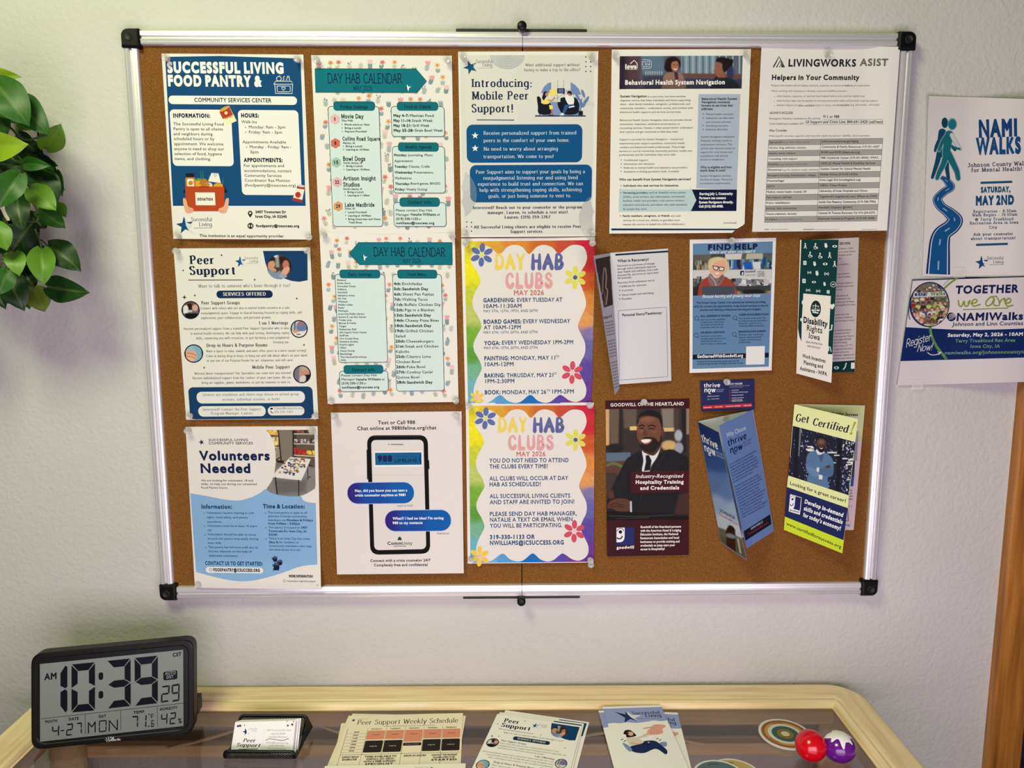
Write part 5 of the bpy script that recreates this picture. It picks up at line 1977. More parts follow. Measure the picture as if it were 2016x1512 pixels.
# --- find help card
Q13 = [(880, 52), (1637, 35), (1597, 1197), (878, 1220)]
p = Page(Q13, C12, CORK, bump(b=.006), sheet=(234, 232, 232))
p.poly([(908, 88), (1608, 68), (1572, 1165), (904, 1185)], (98, 134, 172))
p.pic(910, 168, 1606, 545, 170, 96, [
    ('p', [(900, 180), (1200, 172), (1200, 330), (900, 330)], (70, 66, 62), 8)] + [('p', [(x, 175), (x + 5, 175), (x + 5, 240), (x, 240)], (130, 124, 116), 3) for x in range(915, 1060, 13)] +
    [('bits', 912, 250, 1060, 320, 40, 8, 26, [(120, 140, 70), (150, 160, 150), (60, 70, 66), (170, 120, 80), (90, 110, 90)]),
     ('bits', 1200, 235, 1600, 310, 50, 12, 34, [(28, 70, 130), (40, 96, 170), (96, 150, 170), (190, 200, 206), (60, 120, 90), (30, 40, 70)]), ('p', [(1190, 172), (1340, 170), (1330, 225), (1190, 228)], (206, 206, 198), 5), ('p', [(1380, 176), (1520, 172), (1520, 220), (1370, 224)], (186, 184, 160), 5), ('p', [(1350, 250), (1420, 245), (1430, 310), (1360, 315)], (30, 90, 180), 4), ('p', [(1430, 248), (1500, 246), (1500, 310), (1440, 312)], (210, 216, 222), 4),
     ('p', [(905, 320), (1606, 312), (1606, 400), (905, 396)], (206, 206, 206), 6), ('bits', 912, 405, 1060, 500, 30, 12, 30, [(70, 76, 80), (120, 120, 116), (50, 50, 56)]), ('bits', 1250, 405, 1600, 470, 40, 22, 16, [(190, 192, 196), (120, 126, 136), (40, 44, 52), (220, 222, 224)]),
     ('p', [(1270, 460), (1606, 452), (1606, 520), (1270, 530)], (60, 60, 62), 8), ('p', [(905, 470), (960, 460), (960, 550), (905, 550)], (36, 36, 38), 5), ('p', [(1230, 505), (1606, 500), (1606, 548), (1230, 548)], (168, 140, 110), 8), ('e', 1440, 512, 120, 24, (30, 28, 28), 10),
     ('c', [(1040, 270), (1060, 220), (1130, 204), (1200, 224), (1226, 290), (1200, 340), (1180, 350), (1070, 350), (1050, 320)], (206, 190, 150), 8), ('c', [(1060, 250), (1100, 222), (1170, 226), (1196, 280), (1190, 330), (1150, 372), (1110, 378), (1076, 340), (1064, 300)], (226, 172, 146), 6), ('c', [(1050, 280), (1078, 228), (1140, 212), (1180, 226), (1120, 240), (1078, 270), (1060, 310)], (216, 200, 160), 8),
     ('c', [(950, 540), (970, 440), (1040, 376), (1110, 390), (1190, 376), (1260, 430), (1280, 470), (1270, 548), (950, 548)], (156, 62, 46), 7), ('c', [(1040, 380), (1066, 350), (1110, 396), (1170, 356), (1178, 400), (1130, 458), (1080, 458), (1050, 430)], (132, 106, 106), 6), ('l', [(1060, 370), (1100, 420), (1110, 455)], 5, (190, 170, 166)), ('l', [(1166, 370), (1130, 430)], 5, (80, 66, 70)),
     ('p', [(1088, 286), (1124, 290), (1120, 316), (1092, 312)], (246, 236, 226), 2, .5), ('p', [(1140, 292), (1176, 298), (1170, 322), (1142, 318)], (246, 236, 226), 2, .5)] +
    [('l', q, 5, (34, 24, 24)) for q in ([(1084, 284), (1126, 290), (1120, 316), (1094, 312), (1084, 284)], [(1138, 292), (1180, 298), (1172, 324), (1142, 320), (1138, 292)], [(1126, 294), (1138, 296)])] +
    [('c', [(1098, 338), (1120, 344), (1140, 340), (1122, 356)], (246, 240, 234), 3), ('e', 1106, 300, 4, 4, (60, 60, 70), 2), ('e', 1156, 308, 4, 4, (60, 60, 70), 2), ('l', [(1128, 300), (1126, 326), (1116, 328)], 3, (190, 130, 106)),
     ('p', [(985, 462), (1276, 456), (1270, 535), (985, 538)], (70, 76, 88), 4), ('n', .05)], (90, 92, 92), poly=[(910, 183), (1604, 166), (1590, 522), (905, 546)])
p.t('FIND HELP', 1040, 1474, 142, 44, (20, 32, 70), 'k', y1=134)
p.t('where and when you need it', 1056, 1456, 174, 26, (240, 240, 240), 'scb', y1=166)
p.r(1322, 326, 1356, 364, (20, 28, 60), 3)
p.t('g', 1334, 1350, 352, 20, (240, 240, 240), 'b')
p.t('Goodwill', 1366, 1454, 341, 17, (30, 34, 44), 'b', y1=338)
p.t('of the Heartland', 1366, 1454, 366, 9, (60, 60, 70), 'm')
for i, w_ in enumerate(('VIRTUAL', 'CAREER', 'CENTER')):
    p.t(w_, 1472, 1536, 340 + i * 18, 12, (30, 34, 44), 'm')
p.t('Because learning and growing never stops.', 992, 1500, 562, 26, (240, 240, 240), 'scb', y1=552)
tx = (24, 42, 78)
for w_, a, c, y in (('The Virtual Career Center is an educational initiative providing', 938, 1544, 614), ('skills for current job opportunities, wrap-around services to ensure', 915, 1566, 646), ('success and lifelong professional learning and insights.', 970, 1506, 676)):
    p.t(w_, a, c, y, 17, tx, 'b', y1=y - (c - a) * .014)
for w_, a, c, y in (('SKILL ASSESSMENT & TRAINING', 975, 1236, 730), ('CAREER ADVANCEMENT PLANS', 1310, 1570, 718), ('JOB SEARCH ASSISTANCE', 975, 1186, 874), ('RESUME BUILDING & REVIEW', 1308, 1548, 866)):
    p.t(w_, a, c, y, 15, tx, 'k', y1=y - 5)
for x, y, ls in ((975, 760, ('Learn your current capabilities,|220', 'increase them to the current|206', 'job market and train for the|200', 'sustainable career you want.|204')), (1308, 748, ('Have specific career goals? We|238', 'can help you plan for your future|248', 'dream job - even if it is in a|206', 'completely different industry!|222')),
                 (975, 904, ('Be the first to know about|186', 'emerging opportunities in your|226', 'community and meet your|186', 'network using our online tools.|228')), (1308, 892, ('Develop a clear, concise and|216', 'relevant resume to provide|200', 'a snapshot of who you are|196', 'professionally.|106'))):
    for i, l_ in enumerate(ls):
        w_, d = l_.split('|')
        p.t(w_, x, x + int(d), y + i * 22.5, 14, tx, 'm', y1=y + i * 22.5 - 4)
for x, y in ((940, 740), (1275, 736), (936, 890), (1270, 882)):
    p.ring(x, y, 17, 17, 4, tx)
    p.ln([(x + 10, y + 12), (x + 24, y + 24)], 5, tx)
p.poly([(906, 1060), (1572, 1042), (1571, 1084), (905, 1102)], (14, 18, 36))
p.t('GetStartedWithGoodwill.org', 946, 1346, 1088, 26, (240, 240, 240), 'b', y1=1079)
p.poly([(1374, 988), (1538, 984), (1535, 1144), (1372, 1148)], (232, 232, 232))
p.t('Goodwill of the Heartland helps people reach their full', 946, 1310, 1127, 13, tx, 'm', y1=1120)
p.t('potential through education, training and the power of work.', 946, 1350, 1147, 13, tx, 'm', y1=1138)
p.done('info_card', 'blue find help card showing a person in glasses at a laptop', 'card', 'gloss')
pins(p, C12, 'the blue find help card', [('top middle', 1256, 66)])

# --- small navy business card
C14 = (1180, 740, 1540, 1110, 1471)


def thrive(p, x0, x1, y, h, col, y1=None, small=None):
    d = (y1 - y) if y1 is not None else 0
    p.t('thrive', x0, x1, y, h, col, 'tn', y1=y + d)
    w = x1 - x0
    yy = y + h * 1.28
    p.t('now', x0 + .02 * w, x0 + .72 * w, yy, h * 1.25, col, 'tn', y1=yy + d * .7)
    p.ln([(x0 + .34 * w, yy + d * .3 - 2), (x0 + .3 * w, yy + d * .3 + h * .3), (x0 + .42 * w, yy + d * .3 + h * .42)], h * .16, col, smooth=5)
    if small:
        for i, w_ in enumerate(('RECOVERY', 'CENTERS')):
            q = yy - h * .42 + i * h * .46 + d * .75
            p.t(w_, x0 + .76 * w, x0 + (1.26 if i == 0 else 1.18) * w, q, h * .26, small, 'm', y1=q + d * .55)


p = Page([(810, 42), (1247, 25), (1247, 270), (820, 288)], C14, CORK, bump(.003, b=.002), sheet=(34, 40, 88))
thrive(p, 842, 972, 92, 31, (236, 238, 244), y1=88, small=(150, 156, 190))
p.t('BUSY MAKER', 1040, 1152, 72, 13, (214, 216, 228), 'b', y1=68)
for i, (a, c) in enumerate(((1044, 1210), (1044, 1152), (1064, 1122), (1064, 1196), (1064, 1160), (1064, 1160), (1064, 1150), (1064, 1155))):
    y = (82, 94, 118, 134, 158, 180, 196, 206)[i]
    p.t('community recovery center', a, c, y + 2, 7 if i < 2 else 9, (150, 156, 186) if i < 2 else (206, 208, 222), 'm', y1=y - 2)
for y in (116, 136, 156, 178, 198):
    p.e(1050, y, 6, 6, (150, 36, 60), n=8)
p.t('substance use support', 868, 964, 168, 8, (206, 208, 222), 'm', y1=164)
p.t('recovery center', 898, 964, 189, 8, (206, 208, 222), 'm', y1=186)
p.poly([(866, 194), (892, 193), (878, 180)], (70, 150, 110))
p.poly([(830, 240), (1226, 220), (1231, 248), (832, 268)], (196, 44, 58))
for a, c in ((838, 904), (926, 992), (1016, 1138), (1160, 1222)):
    y = 258 - (a - 838) * .05
    p.t('recovery centers', a, c, y, 8, (240, 226, 226), 'b', y1=y - (c - a) * .05)
p.done('business_card', 'small navy business card with a red strip along its bottom', 'business card', 'gloss')
pins(p, C14, 'the small navy business card', [('top middle', 1028, 48)])

# --- maroon rack card
Q16 = [(48, 200), (725, 182), (718, 1440), (62, 1453)]
p = Page(Q16, C14, CORK, bump(b=.004), sheet=(58, 14, 22))
p.pic(50, 262, 726, 1160, 190, 250, [
    ('p', [(40, 262), (80, 262), (80, 560), (50, 560)], (206, 168, 110), 8), ('p', [(80, 262), (160, 262), (150, 560), (90, 560)], (104, 88, 72), 14), ('p', [(160, 262), (190, 262), (186, 600), (160, 600)], (40, 34, 32), 8), ('p', [(190, 262), (300, 262), (300, 420), (200, 420)], (96, 84, 74), 20), ('p', [(245, 408), (306, 405), (306, 436), (246, 438)], (226, 196, 130), 6),
    ('p', [(500, 262), (600, 262), (600, 420), (510, 420)], (130, 122, 112), 20), ('p', [(510, 418), (612, 416), (612, 446), (512, 448)], (216, 184, 120), 6), ('p', [(600, 262), (640, 262), (640, 600), (600, 600)], (70, 60, 54), 12), ('p', [(660, 262), (695, 262), (700, 620), (665, 620)], (34, 28, 28), 6), ('p', [(700, 265), (726, 265), (726, 470), (700, 470)], (140, 126, 110), 10),
    ('e', 560, 560, 60, 40, (206, 170, 110), 16), ('e', 636, 480, 30, 44, (170, 176, 186), 14), ('e', 640, 580, 34, 44, (150, 156, 168), 12), ('e', 126, 580, 70, 36, (30, 28, 28), 12),
    ('p', [(50, 620), (250, 615), (250, 690), (50, 700)], (92, 110, 128), 8), ('p', [(50, 690), (240, 680), (250, 800), (50, 800)], (90, 60, 50), 16), ('l', [(60, 720), (120, 705), (190, 740), (180, 800), (130, 900)], 20, (96, 110, 66)), ('p', [(50, 780), (140, 780), (100, 960), (50, 960)], (60, 52, 46), 14),
    ('c', [(80, 960), (200, 700), (260, 640), (360, 600), (440, 640), (560, 590), (660, 630), (720, 700), (730, 1160), (60, 1160)], (24, 24, 27), 8), ('l', [(420, 720), (400, 800), (330, 1000)], 3, (44, 44, 48)), ('l', [(520, 640), (470, 720), (430, 800)], 4, (42, 42, 46)),
    ('c', [(344, 610), (370, 600), (440, 640), (496, 545), (470, 640), (420, 720), (400, 770), (345, 770), (355, 680)], (224, 226, 230), 5), ('p', [(372, 640), (398, 636), (420, 680), (410, 760), (358, 766), (374, 690)], (16, 16, 19), 4),
    ('c', [(350, 600), (400, 560), (490, 520), (494, 570), (440, 640), (370, 622)], (78, 48, 34), 6),
    ('c', [(300, 430), (306, 370), (350, 316), (420, 306), (480, 330), (506, 400), (514, 450), (496, 530), (440, 606), (380, 606), (326, 550), (306, 500)], (112, 70, 48), 7), ('c', [(500, 430), (520, 430), (516, 486), (500, 494)], (94, 56, 40), 5),
    ('c', [(300, 400), (306, 330), (360, 286), (430, 278), (494, 310), (510, 400), (506, 430), (490, 380), (470, 340), (400, 326), (340, 340), (312, 380)], (22, 18, 18), 7),
    ('c', [(310, 510), (332, 550), (350, 500), (400, 490), (450, 502), (480, 530), (496, 470), (500, 530), (440, 612), (380, 612), (330, 575)], (34, 24, 22), 8), ('c', [(330, 516), (370, 508), (420, 510), (412, 535), (375, 552), (345, 540)], (150, 96, 82), 4), ('c', [(338, 516), (376, 510), (412, 514), (398, 532), (368, 540), (346, 532)], (242, 238, 234), 3),
    ('e', 382, 350, 52, 22, (146, 96, 68), 26, .7), ('e', 340, 440, 22, 16, (134, 84, 58), 14, .7), ('e', 440, 450, 22, 18, (128, 80, 56), 14, .6), ('l', [(318, 404), (345, 396), (360, 404)], 7, (24, 18, 18)), ('l', [(392, 406), (420, 396), (450, 408)], 7, (24, 18, 18)), ('l', [(324, 424), (342, 420), (356, 426)], 6, (26, 18, 18)), ('l', [(398, 428), (418, 422), (440, 430)], 6, (26, 18, 18)), ('c', [(356, 440), (372, 430), (390, 470), (374, 482), (350, 476)], (96, 58, 40), 6),
    ('p', [(70, 940), (110, 920), (120, 980), (80, 990)], (84, 52, 38), 8), ('c', [(66, 1040), (100, 1000), (180, 985), (250, 1010), (248, 1080), (160, 1096), (110, 1070), (70, 1068)], (92, 56, 40), 7), ('l', [(72, 1046), (130, 1026), (190, 1040)], 4, (52, 30, 24)), ('l', [(80, 1064), (140, 1046), (190, 1060)], 4, (52, 30, 24)), ('p', [(246, 1010), (260, 1008), (262, 1096), (248, 1096)], (200, 204, 212), 3),
    ('p', [(640, 960), (726, 930), (726, 1120), (600, 1120)], (64, 42, 38), 30), ('p', [(60, 1084), (300, 1098), (722, 1128), (722, 1164), (60, 1164)], (16, 14, 16), 6), ('l', [(80, 1126), (300, 1130), (600, 1120)], 3, (70, 60, 56)), ('l', [(140, 1148), (400, 1140)], 3, (60, 52, 50)), ('n', .06)], (52, 44, 42), poly=[(48, 268), (725, 256), (720, 1158), (60, 1166)])
p.poly([(254, 772), (722, 762), (720, 932), (256, 944)], (66, 16, 26))
wt = (240, 238, 236)
p.t('GOODWILL OF', 89, 356, 247, 26, wt, 'm', y1=241)
p.t('THE HEARTLAND', 362, 680, 241, 26, wt, 'm', y1=236)
p.t('Industry-Recognized', 292, 676, 822, 29, wt, 'ri', y1=818)
p.t('Hospitality Training', 292, 678, 868, 27, wt, 'b', y1=865)
p.t('and Credentials', 328, 642, 916, 27, wt, 'b', y1=912)


def gface(p, pts, blue, white, dark, word=True):
    """square mark: white left part with half a smiling face, blue rest; pts maps the unit square"""
    Hm = homog(UNIT, pts)
    g = lambda a: [tuple(q) for q in hap(Hm, a)]
    p.poly(g([(0, 0), (1, 0), (1, 1), (0, 1)]), blue)
    p.poly(g([(0, 0), (.46, 0), (.46, .5), (.44, .66), (.36, .78), (.22, .83), (0, .83)]), white)
    c = hap(Hm, [(.22, .24)])[0]
    r_ = np.linalg.norm(hap(Hm, [(.32, .24)])[0] - c)
    p.e(c[0], c[1], r_, r_, dark)
    p.ln(g([(.02, .56), (.1, .62), (.22, .62), (.3, .55), (.32, .46)]), r_ * .7, dark, smooth=5)
    p.ln(g([(.03, .2), (.1, .08), (.24, .03), (.36, .1), (.4, .2)]), r_ * .35, dark, smooth=5)


gface(p, [(138, 1222), (282, 1219), (278, 1360), (138, 1362)], (34, 42, 104), (240, 240, 240), (14, 14, 30))
p.t('goodwill', 138, 278, 1392, 22, wt, 'b', y1=1388)
for i, (w_, c) in enumerate((('Goodwill of the Heartland partners', 657), ('with the American Hotel & Lodging', 657), ('Education Institute, the National', 634), ('Restaurant Association and local', 641), ('businesses to provide training and', 645), ('credentials to jump start your', 609), ('career in Hospitality!', 526))):
    p.t(w_, 330, c, 1224 + i * 29.8, 17, wt, 'b', y1=1222 + i * 29.8 - 2)
p.done('rack_card', 'maroon rack card with a photo of a smiling person in a black suit', 'card', 'gloss')
pins(p, C14, 'the maroon rack card', [('top middle', 362, 214)])

# --- folded triangular brochure
C15 = (1360, 790, 1540, 1110, 850)
D = YB - .062
b = brochure(C15, (420, 700), 'light and dark blue brochure folded open into a triangle, pinned to cork')
p = Page([(62, 188), (578, 78), (775, 1205), (278, 1310)], C15, CORK, bump(.002), sheet=(226, 230, 236))
p.done('back_panel', parent=b)
pl = plane3(C15, (62, 188, YB - .004), (278, 1310, YB - .004), (262, 290, D))
p = Page([(62, 188), (262, 290), (522, 1480), (278, 1312)], C15, pl, Z0, sheet=(120, 150, 196), nx=8, ny=30, back=(220, 226, 234))
Q15 = [(62, 188), (262, 290), (522, 1480), (278, 1312)]
p.pic(62, 188, 522, 1480, 60, 180, [('idw', [(100, 230, (28, 46, 104)), (220, 320, (32, 52, 110)), (160, 480, (50, 78, 138)), (260, 560, (52, 82, 144)), (220, 760, (92, 124, 182)), (330, 840, (98, 130, 188)), (250, 960, (150, 176, 216)), (400, 1040, (160, 184, 218)), (300, 1120, (196, 208, 224)), (450, 1200, (200, 208, 222))], 2.2),
                                   ('p', [(230, 1160), (300, 1185), (520, 1300), (560, 1500), (260, 1420)], (104, 104, 84), 12), ('p', [(260, 1240), (400, 1300), (540, 1400), (540, 1500), (260, 1400)], (92, 92, 66), 30),
                                   ('c', [(325, 1210), (345, 1165), (380, 1160), (410, 1190), (415, 1240), (420, 1400), (450, 1440), (400, 1410), (335, 1350), (330, 1260)], (58, 30, 24), 8), ('c', [(330, 1235), (370, 1230), (420, 1260), (400, 1275), (340, 1262)], (130, 140, 160), 6), ('p', [(430, 1270), (445, 1280), (470, 1420), (455, 1410)], (190, 190, 190), 6), ('c', [(350, 1155), (385, 1160), (405, 1190), (380, 1210), (350, 1200)], (40, 24, 22), 6)], (100, 130, 180), poly=Q15)
p.t('thrive', 108, 256, 372, 62, (236, 238, 244), 'tn', y1=448)
p.t('now', 132, 236, 462, 64, (236, 238, 244), 'tn', y1=510)
p.ln([(168, 478), (170, 500), (186, 504)], 9, (236, 238, 244), smooth=5)
p.t('RECOVERY', 240, 304, 482, 16, (150, 166, 206), 'm', y1=510)
p.t('CENTERS', 240, 308, 508, 16, (150, 166, 206), 'm', y1=540)
p.t('515-824-0154', 274, 412, 1028, 24, (28, 36, 66), 'b', y1=1100)
p.t('ThriveNowRC.com', 265, 440, 1058, 20, (180, 60, 60), 'm', y1=1156)
p.done('cover_panel', parent=b, material='gloss')
pl = plane3(C15, (575, 78, YB - .004), (775, 1205, YB - .004), (262, 226, D))
p = Page([(262, 226), (575, 78), (775, 1205), (516, 1372)], C15, pl, Z0, sheet=(112, 144, 200), nx=8, ny=30, back=(220, 226, 234))
p.t('Why Choose', 338, 515, 336, 40, (214, 226, 242), 'ri', y1=262)
p.t('thrive', 350, 522, 418, 60, (26, 38, 92), 'tn', y1=342)
p.t('now', 370, 486, 486, 64, (26, 38, 92), 'tn', y1=440)
p.ln([(404, 470), (404, 488), (424, 484)], 9, (26, 38, 92), smooth=5)
p.t('RECOVERY', 488, 566, 398, 16, (60, 80, 136), 'm', y1=356)
p.t('CENTERS', 490, 562, 426, 16, (60, 80, 136), 'm', y1=386)
n1 = ('It is our commitment to provide compassionate', 'behavioral health treatment through', 'evidence-based, high quality clinical care', 'for individuals, families, and communities.', 'The knowing mental health professionals', 'our therapists are passionate and Peer', 'recovery continue to connect.')
for i, w_ in enumerate(n1):
    x, y = 362 + i * 5.5, 598 + i * 27
    x1 = (608, 582, 614, 622, 629, 626, 580)[i]
    p.t(w_, x, x1, y, 17, (34, 50, 104), 'm', y1=y - (x1 - x) * .54)
n2 = ('ThriveNow Recovery Centers, through', 'a network of Recovery Services, provide', 'quality outpatient use disorder services', 'through the development of community', 'wellness centers for those in need.', 'ThriveNow Recovery Centers, local', 'individuals, person-centered services', 'by engaging with community members on', 'hope, to ensure the full spectrum of', 'care. Our focus is to continue peace,', 'physical and social connections to engage in', 'active, connected, and fulfilling life.')
for i, w_ in enumerate(n2):
    x, y = 408 + i * 6.6, 806 + i * 25.6
    x1 = (630, 650, 660, 640, 632, 645, 690, 680, 672, 662, 708, 690)[i]
    p.t(w_, x, x1, y, 17, (34, 50, 104), 'm', y1=y - (x1 - x) * .54)
p.poly([(492, 1208), (738, 1050), (750, 1142), (507, 1298)], (20, 24, 52))
p.t('LEARN MORE AT', 560, 672, 1196, 20, (196, 200, 216), 'm', y1=1128)
p.t('ThriveNowRC.com', 530, 720, 1250, 20, (170, 44, 56), 'm', y1=1136)
p.done('inside_panel', parent=b, material='gloss')
pins(p, C15, 'the triangular blue brochure', [('top middle of the back panel', 336, 168)])

# --- dark green accessibility brochure
C17 = (1560, 460, 1720, 780, 756)
b = brochure(C17, (240, 700), 'dark green and white folded brochure with rows of white access symbols')
p = Page([(75, 62), (620, 34), (582, 1285), (36, 1300)], C17, CORK, bump(.002, b=.002), sheet=(206, 196, 194))
p.poly([(75, 85), (618, 55), (583, 1180), (60, 1220)], (198, 188, 188))
p.t('DRI WIPA', 440, 540, 104, 22, (40, 40, 46), 'b', y1=100)
ln_ = 'a referral, a CWIC|ry to further discuss|ent goals and the|ces.||w and submits|||ation needed to|idual\'s benefits.||and other members of|ployment support team|access.||efits Summary &|tablishing how the|oyment goal will impact|and eligibility for other|||and the employment|to review the BS&A and|plan for future critical|||or northwest Illinois|connected with DRI\'s|and contact the Ticket to|line at (866) 968-7842|2967 (TTY) Monday|8 a.m. to 8 p.m. ET. TTY|vide general information|ects Social Security|individual\'s eligibility for|provides a direct referral to'.split('|')
for i, w_ in enumerate(ln_):
    if w_:
        y = 148 + i * 29.2
        x = 432 - i * 1.6
        x1 = min(x + len(w_) * 7.4, 596 - i * .6)
        p.t(w_, x, x1, y, 14, (84, 78, 82), 'm', y1=y - (x1 - x) * .05)
p.poly([(55, 1215), (583, 1178), (580, 1285), (40, 1300)], (8, 52, 54))
W_ = (222, 230, 226)
p.e(410, 1248, 24, 14, W_)
p.e(410, 1248, 9, 9, (8, 52, 54))
p.ln([(500, 1205), (492, 1240), (475, 1262)], 10, W_, cap=True)
p.r(546, 1200, 578, 1256, W_, 3)
p.done('inside_panel', parent=b)
pl = plane3(C17, (75, 62, YB - .004), (36, 1298, YB - .004), (430, 57, YB - .034))
p = Page([(72, 58), (430, 57), (362, 1388), (36, 1300)], C17, pl, Z0, sheet=(232, 228, 220), nx=10, ny=20)
p.poly([(84, 58), (430, 57), (374, 1122), (330, 1120), (358, 580), (102, 556), (88, 800), (84, 1002), (66, 960), (52, 880)], (8, 56, 58))


def icon(k, x, y, s):
    r = random.Random(k)
    if k % 6 == 0:
        p.e(x, y - s * .7, s * .25, s * .25, W_, n=10)
        p.ln([(x, y - s * .4), (x - s * .1, y + s * .2), (x + s * .5, y + s * .25), (x + s * .6, y + s * .7)], s * .3, W_)
        p.ring(x - s * .05, y + s * .35, s * .45, s * .45, s * .14, W_, 20, 260, 14)
    elif k % 6 == 1:
        p.e(x, y - s * .7, s * .24, s * .24, W_, n=10)
        p.poly([(x - s * .2, y - s * .4), (x + s * .25, y - s * .35), (x + s * .2, y + s * .2), (x + s * .55, y + s * .8), (x + s * .3, y + s * .8), (x, y + s * .3), (x - s * .35, y + s * .8), (x - s * .5, y + s * .75), (x - s * .2, y + s * .1)], W_)
    elif k % 6 == 2:
        p.e(x, y, s * .8, s * .42, W_, n=16)
        p.e(x, y, s * .3, s * .3, (8, 56, 58), n=10)
    elif k % 6 == 3:
        for q in (.35, .7):
            p.ring(x, y, s * q, s * q, s * .15, W_, -50, 50, 8)
            p.ring(x, y, s * q, s * q, s * .15, W_, 130, 230, 8)
        p.e(x, y, s * .2, s * .2, W_, n=8)
    elif k % 6 == 4:
        p.e(x, y + s * .1, s * .45, s * .6, W_, n=14)
        for q in (-.35, -.1, .15):
            p.ln([(x + q * s, y), (x + q * s * 1.1, y - s * .8)], s * .2, W_)
    else:
        p.r(x - s * .5, y - s * .7, x + s * .5, y + s * .7, W_, s * .2)
        for q in (-.3, 0, .3):
            p.ln([(x - s * .3, y + q * s), (x + s * .3, y + q * s)], s * .12, (8, 56, 58))


for k, x, y, s in ((1, 120, 115, 30), (0, 215, 118, 32), (4, 313, 112, 30), (2, 394, 118, 28), (0, 165, 196, 30), (0, 258, 206, 30), (1, 347, 202, 32), (5, 116, 272, 28), (4, 208, 282, 28), (2, 305, 282, 28), (1, 393, 284, 32), (3, 158, 362, 24), (4, 230, 370, 30), (3, 318, 374, 28), (5, 108, 440, 30), (2, 200, 450, 24), (4, 300, 470, 24), (3, 146, 526, 26), (3, 240, 534, 26), (5, 333, 542, 24)):
    icon(k, x, y, s)
p.ring(380, 472, 24, 24, 4, W_)
p.ln([(368, 474), (392, 470)], 8, W_)
p.poly(cr([(370, 705), (348, 676), (352, 652), (368, 662), (384, 650), (392, 672)], 4, True), W_)
p.e(96, 640, 9, 20, W_)
p.e(82, 800, 9, 16, W_)
p.ln([(368, 850), (364, 892), (344, 898)], 11, W_, cap=True)
p.ln([(340, 1050), (336, 1090)], 9, W_, cap=True)
p.ln([(352, 1054), (360, 1098)], 7, W_, cap=True)
p.e(217, 700, 48, 77, (12, 40, 46), rot=2, n=36)
p.ln([(217, 652), (215, 730)], 6, W_)
p.ln([(186, 668), (250, 676)], 5, W_)
for x in (194, 240):
    p.ln([(x - 14, 712), (x, 672), (x + 14, 714)], 3, W_)
    p.e(x, 714, 16, 8, W_)
p.r(188, 724, 242, 744, W_, 3)
nk = (24, 40, 52)
p.t('Disability', 102, 326, 826, 54, nk, 'b', y1=868)
p.t('Rights', 134, 277, 902, 56, nk, 'r', y1=928)
p.t('Iowa', 152, 254, 972, 54, nk, 'r', y1=994)
p.t('LEGAL PROTECTION', 126, 279, 1014, 17, (70, 76, 82), 'r', y1=1040)
p.t('AND ADVOCACY', 138, 262, 1052, 17, (70, 76, 82), 'r', y1=1074)
p.t('Work Incentives', 92, 307, 1150, 34, nk, 'm', y1=1202)
p.t('Planning and', 106, 284, 1212, 34, nk, 'm', y1=1254)
p.t('Assistance - WIPA', 70, 322, 1266, 34, nk, 'm', y1=1324)
p.done('cover_panel', parent=b)

# --- lime green career brochure
C18 = (1530, 780, 1730, 1100, 945)
b = brochure(C18, (430, 700), 'lime green and navy folded brochure showing a person with crossed arms')
p = Page([(165, 72), (818, 86), (712, 1245), (64, 1245)], C18, CORK, bump(.002, b=.002), sheet=(226, 206, 208))
p.poly([(165, 72), (818, 86), (788, 420), (140, 420)], (200, 204, 160))
p.pic(165, 72, 818, 500, 10, 24, [('gy', 100, 480, (226, 206, 208))], (192, 200, 140), poly=[(166, 76), (816, 90), (776, 498), (130, 498)])
p.t('Certified for Success', 420, 750, 172, 26, (44, 50, 60), 'bi', y1=184)
p.poly([(700, 330), (756, 322), (742, 600), (700, 600)], (160, 158, 164))
p.poly([(690, 745), (716, 745), (708, 838), (680, 838)], (60, 90, 150))
p.poly([(640, 600), (724, 600), (716, 745), (640, 745)], (60, 62, 84))
scribble(p, 630, 704, (880, 908, 935, 962), 14, (96, 92, 100), 5)
p.ln([(660, 1024), (700, 1024)], 3, (120, 116, 120))
p.ln([(655, 1046), (662, 1160), (640, 1160)], 6, (40, 40, 60))
p.t('training', 600, 676, 1206, 18, (60, 60, 66), 'm', y1=1206)
p.done('inside_panel', parent=b)
pl = plane3(C18, (160, 75, YB - .004), (62, 1245, YB - .004), (752, 212, YB - .045))
Q18 = [(160, 75), (752, 212), (606, 1462), (62, 1243)]
p = Page(Q18, C18, pl, Z0, sheet=(226, 232, 168), nx=10, ny=20, back=(226, 206, 208))
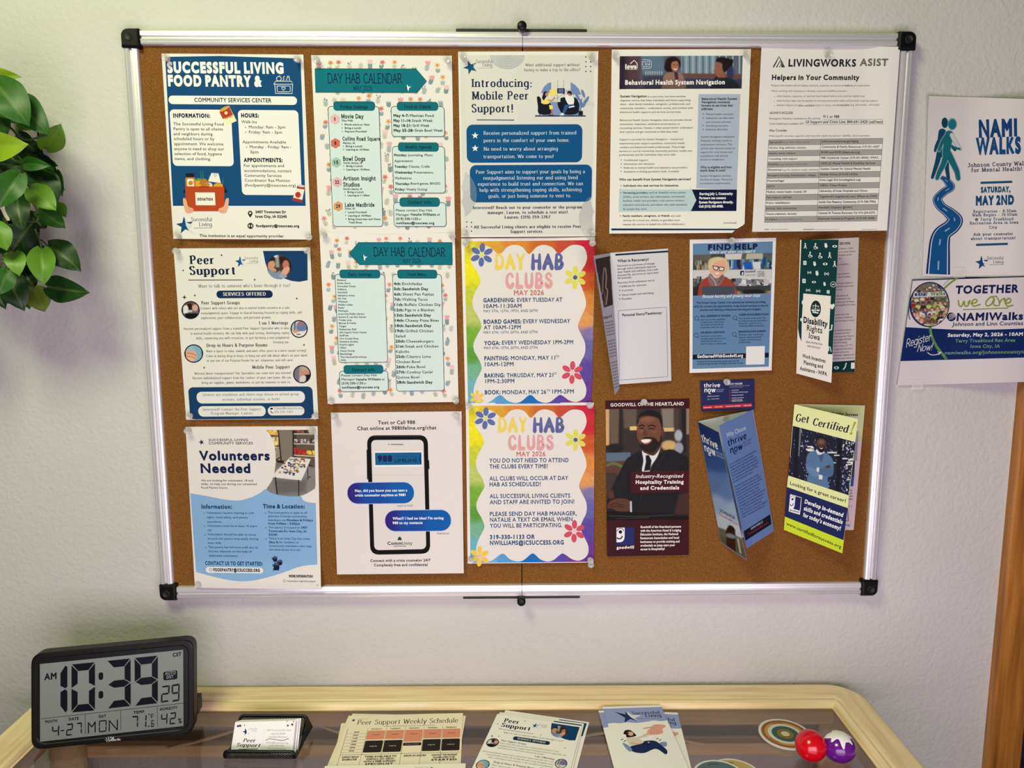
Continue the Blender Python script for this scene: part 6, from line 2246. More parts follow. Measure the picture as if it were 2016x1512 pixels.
p.pic(95, 262, 735, 945, 150, 170, [('bits', 110, 270, 725, 930, 260, 3, 7, [(120, 140, 190), (90, 110, 170), (160, 176, 210)]),
    ('p', [(170, 280), (215, 290), (190, 780), (150, 770)], (10, 12, 22), 10), ('p', [(560, 370), (610, 385), (580, 900), (545, 890)], (10, 10, 18), 10), ('p', [(210, 285), (226, 290), (205, 560), (196, 560)], (110, 120, 130), 4),
    ('bits', 610, 420, 720, 900, 70, 5, 8, [(200, 206, 214), (150, 160, 180), (230, 230, 230)]), ('bits', 220, 460, 330, 540, 6, 26, 6, [(226, 228, 226)]), ('bits', 470, 520, 560, 620, 6, 26, 6, [(216, 220, 222)]), ('bits', 600, 580, 720, 640, 5, 24, 7, [(226, 228, 226)]),
    ('c', [(268, 640), (285, 540), (350, 506), (440, 520), (505, 570), (526, 640), (515, 735), (470, 760), (468, 860), (288, 800), (292, 720)], (84, 116, 152), 6), ('c', [(270, 640), (300, 660), (360, 680), (400, 740), (340, 745), (280, 700)], (96, 130, 168), 6), ('c', [(380, 680), (450, 660), (522, 650), (510, 740), (440, 742), (390, 720)], (72, 102, 138), 6),
    ('c', [(450, 650), (490, 640), (490, 665), (455, 668)], (80, 52, 44), 4), ('p', [(368, 664), (392, 664), (390, 706), (368, 700)], (220, 222, 224), 3), ('p', [(388, 730), (424, 736), (420, 776), (386, 770)], (214, 218, 222), 3), ('c', [(360, 505), (385, 545), (430, 530), (440, 520), (420, 500), (380, 495)], (216, 222, 228), 4), ('p', [(380, 548), (436, 540), (410, 620)], (70, 80, 130), 4),
    ('c', [(362, 440), (366, 396), (400, 376), (440, 386), (456, 430), (450, 490), (425, 520), (390, 516), (368, 480)], (74, 48, 42), 5), ('e', 410, 425, 30, 24, (120, 84, 72), 16, .7), ('c', [(360, 430), (366, 384), (405, 370), (446, 384), (456, 420), (430, 396), (385, 396)], (16, 14, 16), 5), ('c', [(374, 470), (410, 478), (446, 470), (430, 520), (392, 518)], (26, 18, 18), 5), ('c', [(392, 478), (412, 484), (428, 478), (412, 492)], (220, 212, 206), 2), ('n', .08)], (22, 26, 48), poly=[(146, 264), (732, 412), (664, 940), (100, 756)])
p.t('Get', 174, 298, 232, 70, (28, 34, 50), 'ski', y1=252)
p.t('Certified', 332, 668, 268, 70, (28, 34, 50), 'ski', y1=344)
p.ln([(726, 240), (690, 330)], 22, (150, 172, 70), w1=8)
p.e(688, 346, 13, 13, (150, 172, 70))
p.poly([(100, 756), (666, 944), (656, 1040), (92, 845)], (224, 232, 166))
p.t('Looking for a great career?', 120, 640, 822, 32, (30, 36, 44), 'm', y1=992)
p.poly([(92, 845), (656, 1040), (618, 1340), (72, 1120)], (20, 30, 84))
gface(p, [(124, 914), (226, 944), (210, 1100), (110, 1070)], (20, 30, 84), (236, 238, 240), (20, 30, 84))
p.ln([(124, 914), (226, 944), (210, 1100), (110, 1070), (124, 914)], 5, (236, 238, 240))
p.poly([(113, 1038), (214, 1066), (210, 1100), (110, 1070)], (236, 238, 240))
p.t('goodwill', 118, 205, 1064, 16, (20, 26, 50), 'b', y1=1088)
p.t('Develop in-demand', 254, 616, 994, 38, (240, 242, 240), 'bi', y1=1126)
p.t('skills and credentials', 246, 608, 1058, 38, (240, 242, 240), 'bi', y1=1190)
p.t("for today's economy!", 240, 592, 1118, 38, (240, 242, 240), 'bi', y1=1250)
p.poly([(72, 1120), (618, 1340), (606, 1462), (62, 1243)], (200, 222, 40))
p.t('www.certifiedforsuccess.org', 84, 594, 1196, 30, (34, 42, 40), 'm', y1=1418)
p.done('cover_panel', parent=b, material='gloss')

# ------------------------------------------------------------------ sheets taped to the wall beside the board
WALL = ((0, 0, 0), (0, -1, 0))
C19 = (1816, 180, 2016, 550, 817)
Q19 = [(52, 36), (1130, 70), (1050, 1500), (0, 1486)]
p = Page(Q19, C19, WALL, lambda a, t: .002 + .010 * (1 - a) ** 4 * (1 - t) ** 3 + .021 * sm(a, .25, .8), sheet=(226, 220, 221), step=5e-5, big=.005)
T1, T2 = (20, 84, 116), (24, 118, 130)
pr = [(150, 700), (200, 690), (255, 730), (262, 775), (210, 815), (150, 850), (120, 880), (150, 930), (240, 980), (322, 1020), (330, 1060), (250, 1120), (180, 1180), (150, 1260), (135, 1360), (128, 1470)]
# winding road
P_ = cr([(150, 690), (192, 715), (225, 770), (170, 810), (122, 865), (150, 925), (215, 975), (262, 1030), (235, 1085), (165, 1140), (140, 1210), (132, 1330), (125, 1470)], 8)
wd_ = np.interp(np.linspace(0, 1, len(P_)), [0, .15, .3, .45, .6, .75, 1], [40, 76, 74, 92, 130, 150, 195])


def road(k, col):
    R_ = []
    for i in range(len(P_)):
        d = P_[min(i + 1, len(P_) - 1)] - P_[max(i - 1, 0)]
        n = np.array([-d[1], d[0]]) / np.linalg.norm(d) * np.array([wd_[i] * k / 2, wd_[i] * k / 2 * .8])
        R_ += [P_[i] + n * q for q in np.linspace(1, -1, 7)]
    p.put(p.mm(np.array(R_)), grid_faces(7, len(P_)), col)
    p.lift += p.step


road(1.0, (18, 52, 110))
road(.82, (220, 226, 234))
road(.74, (20, 84, 142))
for i in range(6, len(P_) - 4, 12):
    p.ln([P_[i], P_[i + 4]], 5 + i * .09, (140, 174, 206))
# two walkers
for pts, w, w1 in (([(165, 320), (140, 380), (112, 440), (102, 478)], 34, 20), ([(160, 330), (148, 420), (146, 490)], 62, 52), ([(140, 480), (122, 560), (100, 630), (80, 692)], 46, 24), ([(160, 490), (190, 560), (200, 640), (210, 700)], 46, 26), ([(180, 340), (220, 420), (262, 470)], 30, 22)):
    p.ln(pts, w, (18, 74, 102), smooth=6, cap=True, w1=w1)
p.e(180, 252, 26, 42, (16, 70, 92))
p.e(240, 262, 38, 48, (120, 162, 172))
p.e(240, 264, 31, 41, T2)
WK = (([(205, 345), (170, 390), (146, 440), (134, 474)], 32, 20), ([(216, 350), (202, 420), (190, 500)], 66, 56), ([(196, 500), (170, 580), (136, 650), (118, 698)], 48, 26), ([(206, 500), (245, 575), (276, 640), (288, 700)], 54, 32))
for g_, c_ in ((11, (150, 176, 186)), (0, (24, 108, 122))):
    for pts, w, w1 in WK:
        p.ln(pts, w + g_, c_, smooth=6, cap=True, w1=w1 + g_)
for g_, c_ in ((10, (150, 176, 186)), (0, (214, 212, 216))):
    p.ln([(238, 352), (262, 400), (284, 436), (304, 460)], 30 + g_, c_, smooth=6, cap=True, w1=20 + g_)
p.ln([(236, 440), (270, 456), (300, 462)], 18, (24, 108, 122), smooth=5, cap=True)
p.t('NAMI', 455, 762, 362, 122, (20, 66, 124), 'kk', y1=350)
p.t('WALKS', 430, 792, 500, 116, (20, 76, 130), 'kk', y1=490)
p.t('Johnson County Walk', 366, 842, 608, 30, (36, 52, 84), 'slab', y1=592)
p.t('for Mental Health!', 393, 798, 648, 30, (36, 52, 84), 'slab', y1=636)
for a, y in ((468, 735), (432, 1234)):
    p.ln([(a + 6, y), (a + 248, y - 8)], 17, (24, 78, 112), cap=True)
p.t('SATURDAY,', 470, 708, 812, 40, (22, 80, 116), 'kk', y1=806)
p.t('MAY 2ND', 430, 736, 912, 66, (20, 72, 120), 'kk', y1=904)
for w_, a, c, y in (('Registration - 8:30am', 408, 756, 976), ('Walk Begins - 10:00am', 398, 764, 1005), ('@ Terry Trueblood', 424, 732, 1040), ('Recreation Area in Iowa', 380, 774, 1070), ('City', 536, 602, 1103), ('Ask your counselor', 408, 728, 1160), ('about transportation!', 390, 746, 1194)):
    p.t(w_, a, c, y, 21, (44, 84, 116) if y < 1110 else (30, 60, 90), 'slab', y1=y - (c - a) * .02)
logo(p, 480, 1378, 56, (24, 70, 124))
p.done('flyer', 'white walk flyer with a winding blue road, taped beside the board', 'flyer')

C20 = (1756, 530, 2016, 780, 1572)
Q20 = [(246, 124), (2010, 68), (1990, 1330), (62, 1384)]
p = Page(Q20, C20, WALL, lambda a, t: .004 + .022 * sm(a, .18, .78), sheet=(222, 214, 217), step=5e-5, big=.005)
p.poly([(246, 124), (2006, 68), (2003, 80), (244, 136)], (26, 34, 76))
p.ln([(246, 126), (105, 1094)], 6, (26, 34, 76))
p.ln([(620, 230), (700, 160), (780, 106)], 22, (124, 146, 76), smooth=6)
p.ln([(612, 196), (650, 150), (700, 112)], 4, (60, 70, 60), smooth=6)
nv = np.vstack([cr([(164, 690), (500, 708), (900, 722), (1300, 716), (1990, 690)], 5), [(1990, 1040)], [(105, 1094)]])
p.poly(nv, (18, 40, 98))
p.e(446, 420, 240, 270, (30, 48, 96), rot=8, n=48)
p.ln([(240, 330), (205, 420), (200, 540), (215, 600)], 10, (34, 60, 116), smooth=6)
heads = random.Random(5)
crowd = [('bits', 215, 160, 680, 280, 60, 14, 12, [(200, 196, 190), (120, 100, 90), (60, 50, 50), (230, 230, 226), (150, 60, 60), (90, 120, 80)])]
for j in range(5):
    for i in range(8):
        x = 225 + i * 62 + heads.uniform(-18, 18) + (j % 2) * 30
        y = 330 + j * 72 + heads.uniform(-14, 14)
        r_ = 15 + j * 4.5
        shirt = heads.choice([(196, 206, 120), (214, 216, 190), (150, 40, 50), (60, 90, 70), (70, 84, 120), (222, 222, 220), (170, 190, 90), (40, 44, 56)])
        sk_ = heads.choice([(206, 150, 124), (180, 120, 96), (120, 78, 62), (214, 164, 140)])
        hr = heads.choice([(40, 30, 28), (90, 64, 46), (150, 120, 90), (226, 226, 226), (60, 44, 40)])
        crowd += [('c', [(x - r_ * 1.7, y + r_ * 3), (x - r_ * 1.3, y + r_ * 1.2), (x, y + r_ * .9), (x + r_ * 1.3, y + r_ * 1.2), (x + r_ * 1.7, y + r_ * 3)], shirt, 5), ('e', x, y - r_ * .15, r_ * 1.0, r_ * 1.15, hr, 4), ('e', x, y + r_ * .2, r_ * .78, r_ * .9, sk_, 4), ('e', x, y + r_ * .6, r_ * .3, r_ * .12, (236, 220, 214), 3)]
crowd += [('p', [(255, 285), (640, 262), (645, 318), (258, 335)], (214, 216, 214), 8), ('n', .05)]
p.pic(214, 158, 684, 684, 130, 146, crowd, (120, 110, 100), inside=(450, 420, 226, 258))
p.t('NAMI', 308, 416, 322, 42, (40, 60, 110), 'cb', y1=318)
p.t('Walks', 456, 634, 314, 40, (110, 130, 90), 'k', y1=304)
p.e(286, 302, 18, 20, (60, 70, 110))
p.t('TOGETHER', 752, 1506, 290, 88, (22, 34, 82), 'b', y1=274)
g_ = (136, 152, 52)
p.ln([(790, 372), (800, 430), (830, 440), (860, 380), (866, 430), (900, 436), (930, 372), (905, 400)], 17, g_, smooth=6, cap=True)
p.ln([(940, 408), (1000, 396), (1010, 366), (975, 362), (950, 400), (975, 440), (1050, 420)], 16, g_, smooth=6, cap=True)
p.ln([(1215, 350), (1180, 330), (1120, 390), (1130, 436), (1180, 420), (1220, 350), (1210, 420), (1250, 436)], 16, g_, smooth=6, cap=True)
p.ln([(1180, 330), (1240, 322), (1250, 340)], 14, g_, smooth=6, cap=True)
p.ln([(1262, 350), (1280, 400), (1270, 440), (1300, 370), (1345, 350), (1340, 380)], 16, g_, smooth=6, cap=True)
p.ln([(1345, 408), (1400, 396), (1415, 362), (1385, 350), (1352, 396), (1375, 440), (1440, 430)], 16, g_, smooth=6, cap=True)
p.ln([(846, 482), (1100, 472), (1386, 462)], 11, g_)
p.e(706, 568, 54, 52, (22, 34, 82), n=30)
for k in range(4):
    p.ring(730 + k * 4, 590, 62 - k * 14, 60 - k * 13, 6, (222, 214, 217), 165, 300, 14)
p.t('NAMIWalks', 768, 1560, 612, 84, (22, 34, 82), 'b', y1=598)
p.t('Johnson and Linn Counties', 716, 1560, 676, 44, (30, 44, 92), 'r', y1=664)
p.ln([(455, 690), (470, 790), (530, 920), (600, 1010), (650, 1072)], 34, (84, 132, 72), smooth=6)
p.ln([(456, 700), (478, 800), (545, 925), (630, 1040)], 5, (160, 186, 120), smooth=6)
p.t('Saturday, May 2, 2026 - 10AM', 662, 1558, 804, 38, (236, 236, 240), 'b', y1=790)
p.t('Terry Trueblood Rec Area', 752, 1468, 872, 38, (120, 156, 128), 'm', y1=862)
p.t('Iowa City, IA', 934, 1284, 936, 38, (120, 156, 128), 'm', y1=934)
p.t('namiwalks.org/johnsoncountyia', 628, 1590, 1014, 38, (120, 156, 128), 'm', y1=1000)
p.t('Register', 170, 478, 930, 92, (238, 238, 240), 'sc', y1=842)
p.t('Now!', 300, 492, 984, 84, (238, 238, 240), 'sc', y1=958)
p.ln([(424, 992), (460, 1016), (520, 1018), (580, 992)], 8, (238, 238, 240), smooth=6, cap=True)
p.ln([(546, 984), (584, 990), (556, 1018)], 7, (238, 238, 240), cap=True)
p.done('flyer', 'white and navy walk flyer with a round crowd photo, taped beside the board', 'flyer')

M['tape'] = mat('clear_tape', (240, 240, 236), 0.1, spec=.6, Alpha=0.22)
for fl, tx, ty in (('white walk flyer', 1889, 537), ('round crowd', 1806, 757)):
    o_ = [q for q in S.objects if fl in str(q.get('label', ''))][0]
    c_ = at_y(tx, ty, -.0062)
    slab('tape_strip', c_ - np.array([.010, .0002, .008]), c_ + np.array([.010, .0002, .008]), M['tape'], o_)
# ------------------------------------------------------------------ push pins
pr_ = [(.0001, 0), (.0040, 0), (.0044, .0007), (.0040, .0014), (.0020, .0022), (.0017, .0045), (.0021, .0066), (.0050, .0076), (.0056, .0086), (.0052, .0096), (.0040, .0092), (.0026, .0088), (.0001, .0087)]
pin_me = None
rp_ = random.Random(4)
for x, y, lab in PINS:
    q = at_y(x, y, YB - .0125)
    if pin_me is None:
        mb = MB()
        lathe(mb, pr_, 20, R=np.array([[1, 0, 0], [0, 0, -1], [0, 1, 0]]))
        o = mb.build('push_pin', M['pin'], smooth=True, origin=(0, 0, 0))
        pin_me = o.data
    else:
        o = bpy.data.objects.new('push_pin', pin_me)
        S.collection.objects.link(o)
    o.location = (q[0], YB - .0036, q[2])
    o.rotation_euler = (rp_.uniform(-.12, .12), 0, rp_.uniform(-.15, .15))
    tag(o, lab, 'push pin', 'clear push pins on the cork board')

# ------------------------------------------------------------------ glass topped table
ZT = -0.6232                      # top of the wooden frame
ZG = ZT - .008                    # upper face of the glass
TA = math.radians(-.45)
TR_ = np.array([[math.cos(TA), -math.sin(TA), 0], [math.sin(TA), math.cos(TA), 0], [0, 0, 1]])
TO = np.array([-.116, -.0060, ZT])
TW, TD = 1.404, .56
tab = empty('console_table', (-.116, -.29, FLOOR), 'pale wooden table with a smoked glass top against the wall', 'table')


def rrect(x0, y0, x1, y1, r, n=8):
    P = []
    for cx, cy, a0 in ((x1 - r, y1 - r, 0), (x0 + r, y1 - r, 90), (x0 + r, y0 + r, 180), (x1 - r, y0 + r, 270)):
        for k in range(n):
            t = math.radians(a0 + 90 * k / (n - 1))
            P.append((cx + r * math.cos(t), cy + r * math.sin(t)))
    return np.array(P)


tw = lambda v: np.asarray(v, float) @ TR_.T + TO
mb = MB()
prof = [(0, -.042), (0, -.008), (.0015, -.003), (.005, -.0004), (.012, 0), (.040, .0004), (.0465, -.0002), (.0485, -.0022), (.0500, -.0022), (.0515, .0002), (.0555, .0010), (.0600, -.0006), (.0625, -.0040), (.0635, -.0079), (.0665, -.0079), (.0665, -.0145), (.0620, -.0150), (.0620, -.042), (0, -.042)]
V, nn = [], None
for off, z in prof:
    P = rrect(-TW / 2 + off, -TD + off, TW / 2 - off, -off, max(.055 - off * .95, .002))
    nn = len(P)
    V.append(np.c_[P, np.full(nn, z)])
mb.add(tw(np.concatenate(V)), grid_faces(nn, len(prof), True))
fr_ = mb.build('tabletop_frame', M['wood_pale'], tab, origin=tw([(0, -TD / 2, -.02)])[0])
fr_.data.materials.append(M['wood_pale_side'])
for p_ in fr_.data.polygons:
    q_ = p_.center
    if TW / 2 - abs(q_[0]) < TD / 2 - abs(q_[1]):
        p_.material_index = 1
mb = MB()
box_mesh(mb, (-TW / 2 + .064, -TD + .064, -.0140), (TW / 2 - .064, -.064, -.0081), R=TR_, T=TO)
mb.build('glass_top', M['glass'], tab, origin=tw([(0, -TD / 2, -.011)])[0])
for sx in (-1, 1):
    for y in (-.06, -TD + .06):
        mb = MB()
        c = np.array([sx * (TW / 2 - .055), y])
        P = [(c[0], c[1], z) for z in (-.042, -.25, -.55, FLOOR - ZT)]
        tube(mb, tw(P), [.028, .025, .021, .018], 14)
        mb.build('leg', M['wood_pale'], tab, smooth=True, origin=tw([P[1]])[0])
z_ = at_y(1000, 1465, -.045)[2] - ZT
mb = MB()
box_mesh(mb, (-TW / 2 + .06, -.045, z_ - .022), (TW / 2 - .06, -.028, z_), R=TR_, T=TO, bev=.003)
mb.build('stretcher', M['wood_pale'], tab, origin=tw([(0, -.036, z_)])[0])
for pts in ([(330, 1478), (430, 1452), (520, 1420), (566, 1401), (612, 1424), (690, 1452), (800, 1470)], [(1060, 1470), (1150, 1452), (1260, 1440), (1370, 1466), (1480, 1482), (1560, 1490)]):
    P = cr([at_y(a, b2, -.052) for a, b2 in pts], 5)
    mb = MB()
    tube(mb, P, .0028, 8)
    mb.build('brace', M['wood_pale'], tab, smooth=True, origin=P.mean(0))

# ------------------------------------------------------------------ hanging plant in its wall box
M['leaf'] = mat('leaf', (60, 120, 40), 0.42, spec=0.3)
_at = N(M['leaf'], 'ShaderNodeAttribute')
_at.attribute_name = 'Col'
L(M['leaf'], _at, 'Color', bsdf(M['leaf']), 'Base Color')
M['stem'] = mat('stem', (64, 84, 34), 0.5)
M['cream'] = noise_mat('cream_wood', [(0.3, (206, 196, 172)), (0.7, (226, 218, 198))], 8.0, 0.6, stretch=(6, 6, 1))
pk = 300 / 872
ppx = lambda x, y: (x * pk, 120 + y * pk)
plc = at_y(-30, 350, -.06)
plant = empty('hanging_plant', plc, 'trailing green heart leaved plant in a cream wall box at left edge', 'plant')
a, b2 = at_y(-150, 252, -.03), at_y(73, 448, -.03)
mb = MB()
t_ = .008
box_mesh(mb, (a[0], -.085, b2[2]), (b2[0], -.002, b2[2] + t_), bev=.0015)
box_mesh(mb, (a[0], -.085, b2[2]), (a[0] + t_, -.002, a[2]), bev=.0015)
box_mesh(mb, (b2[0] - t_, -.085, b2[2]), (b2[0], -.002, a[2]), bev=.0015)
box_mesh(mb, (a[0], -.010, b2[2]), (b2[0], -.001, a[2] + .01), bev=.0015)
box_mesh(mb, (a[0], -.085, b2[2]), (b2[0], -.077, a[2] - .09), bev=.0015)
mb.build('planter_box', M['cream'], plant, origin=(a + b2) / 2)
fol = MB()
stems = MB()
rl = random.Random(11)
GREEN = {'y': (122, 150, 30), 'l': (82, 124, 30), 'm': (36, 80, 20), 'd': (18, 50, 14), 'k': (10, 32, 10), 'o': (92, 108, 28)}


def leaf(bx, by, tx, ty, w, c, d0, d1, fold=.18, bend=.12, twist=0.0):
    B, T_ = at_y(*ppx(bx, by), -d0), at_y(*ppx(tx, ty), -d1)
    ax = T_ - B
    Ln = np.linalg.norm(ax)
    ax /= Ln
    view = CAM - (B + T_) / 2
    view /= np.linalg.norm(view)
    sd = np.cross(ax, view)
    sd /= np.linalg.norm(sd)
    nm = np.cross(sd, ax)
    c_, s_ = math.cos(twist), math.sin(twist)
    sd, nm = c_ * sd + s_ * nm, -s_ * sd + c_ * nm
    if nm @ view < 0:
        nm = -nm
    wm = w * pk / FPX * 1.15 / 2
    nu, nv = 17, 13
    V, C = [], []
    base = lin(GREEN[c])
    k1 = rl.uniform(.88, 1.12)
    for i in range(nu):
        u = i / (nu - 1)
        hw = wm * (math.sin(math.pi * min(u * 1.02 + .02, 1) ** .82) ** .64) * (1.06 - .1 * u) if u < 1 else 0.0
        for j in range(nv):
            v = -1 + 2 * j / (nv - 1)
            back = -.13 * Ln * abs(v) * (1 - abs(v) * .15) * max(0, 1 - u * 4.5)          # heart lobes
            wave = .03 * wm * math.sin(u * 9 + v * 3 + bx)
            p_ = B + ax * (Ln * u + back) + sd * hw * v * math.cos(fold) + nm * (hw * abs(v) * math.sin(fold) + bend * Ln * math.sin(math.pi * u) - .25 * bend * Ln * u * u + wave)
            V.append(p_)
            vein = max(0, 1 - abs(v) * 9) * .45
            side = max(0, 1 - abs(((u * 7 + abs(v) * 1.6) % 1) - .5) * 14) * .22 * (abs(v) < .85)
            C.append(base * (k1 + .12 * abs(v)) + (lin((150, 178, 80)) - base) * max(vein, side) * .30)
    fol.add(V, grid_faces(nv, nu), np.array(C))
    hub = B + np.array([rl.uniform(-.035, -.015), .03, rl.uniform(.0, .02)]) - ax * .01
    mid = (B + hub) / 2 + np.array([0, -.004, .006])
    tube(stems, cr([hub, mid, B, B + ax * Ln * .08], 4), .0010, 6)


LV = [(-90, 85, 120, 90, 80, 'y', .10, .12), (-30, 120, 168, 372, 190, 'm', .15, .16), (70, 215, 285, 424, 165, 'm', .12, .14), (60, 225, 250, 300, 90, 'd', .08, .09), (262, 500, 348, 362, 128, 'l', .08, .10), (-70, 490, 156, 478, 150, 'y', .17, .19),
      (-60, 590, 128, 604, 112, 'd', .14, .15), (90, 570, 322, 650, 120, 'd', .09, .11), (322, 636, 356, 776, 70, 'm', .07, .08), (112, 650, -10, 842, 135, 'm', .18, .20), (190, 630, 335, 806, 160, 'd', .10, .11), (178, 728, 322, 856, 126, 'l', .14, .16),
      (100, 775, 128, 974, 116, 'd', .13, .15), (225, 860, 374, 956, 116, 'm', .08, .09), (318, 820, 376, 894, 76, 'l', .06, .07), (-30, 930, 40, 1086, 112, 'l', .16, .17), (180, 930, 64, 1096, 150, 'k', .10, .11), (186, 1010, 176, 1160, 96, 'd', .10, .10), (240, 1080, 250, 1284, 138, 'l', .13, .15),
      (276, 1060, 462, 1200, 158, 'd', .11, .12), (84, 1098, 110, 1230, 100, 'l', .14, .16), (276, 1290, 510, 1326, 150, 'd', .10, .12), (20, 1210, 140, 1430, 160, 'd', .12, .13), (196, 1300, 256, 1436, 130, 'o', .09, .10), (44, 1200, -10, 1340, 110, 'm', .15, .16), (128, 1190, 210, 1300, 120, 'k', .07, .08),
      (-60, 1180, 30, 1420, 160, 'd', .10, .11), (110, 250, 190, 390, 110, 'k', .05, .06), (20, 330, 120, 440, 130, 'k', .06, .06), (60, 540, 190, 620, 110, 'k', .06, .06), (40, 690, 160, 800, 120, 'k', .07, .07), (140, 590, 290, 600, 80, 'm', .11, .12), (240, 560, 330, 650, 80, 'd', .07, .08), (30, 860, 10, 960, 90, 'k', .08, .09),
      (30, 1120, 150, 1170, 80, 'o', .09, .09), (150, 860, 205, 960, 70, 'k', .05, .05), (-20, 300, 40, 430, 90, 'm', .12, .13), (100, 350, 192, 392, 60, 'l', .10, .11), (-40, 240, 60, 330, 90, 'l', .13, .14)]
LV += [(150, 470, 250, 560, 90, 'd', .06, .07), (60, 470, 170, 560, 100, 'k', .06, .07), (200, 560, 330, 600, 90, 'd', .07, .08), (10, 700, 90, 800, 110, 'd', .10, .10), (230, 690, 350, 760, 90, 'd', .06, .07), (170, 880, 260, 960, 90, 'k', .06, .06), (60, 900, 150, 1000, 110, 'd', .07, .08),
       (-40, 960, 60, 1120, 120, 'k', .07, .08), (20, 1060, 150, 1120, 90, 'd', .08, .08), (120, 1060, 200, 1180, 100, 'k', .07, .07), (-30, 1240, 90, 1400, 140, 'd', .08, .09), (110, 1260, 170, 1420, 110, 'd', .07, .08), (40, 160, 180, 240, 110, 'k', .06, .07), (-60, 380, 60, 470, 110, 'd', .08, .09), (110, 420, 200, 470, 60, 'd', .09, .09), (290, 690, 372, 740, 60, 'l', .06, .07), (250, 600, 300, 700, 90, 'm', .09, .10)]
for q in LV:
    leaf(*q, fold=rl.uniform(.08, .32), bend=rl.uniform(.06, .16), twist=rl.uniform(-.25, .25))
for k in range(46):
    x, y = rl.uniform(-620, -60), rl.uniform(60, 1380)
    an = rl.uniform(.2, 2.6)
    ln_ = rl.uniform(130, 230)
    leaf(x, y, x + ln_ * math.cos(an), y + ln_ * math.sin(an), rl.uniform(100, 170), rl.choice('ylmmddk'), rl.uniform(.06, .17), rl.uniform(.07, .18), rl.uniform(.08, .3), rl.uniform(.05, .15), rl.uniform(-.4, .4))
for pts in ([(-20, 300), (60, 380), (140, 450), (270, 425)], [(120, 760), (200, 830), (215, 910), (150, 920)], [(200, 960), (230, 1040), (245, 1085)], [(300, 1230), (320, 1270), (338, 1312)], [(0, 1130), (60, 1140), (100, 1180)], [(90, 205), (120, 240), (140, 290)]):
    tube(stems, cr([at_y(*ppx(*q), -.11) for q in pts], 6), .0015, 6)
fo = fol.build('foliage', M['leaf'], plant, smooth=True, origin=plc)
stems.build('stem', M['stem'], plant, smooth=True, origin=plc)

# ------------------------------------------------------------------ digital clock
CC = (0, 1212, 440, 1512, 2016)
P0, P1 = at_z(62, 1478, ZG + .0042), at_z(381, 1446, ZG + .0042)
d_ = P1 - P0
lean = np.array([-d_[1], d_[0], 0]) / np.linalg.norm(d_) * .022
n0 = np.cross(d_, lean + np.array([0, 0, .16]))
n0 /= np.linalg.norm(n0)
if n0 @ (CAM - P0) < 0:
    n0 = -n0
cpl = (P0, n0)
clk = empty('digital_clock', (P0 + P1) / 2 - n0 * .012, 'black digital clock reading 10:39 on the left end of the table', 'clock')
CQ = [(276, 350), (1746, 212), (1749, 1066), (278, 1218)]
q3 = hit(Page._crop(None, CQ, CC), *cpl)
O_ = q3.mean(0)
ex = (q3[1] + q3[2] - q3[0] - q3[3])
ex /= np.linalg.norm(ex)
ez = np.cross(n0, ex)
if ez[2] < 0:
    ez = -ez
uv = np.c_[(q3 - O_) @ ex, (q3 - O_) @ ez]


RP = roundpoly(uv, .017)
hx, hz = np.abs(uv[:, 0]).mean(), np.abs(uv[:, 1]).mean()
mb = MB()
loops_ = []
for ins, dep in ((.004, -.026), (0, -.022), (0, -.002), (.0008, -.0006), (.0022, 0), (.0070, 0), (.0076, -.0004), (.0084, -.0010)):
    k = np.array([1 - ins / hx, 1 - ins / hz])
    q = RP * k
    loops_.append(O_ + q[:, :1] * ex + q[:, 1:] * ez + n0 * dep)
m_ = len(RP)
mb.add(np.concatenate(loops_), grid_faces(m_, len(loops_), True))
for lp, dep in ((loops_[-1], -.0010), (loops_[0], -.026)):
    mb.add(np.vstack([lp, [O_ + n0 * dep]]), [(i, (i + 1) % m_, m_) for i in range(m_)])
mb.build('case', M['black'], clk, origin=O_)
# rear foot, its end seen to the right of the case
f_ = hit([(386, 1386)], P0 - n0 * .04, n0)[0]
mb = MB()
Rm = np.stack([ex, -n0, ez], 1)
box_mesh(mb, (-.05, -.016, -.012), (.006, .016, .012), R=Rm, T=f_, bev=.002)
mb.build('stand', M['black'], clk, origin=f_)

SQ = [(360, 437), (1652, 308), (1655, 995), (362, 1138)]
M['lcd'] = print_mat('lcd_glass', 0.3, 0.08)
p = Page(SQ, CC, (P0 - n0 * .0008, n0), Z0, sheet=(120, 127, 124), nx=4, ny=4)
LC = (16, 20, 28)
SEG = {'0': 'abcdef', '1': 'bc', '2': 'abged', '3': 'abgcd', '4': 'fgbc', '5': 'afgcd', '6': 'afgedc', '7': 'abc', '8': 'abcdefg', '9': 'abcdfg', '-': 'g'}


def digit(ch, quad, tx=.28, ty=.15, gapk=.02):
    Hm = homog(UNIT, quad)
    g = gapk
    x, y = tx, ty
    m0, m1 = .5 - y / 2, .5 + y / 2
    P = {'a': [(g, 0), (1 - g, 0), (1 - x, y), (x, y)], 'd': [(x, 1 - y), (1 - x, 1 - y), (1 - g, 1), (g, 1)],
         'f': [(0, g), (x - g, y + g / 2), (x - g, m0 - g / 2), (0, .5 - g / 2)], 'b': [(1, g), (1, .5 - g / 2), (1 - x + g, m0 - g / 2), (1 - x + g, y + g / 2)],
         'e': [(0, .5 + g / 2), (x - g, m1 + g / 2), (x - g, 1 - y - g / 2), (0, 1 - g)], 'c': [(1, .5 + g / 2), (1, 1 - g), (1 - x + g, 1 - y - g / 2), (1 - x + g, m1 + g / 2)],
         'g': [(g * 2, .5), (x, m0), (1 - x, m0), (1 - g * 2, .5), (1 - x, m1), (x, m1)]}
    for s_ in SEG[ch]:
        p.poly([tuple(q) for q in hap(Hm, P[s_])], LC)


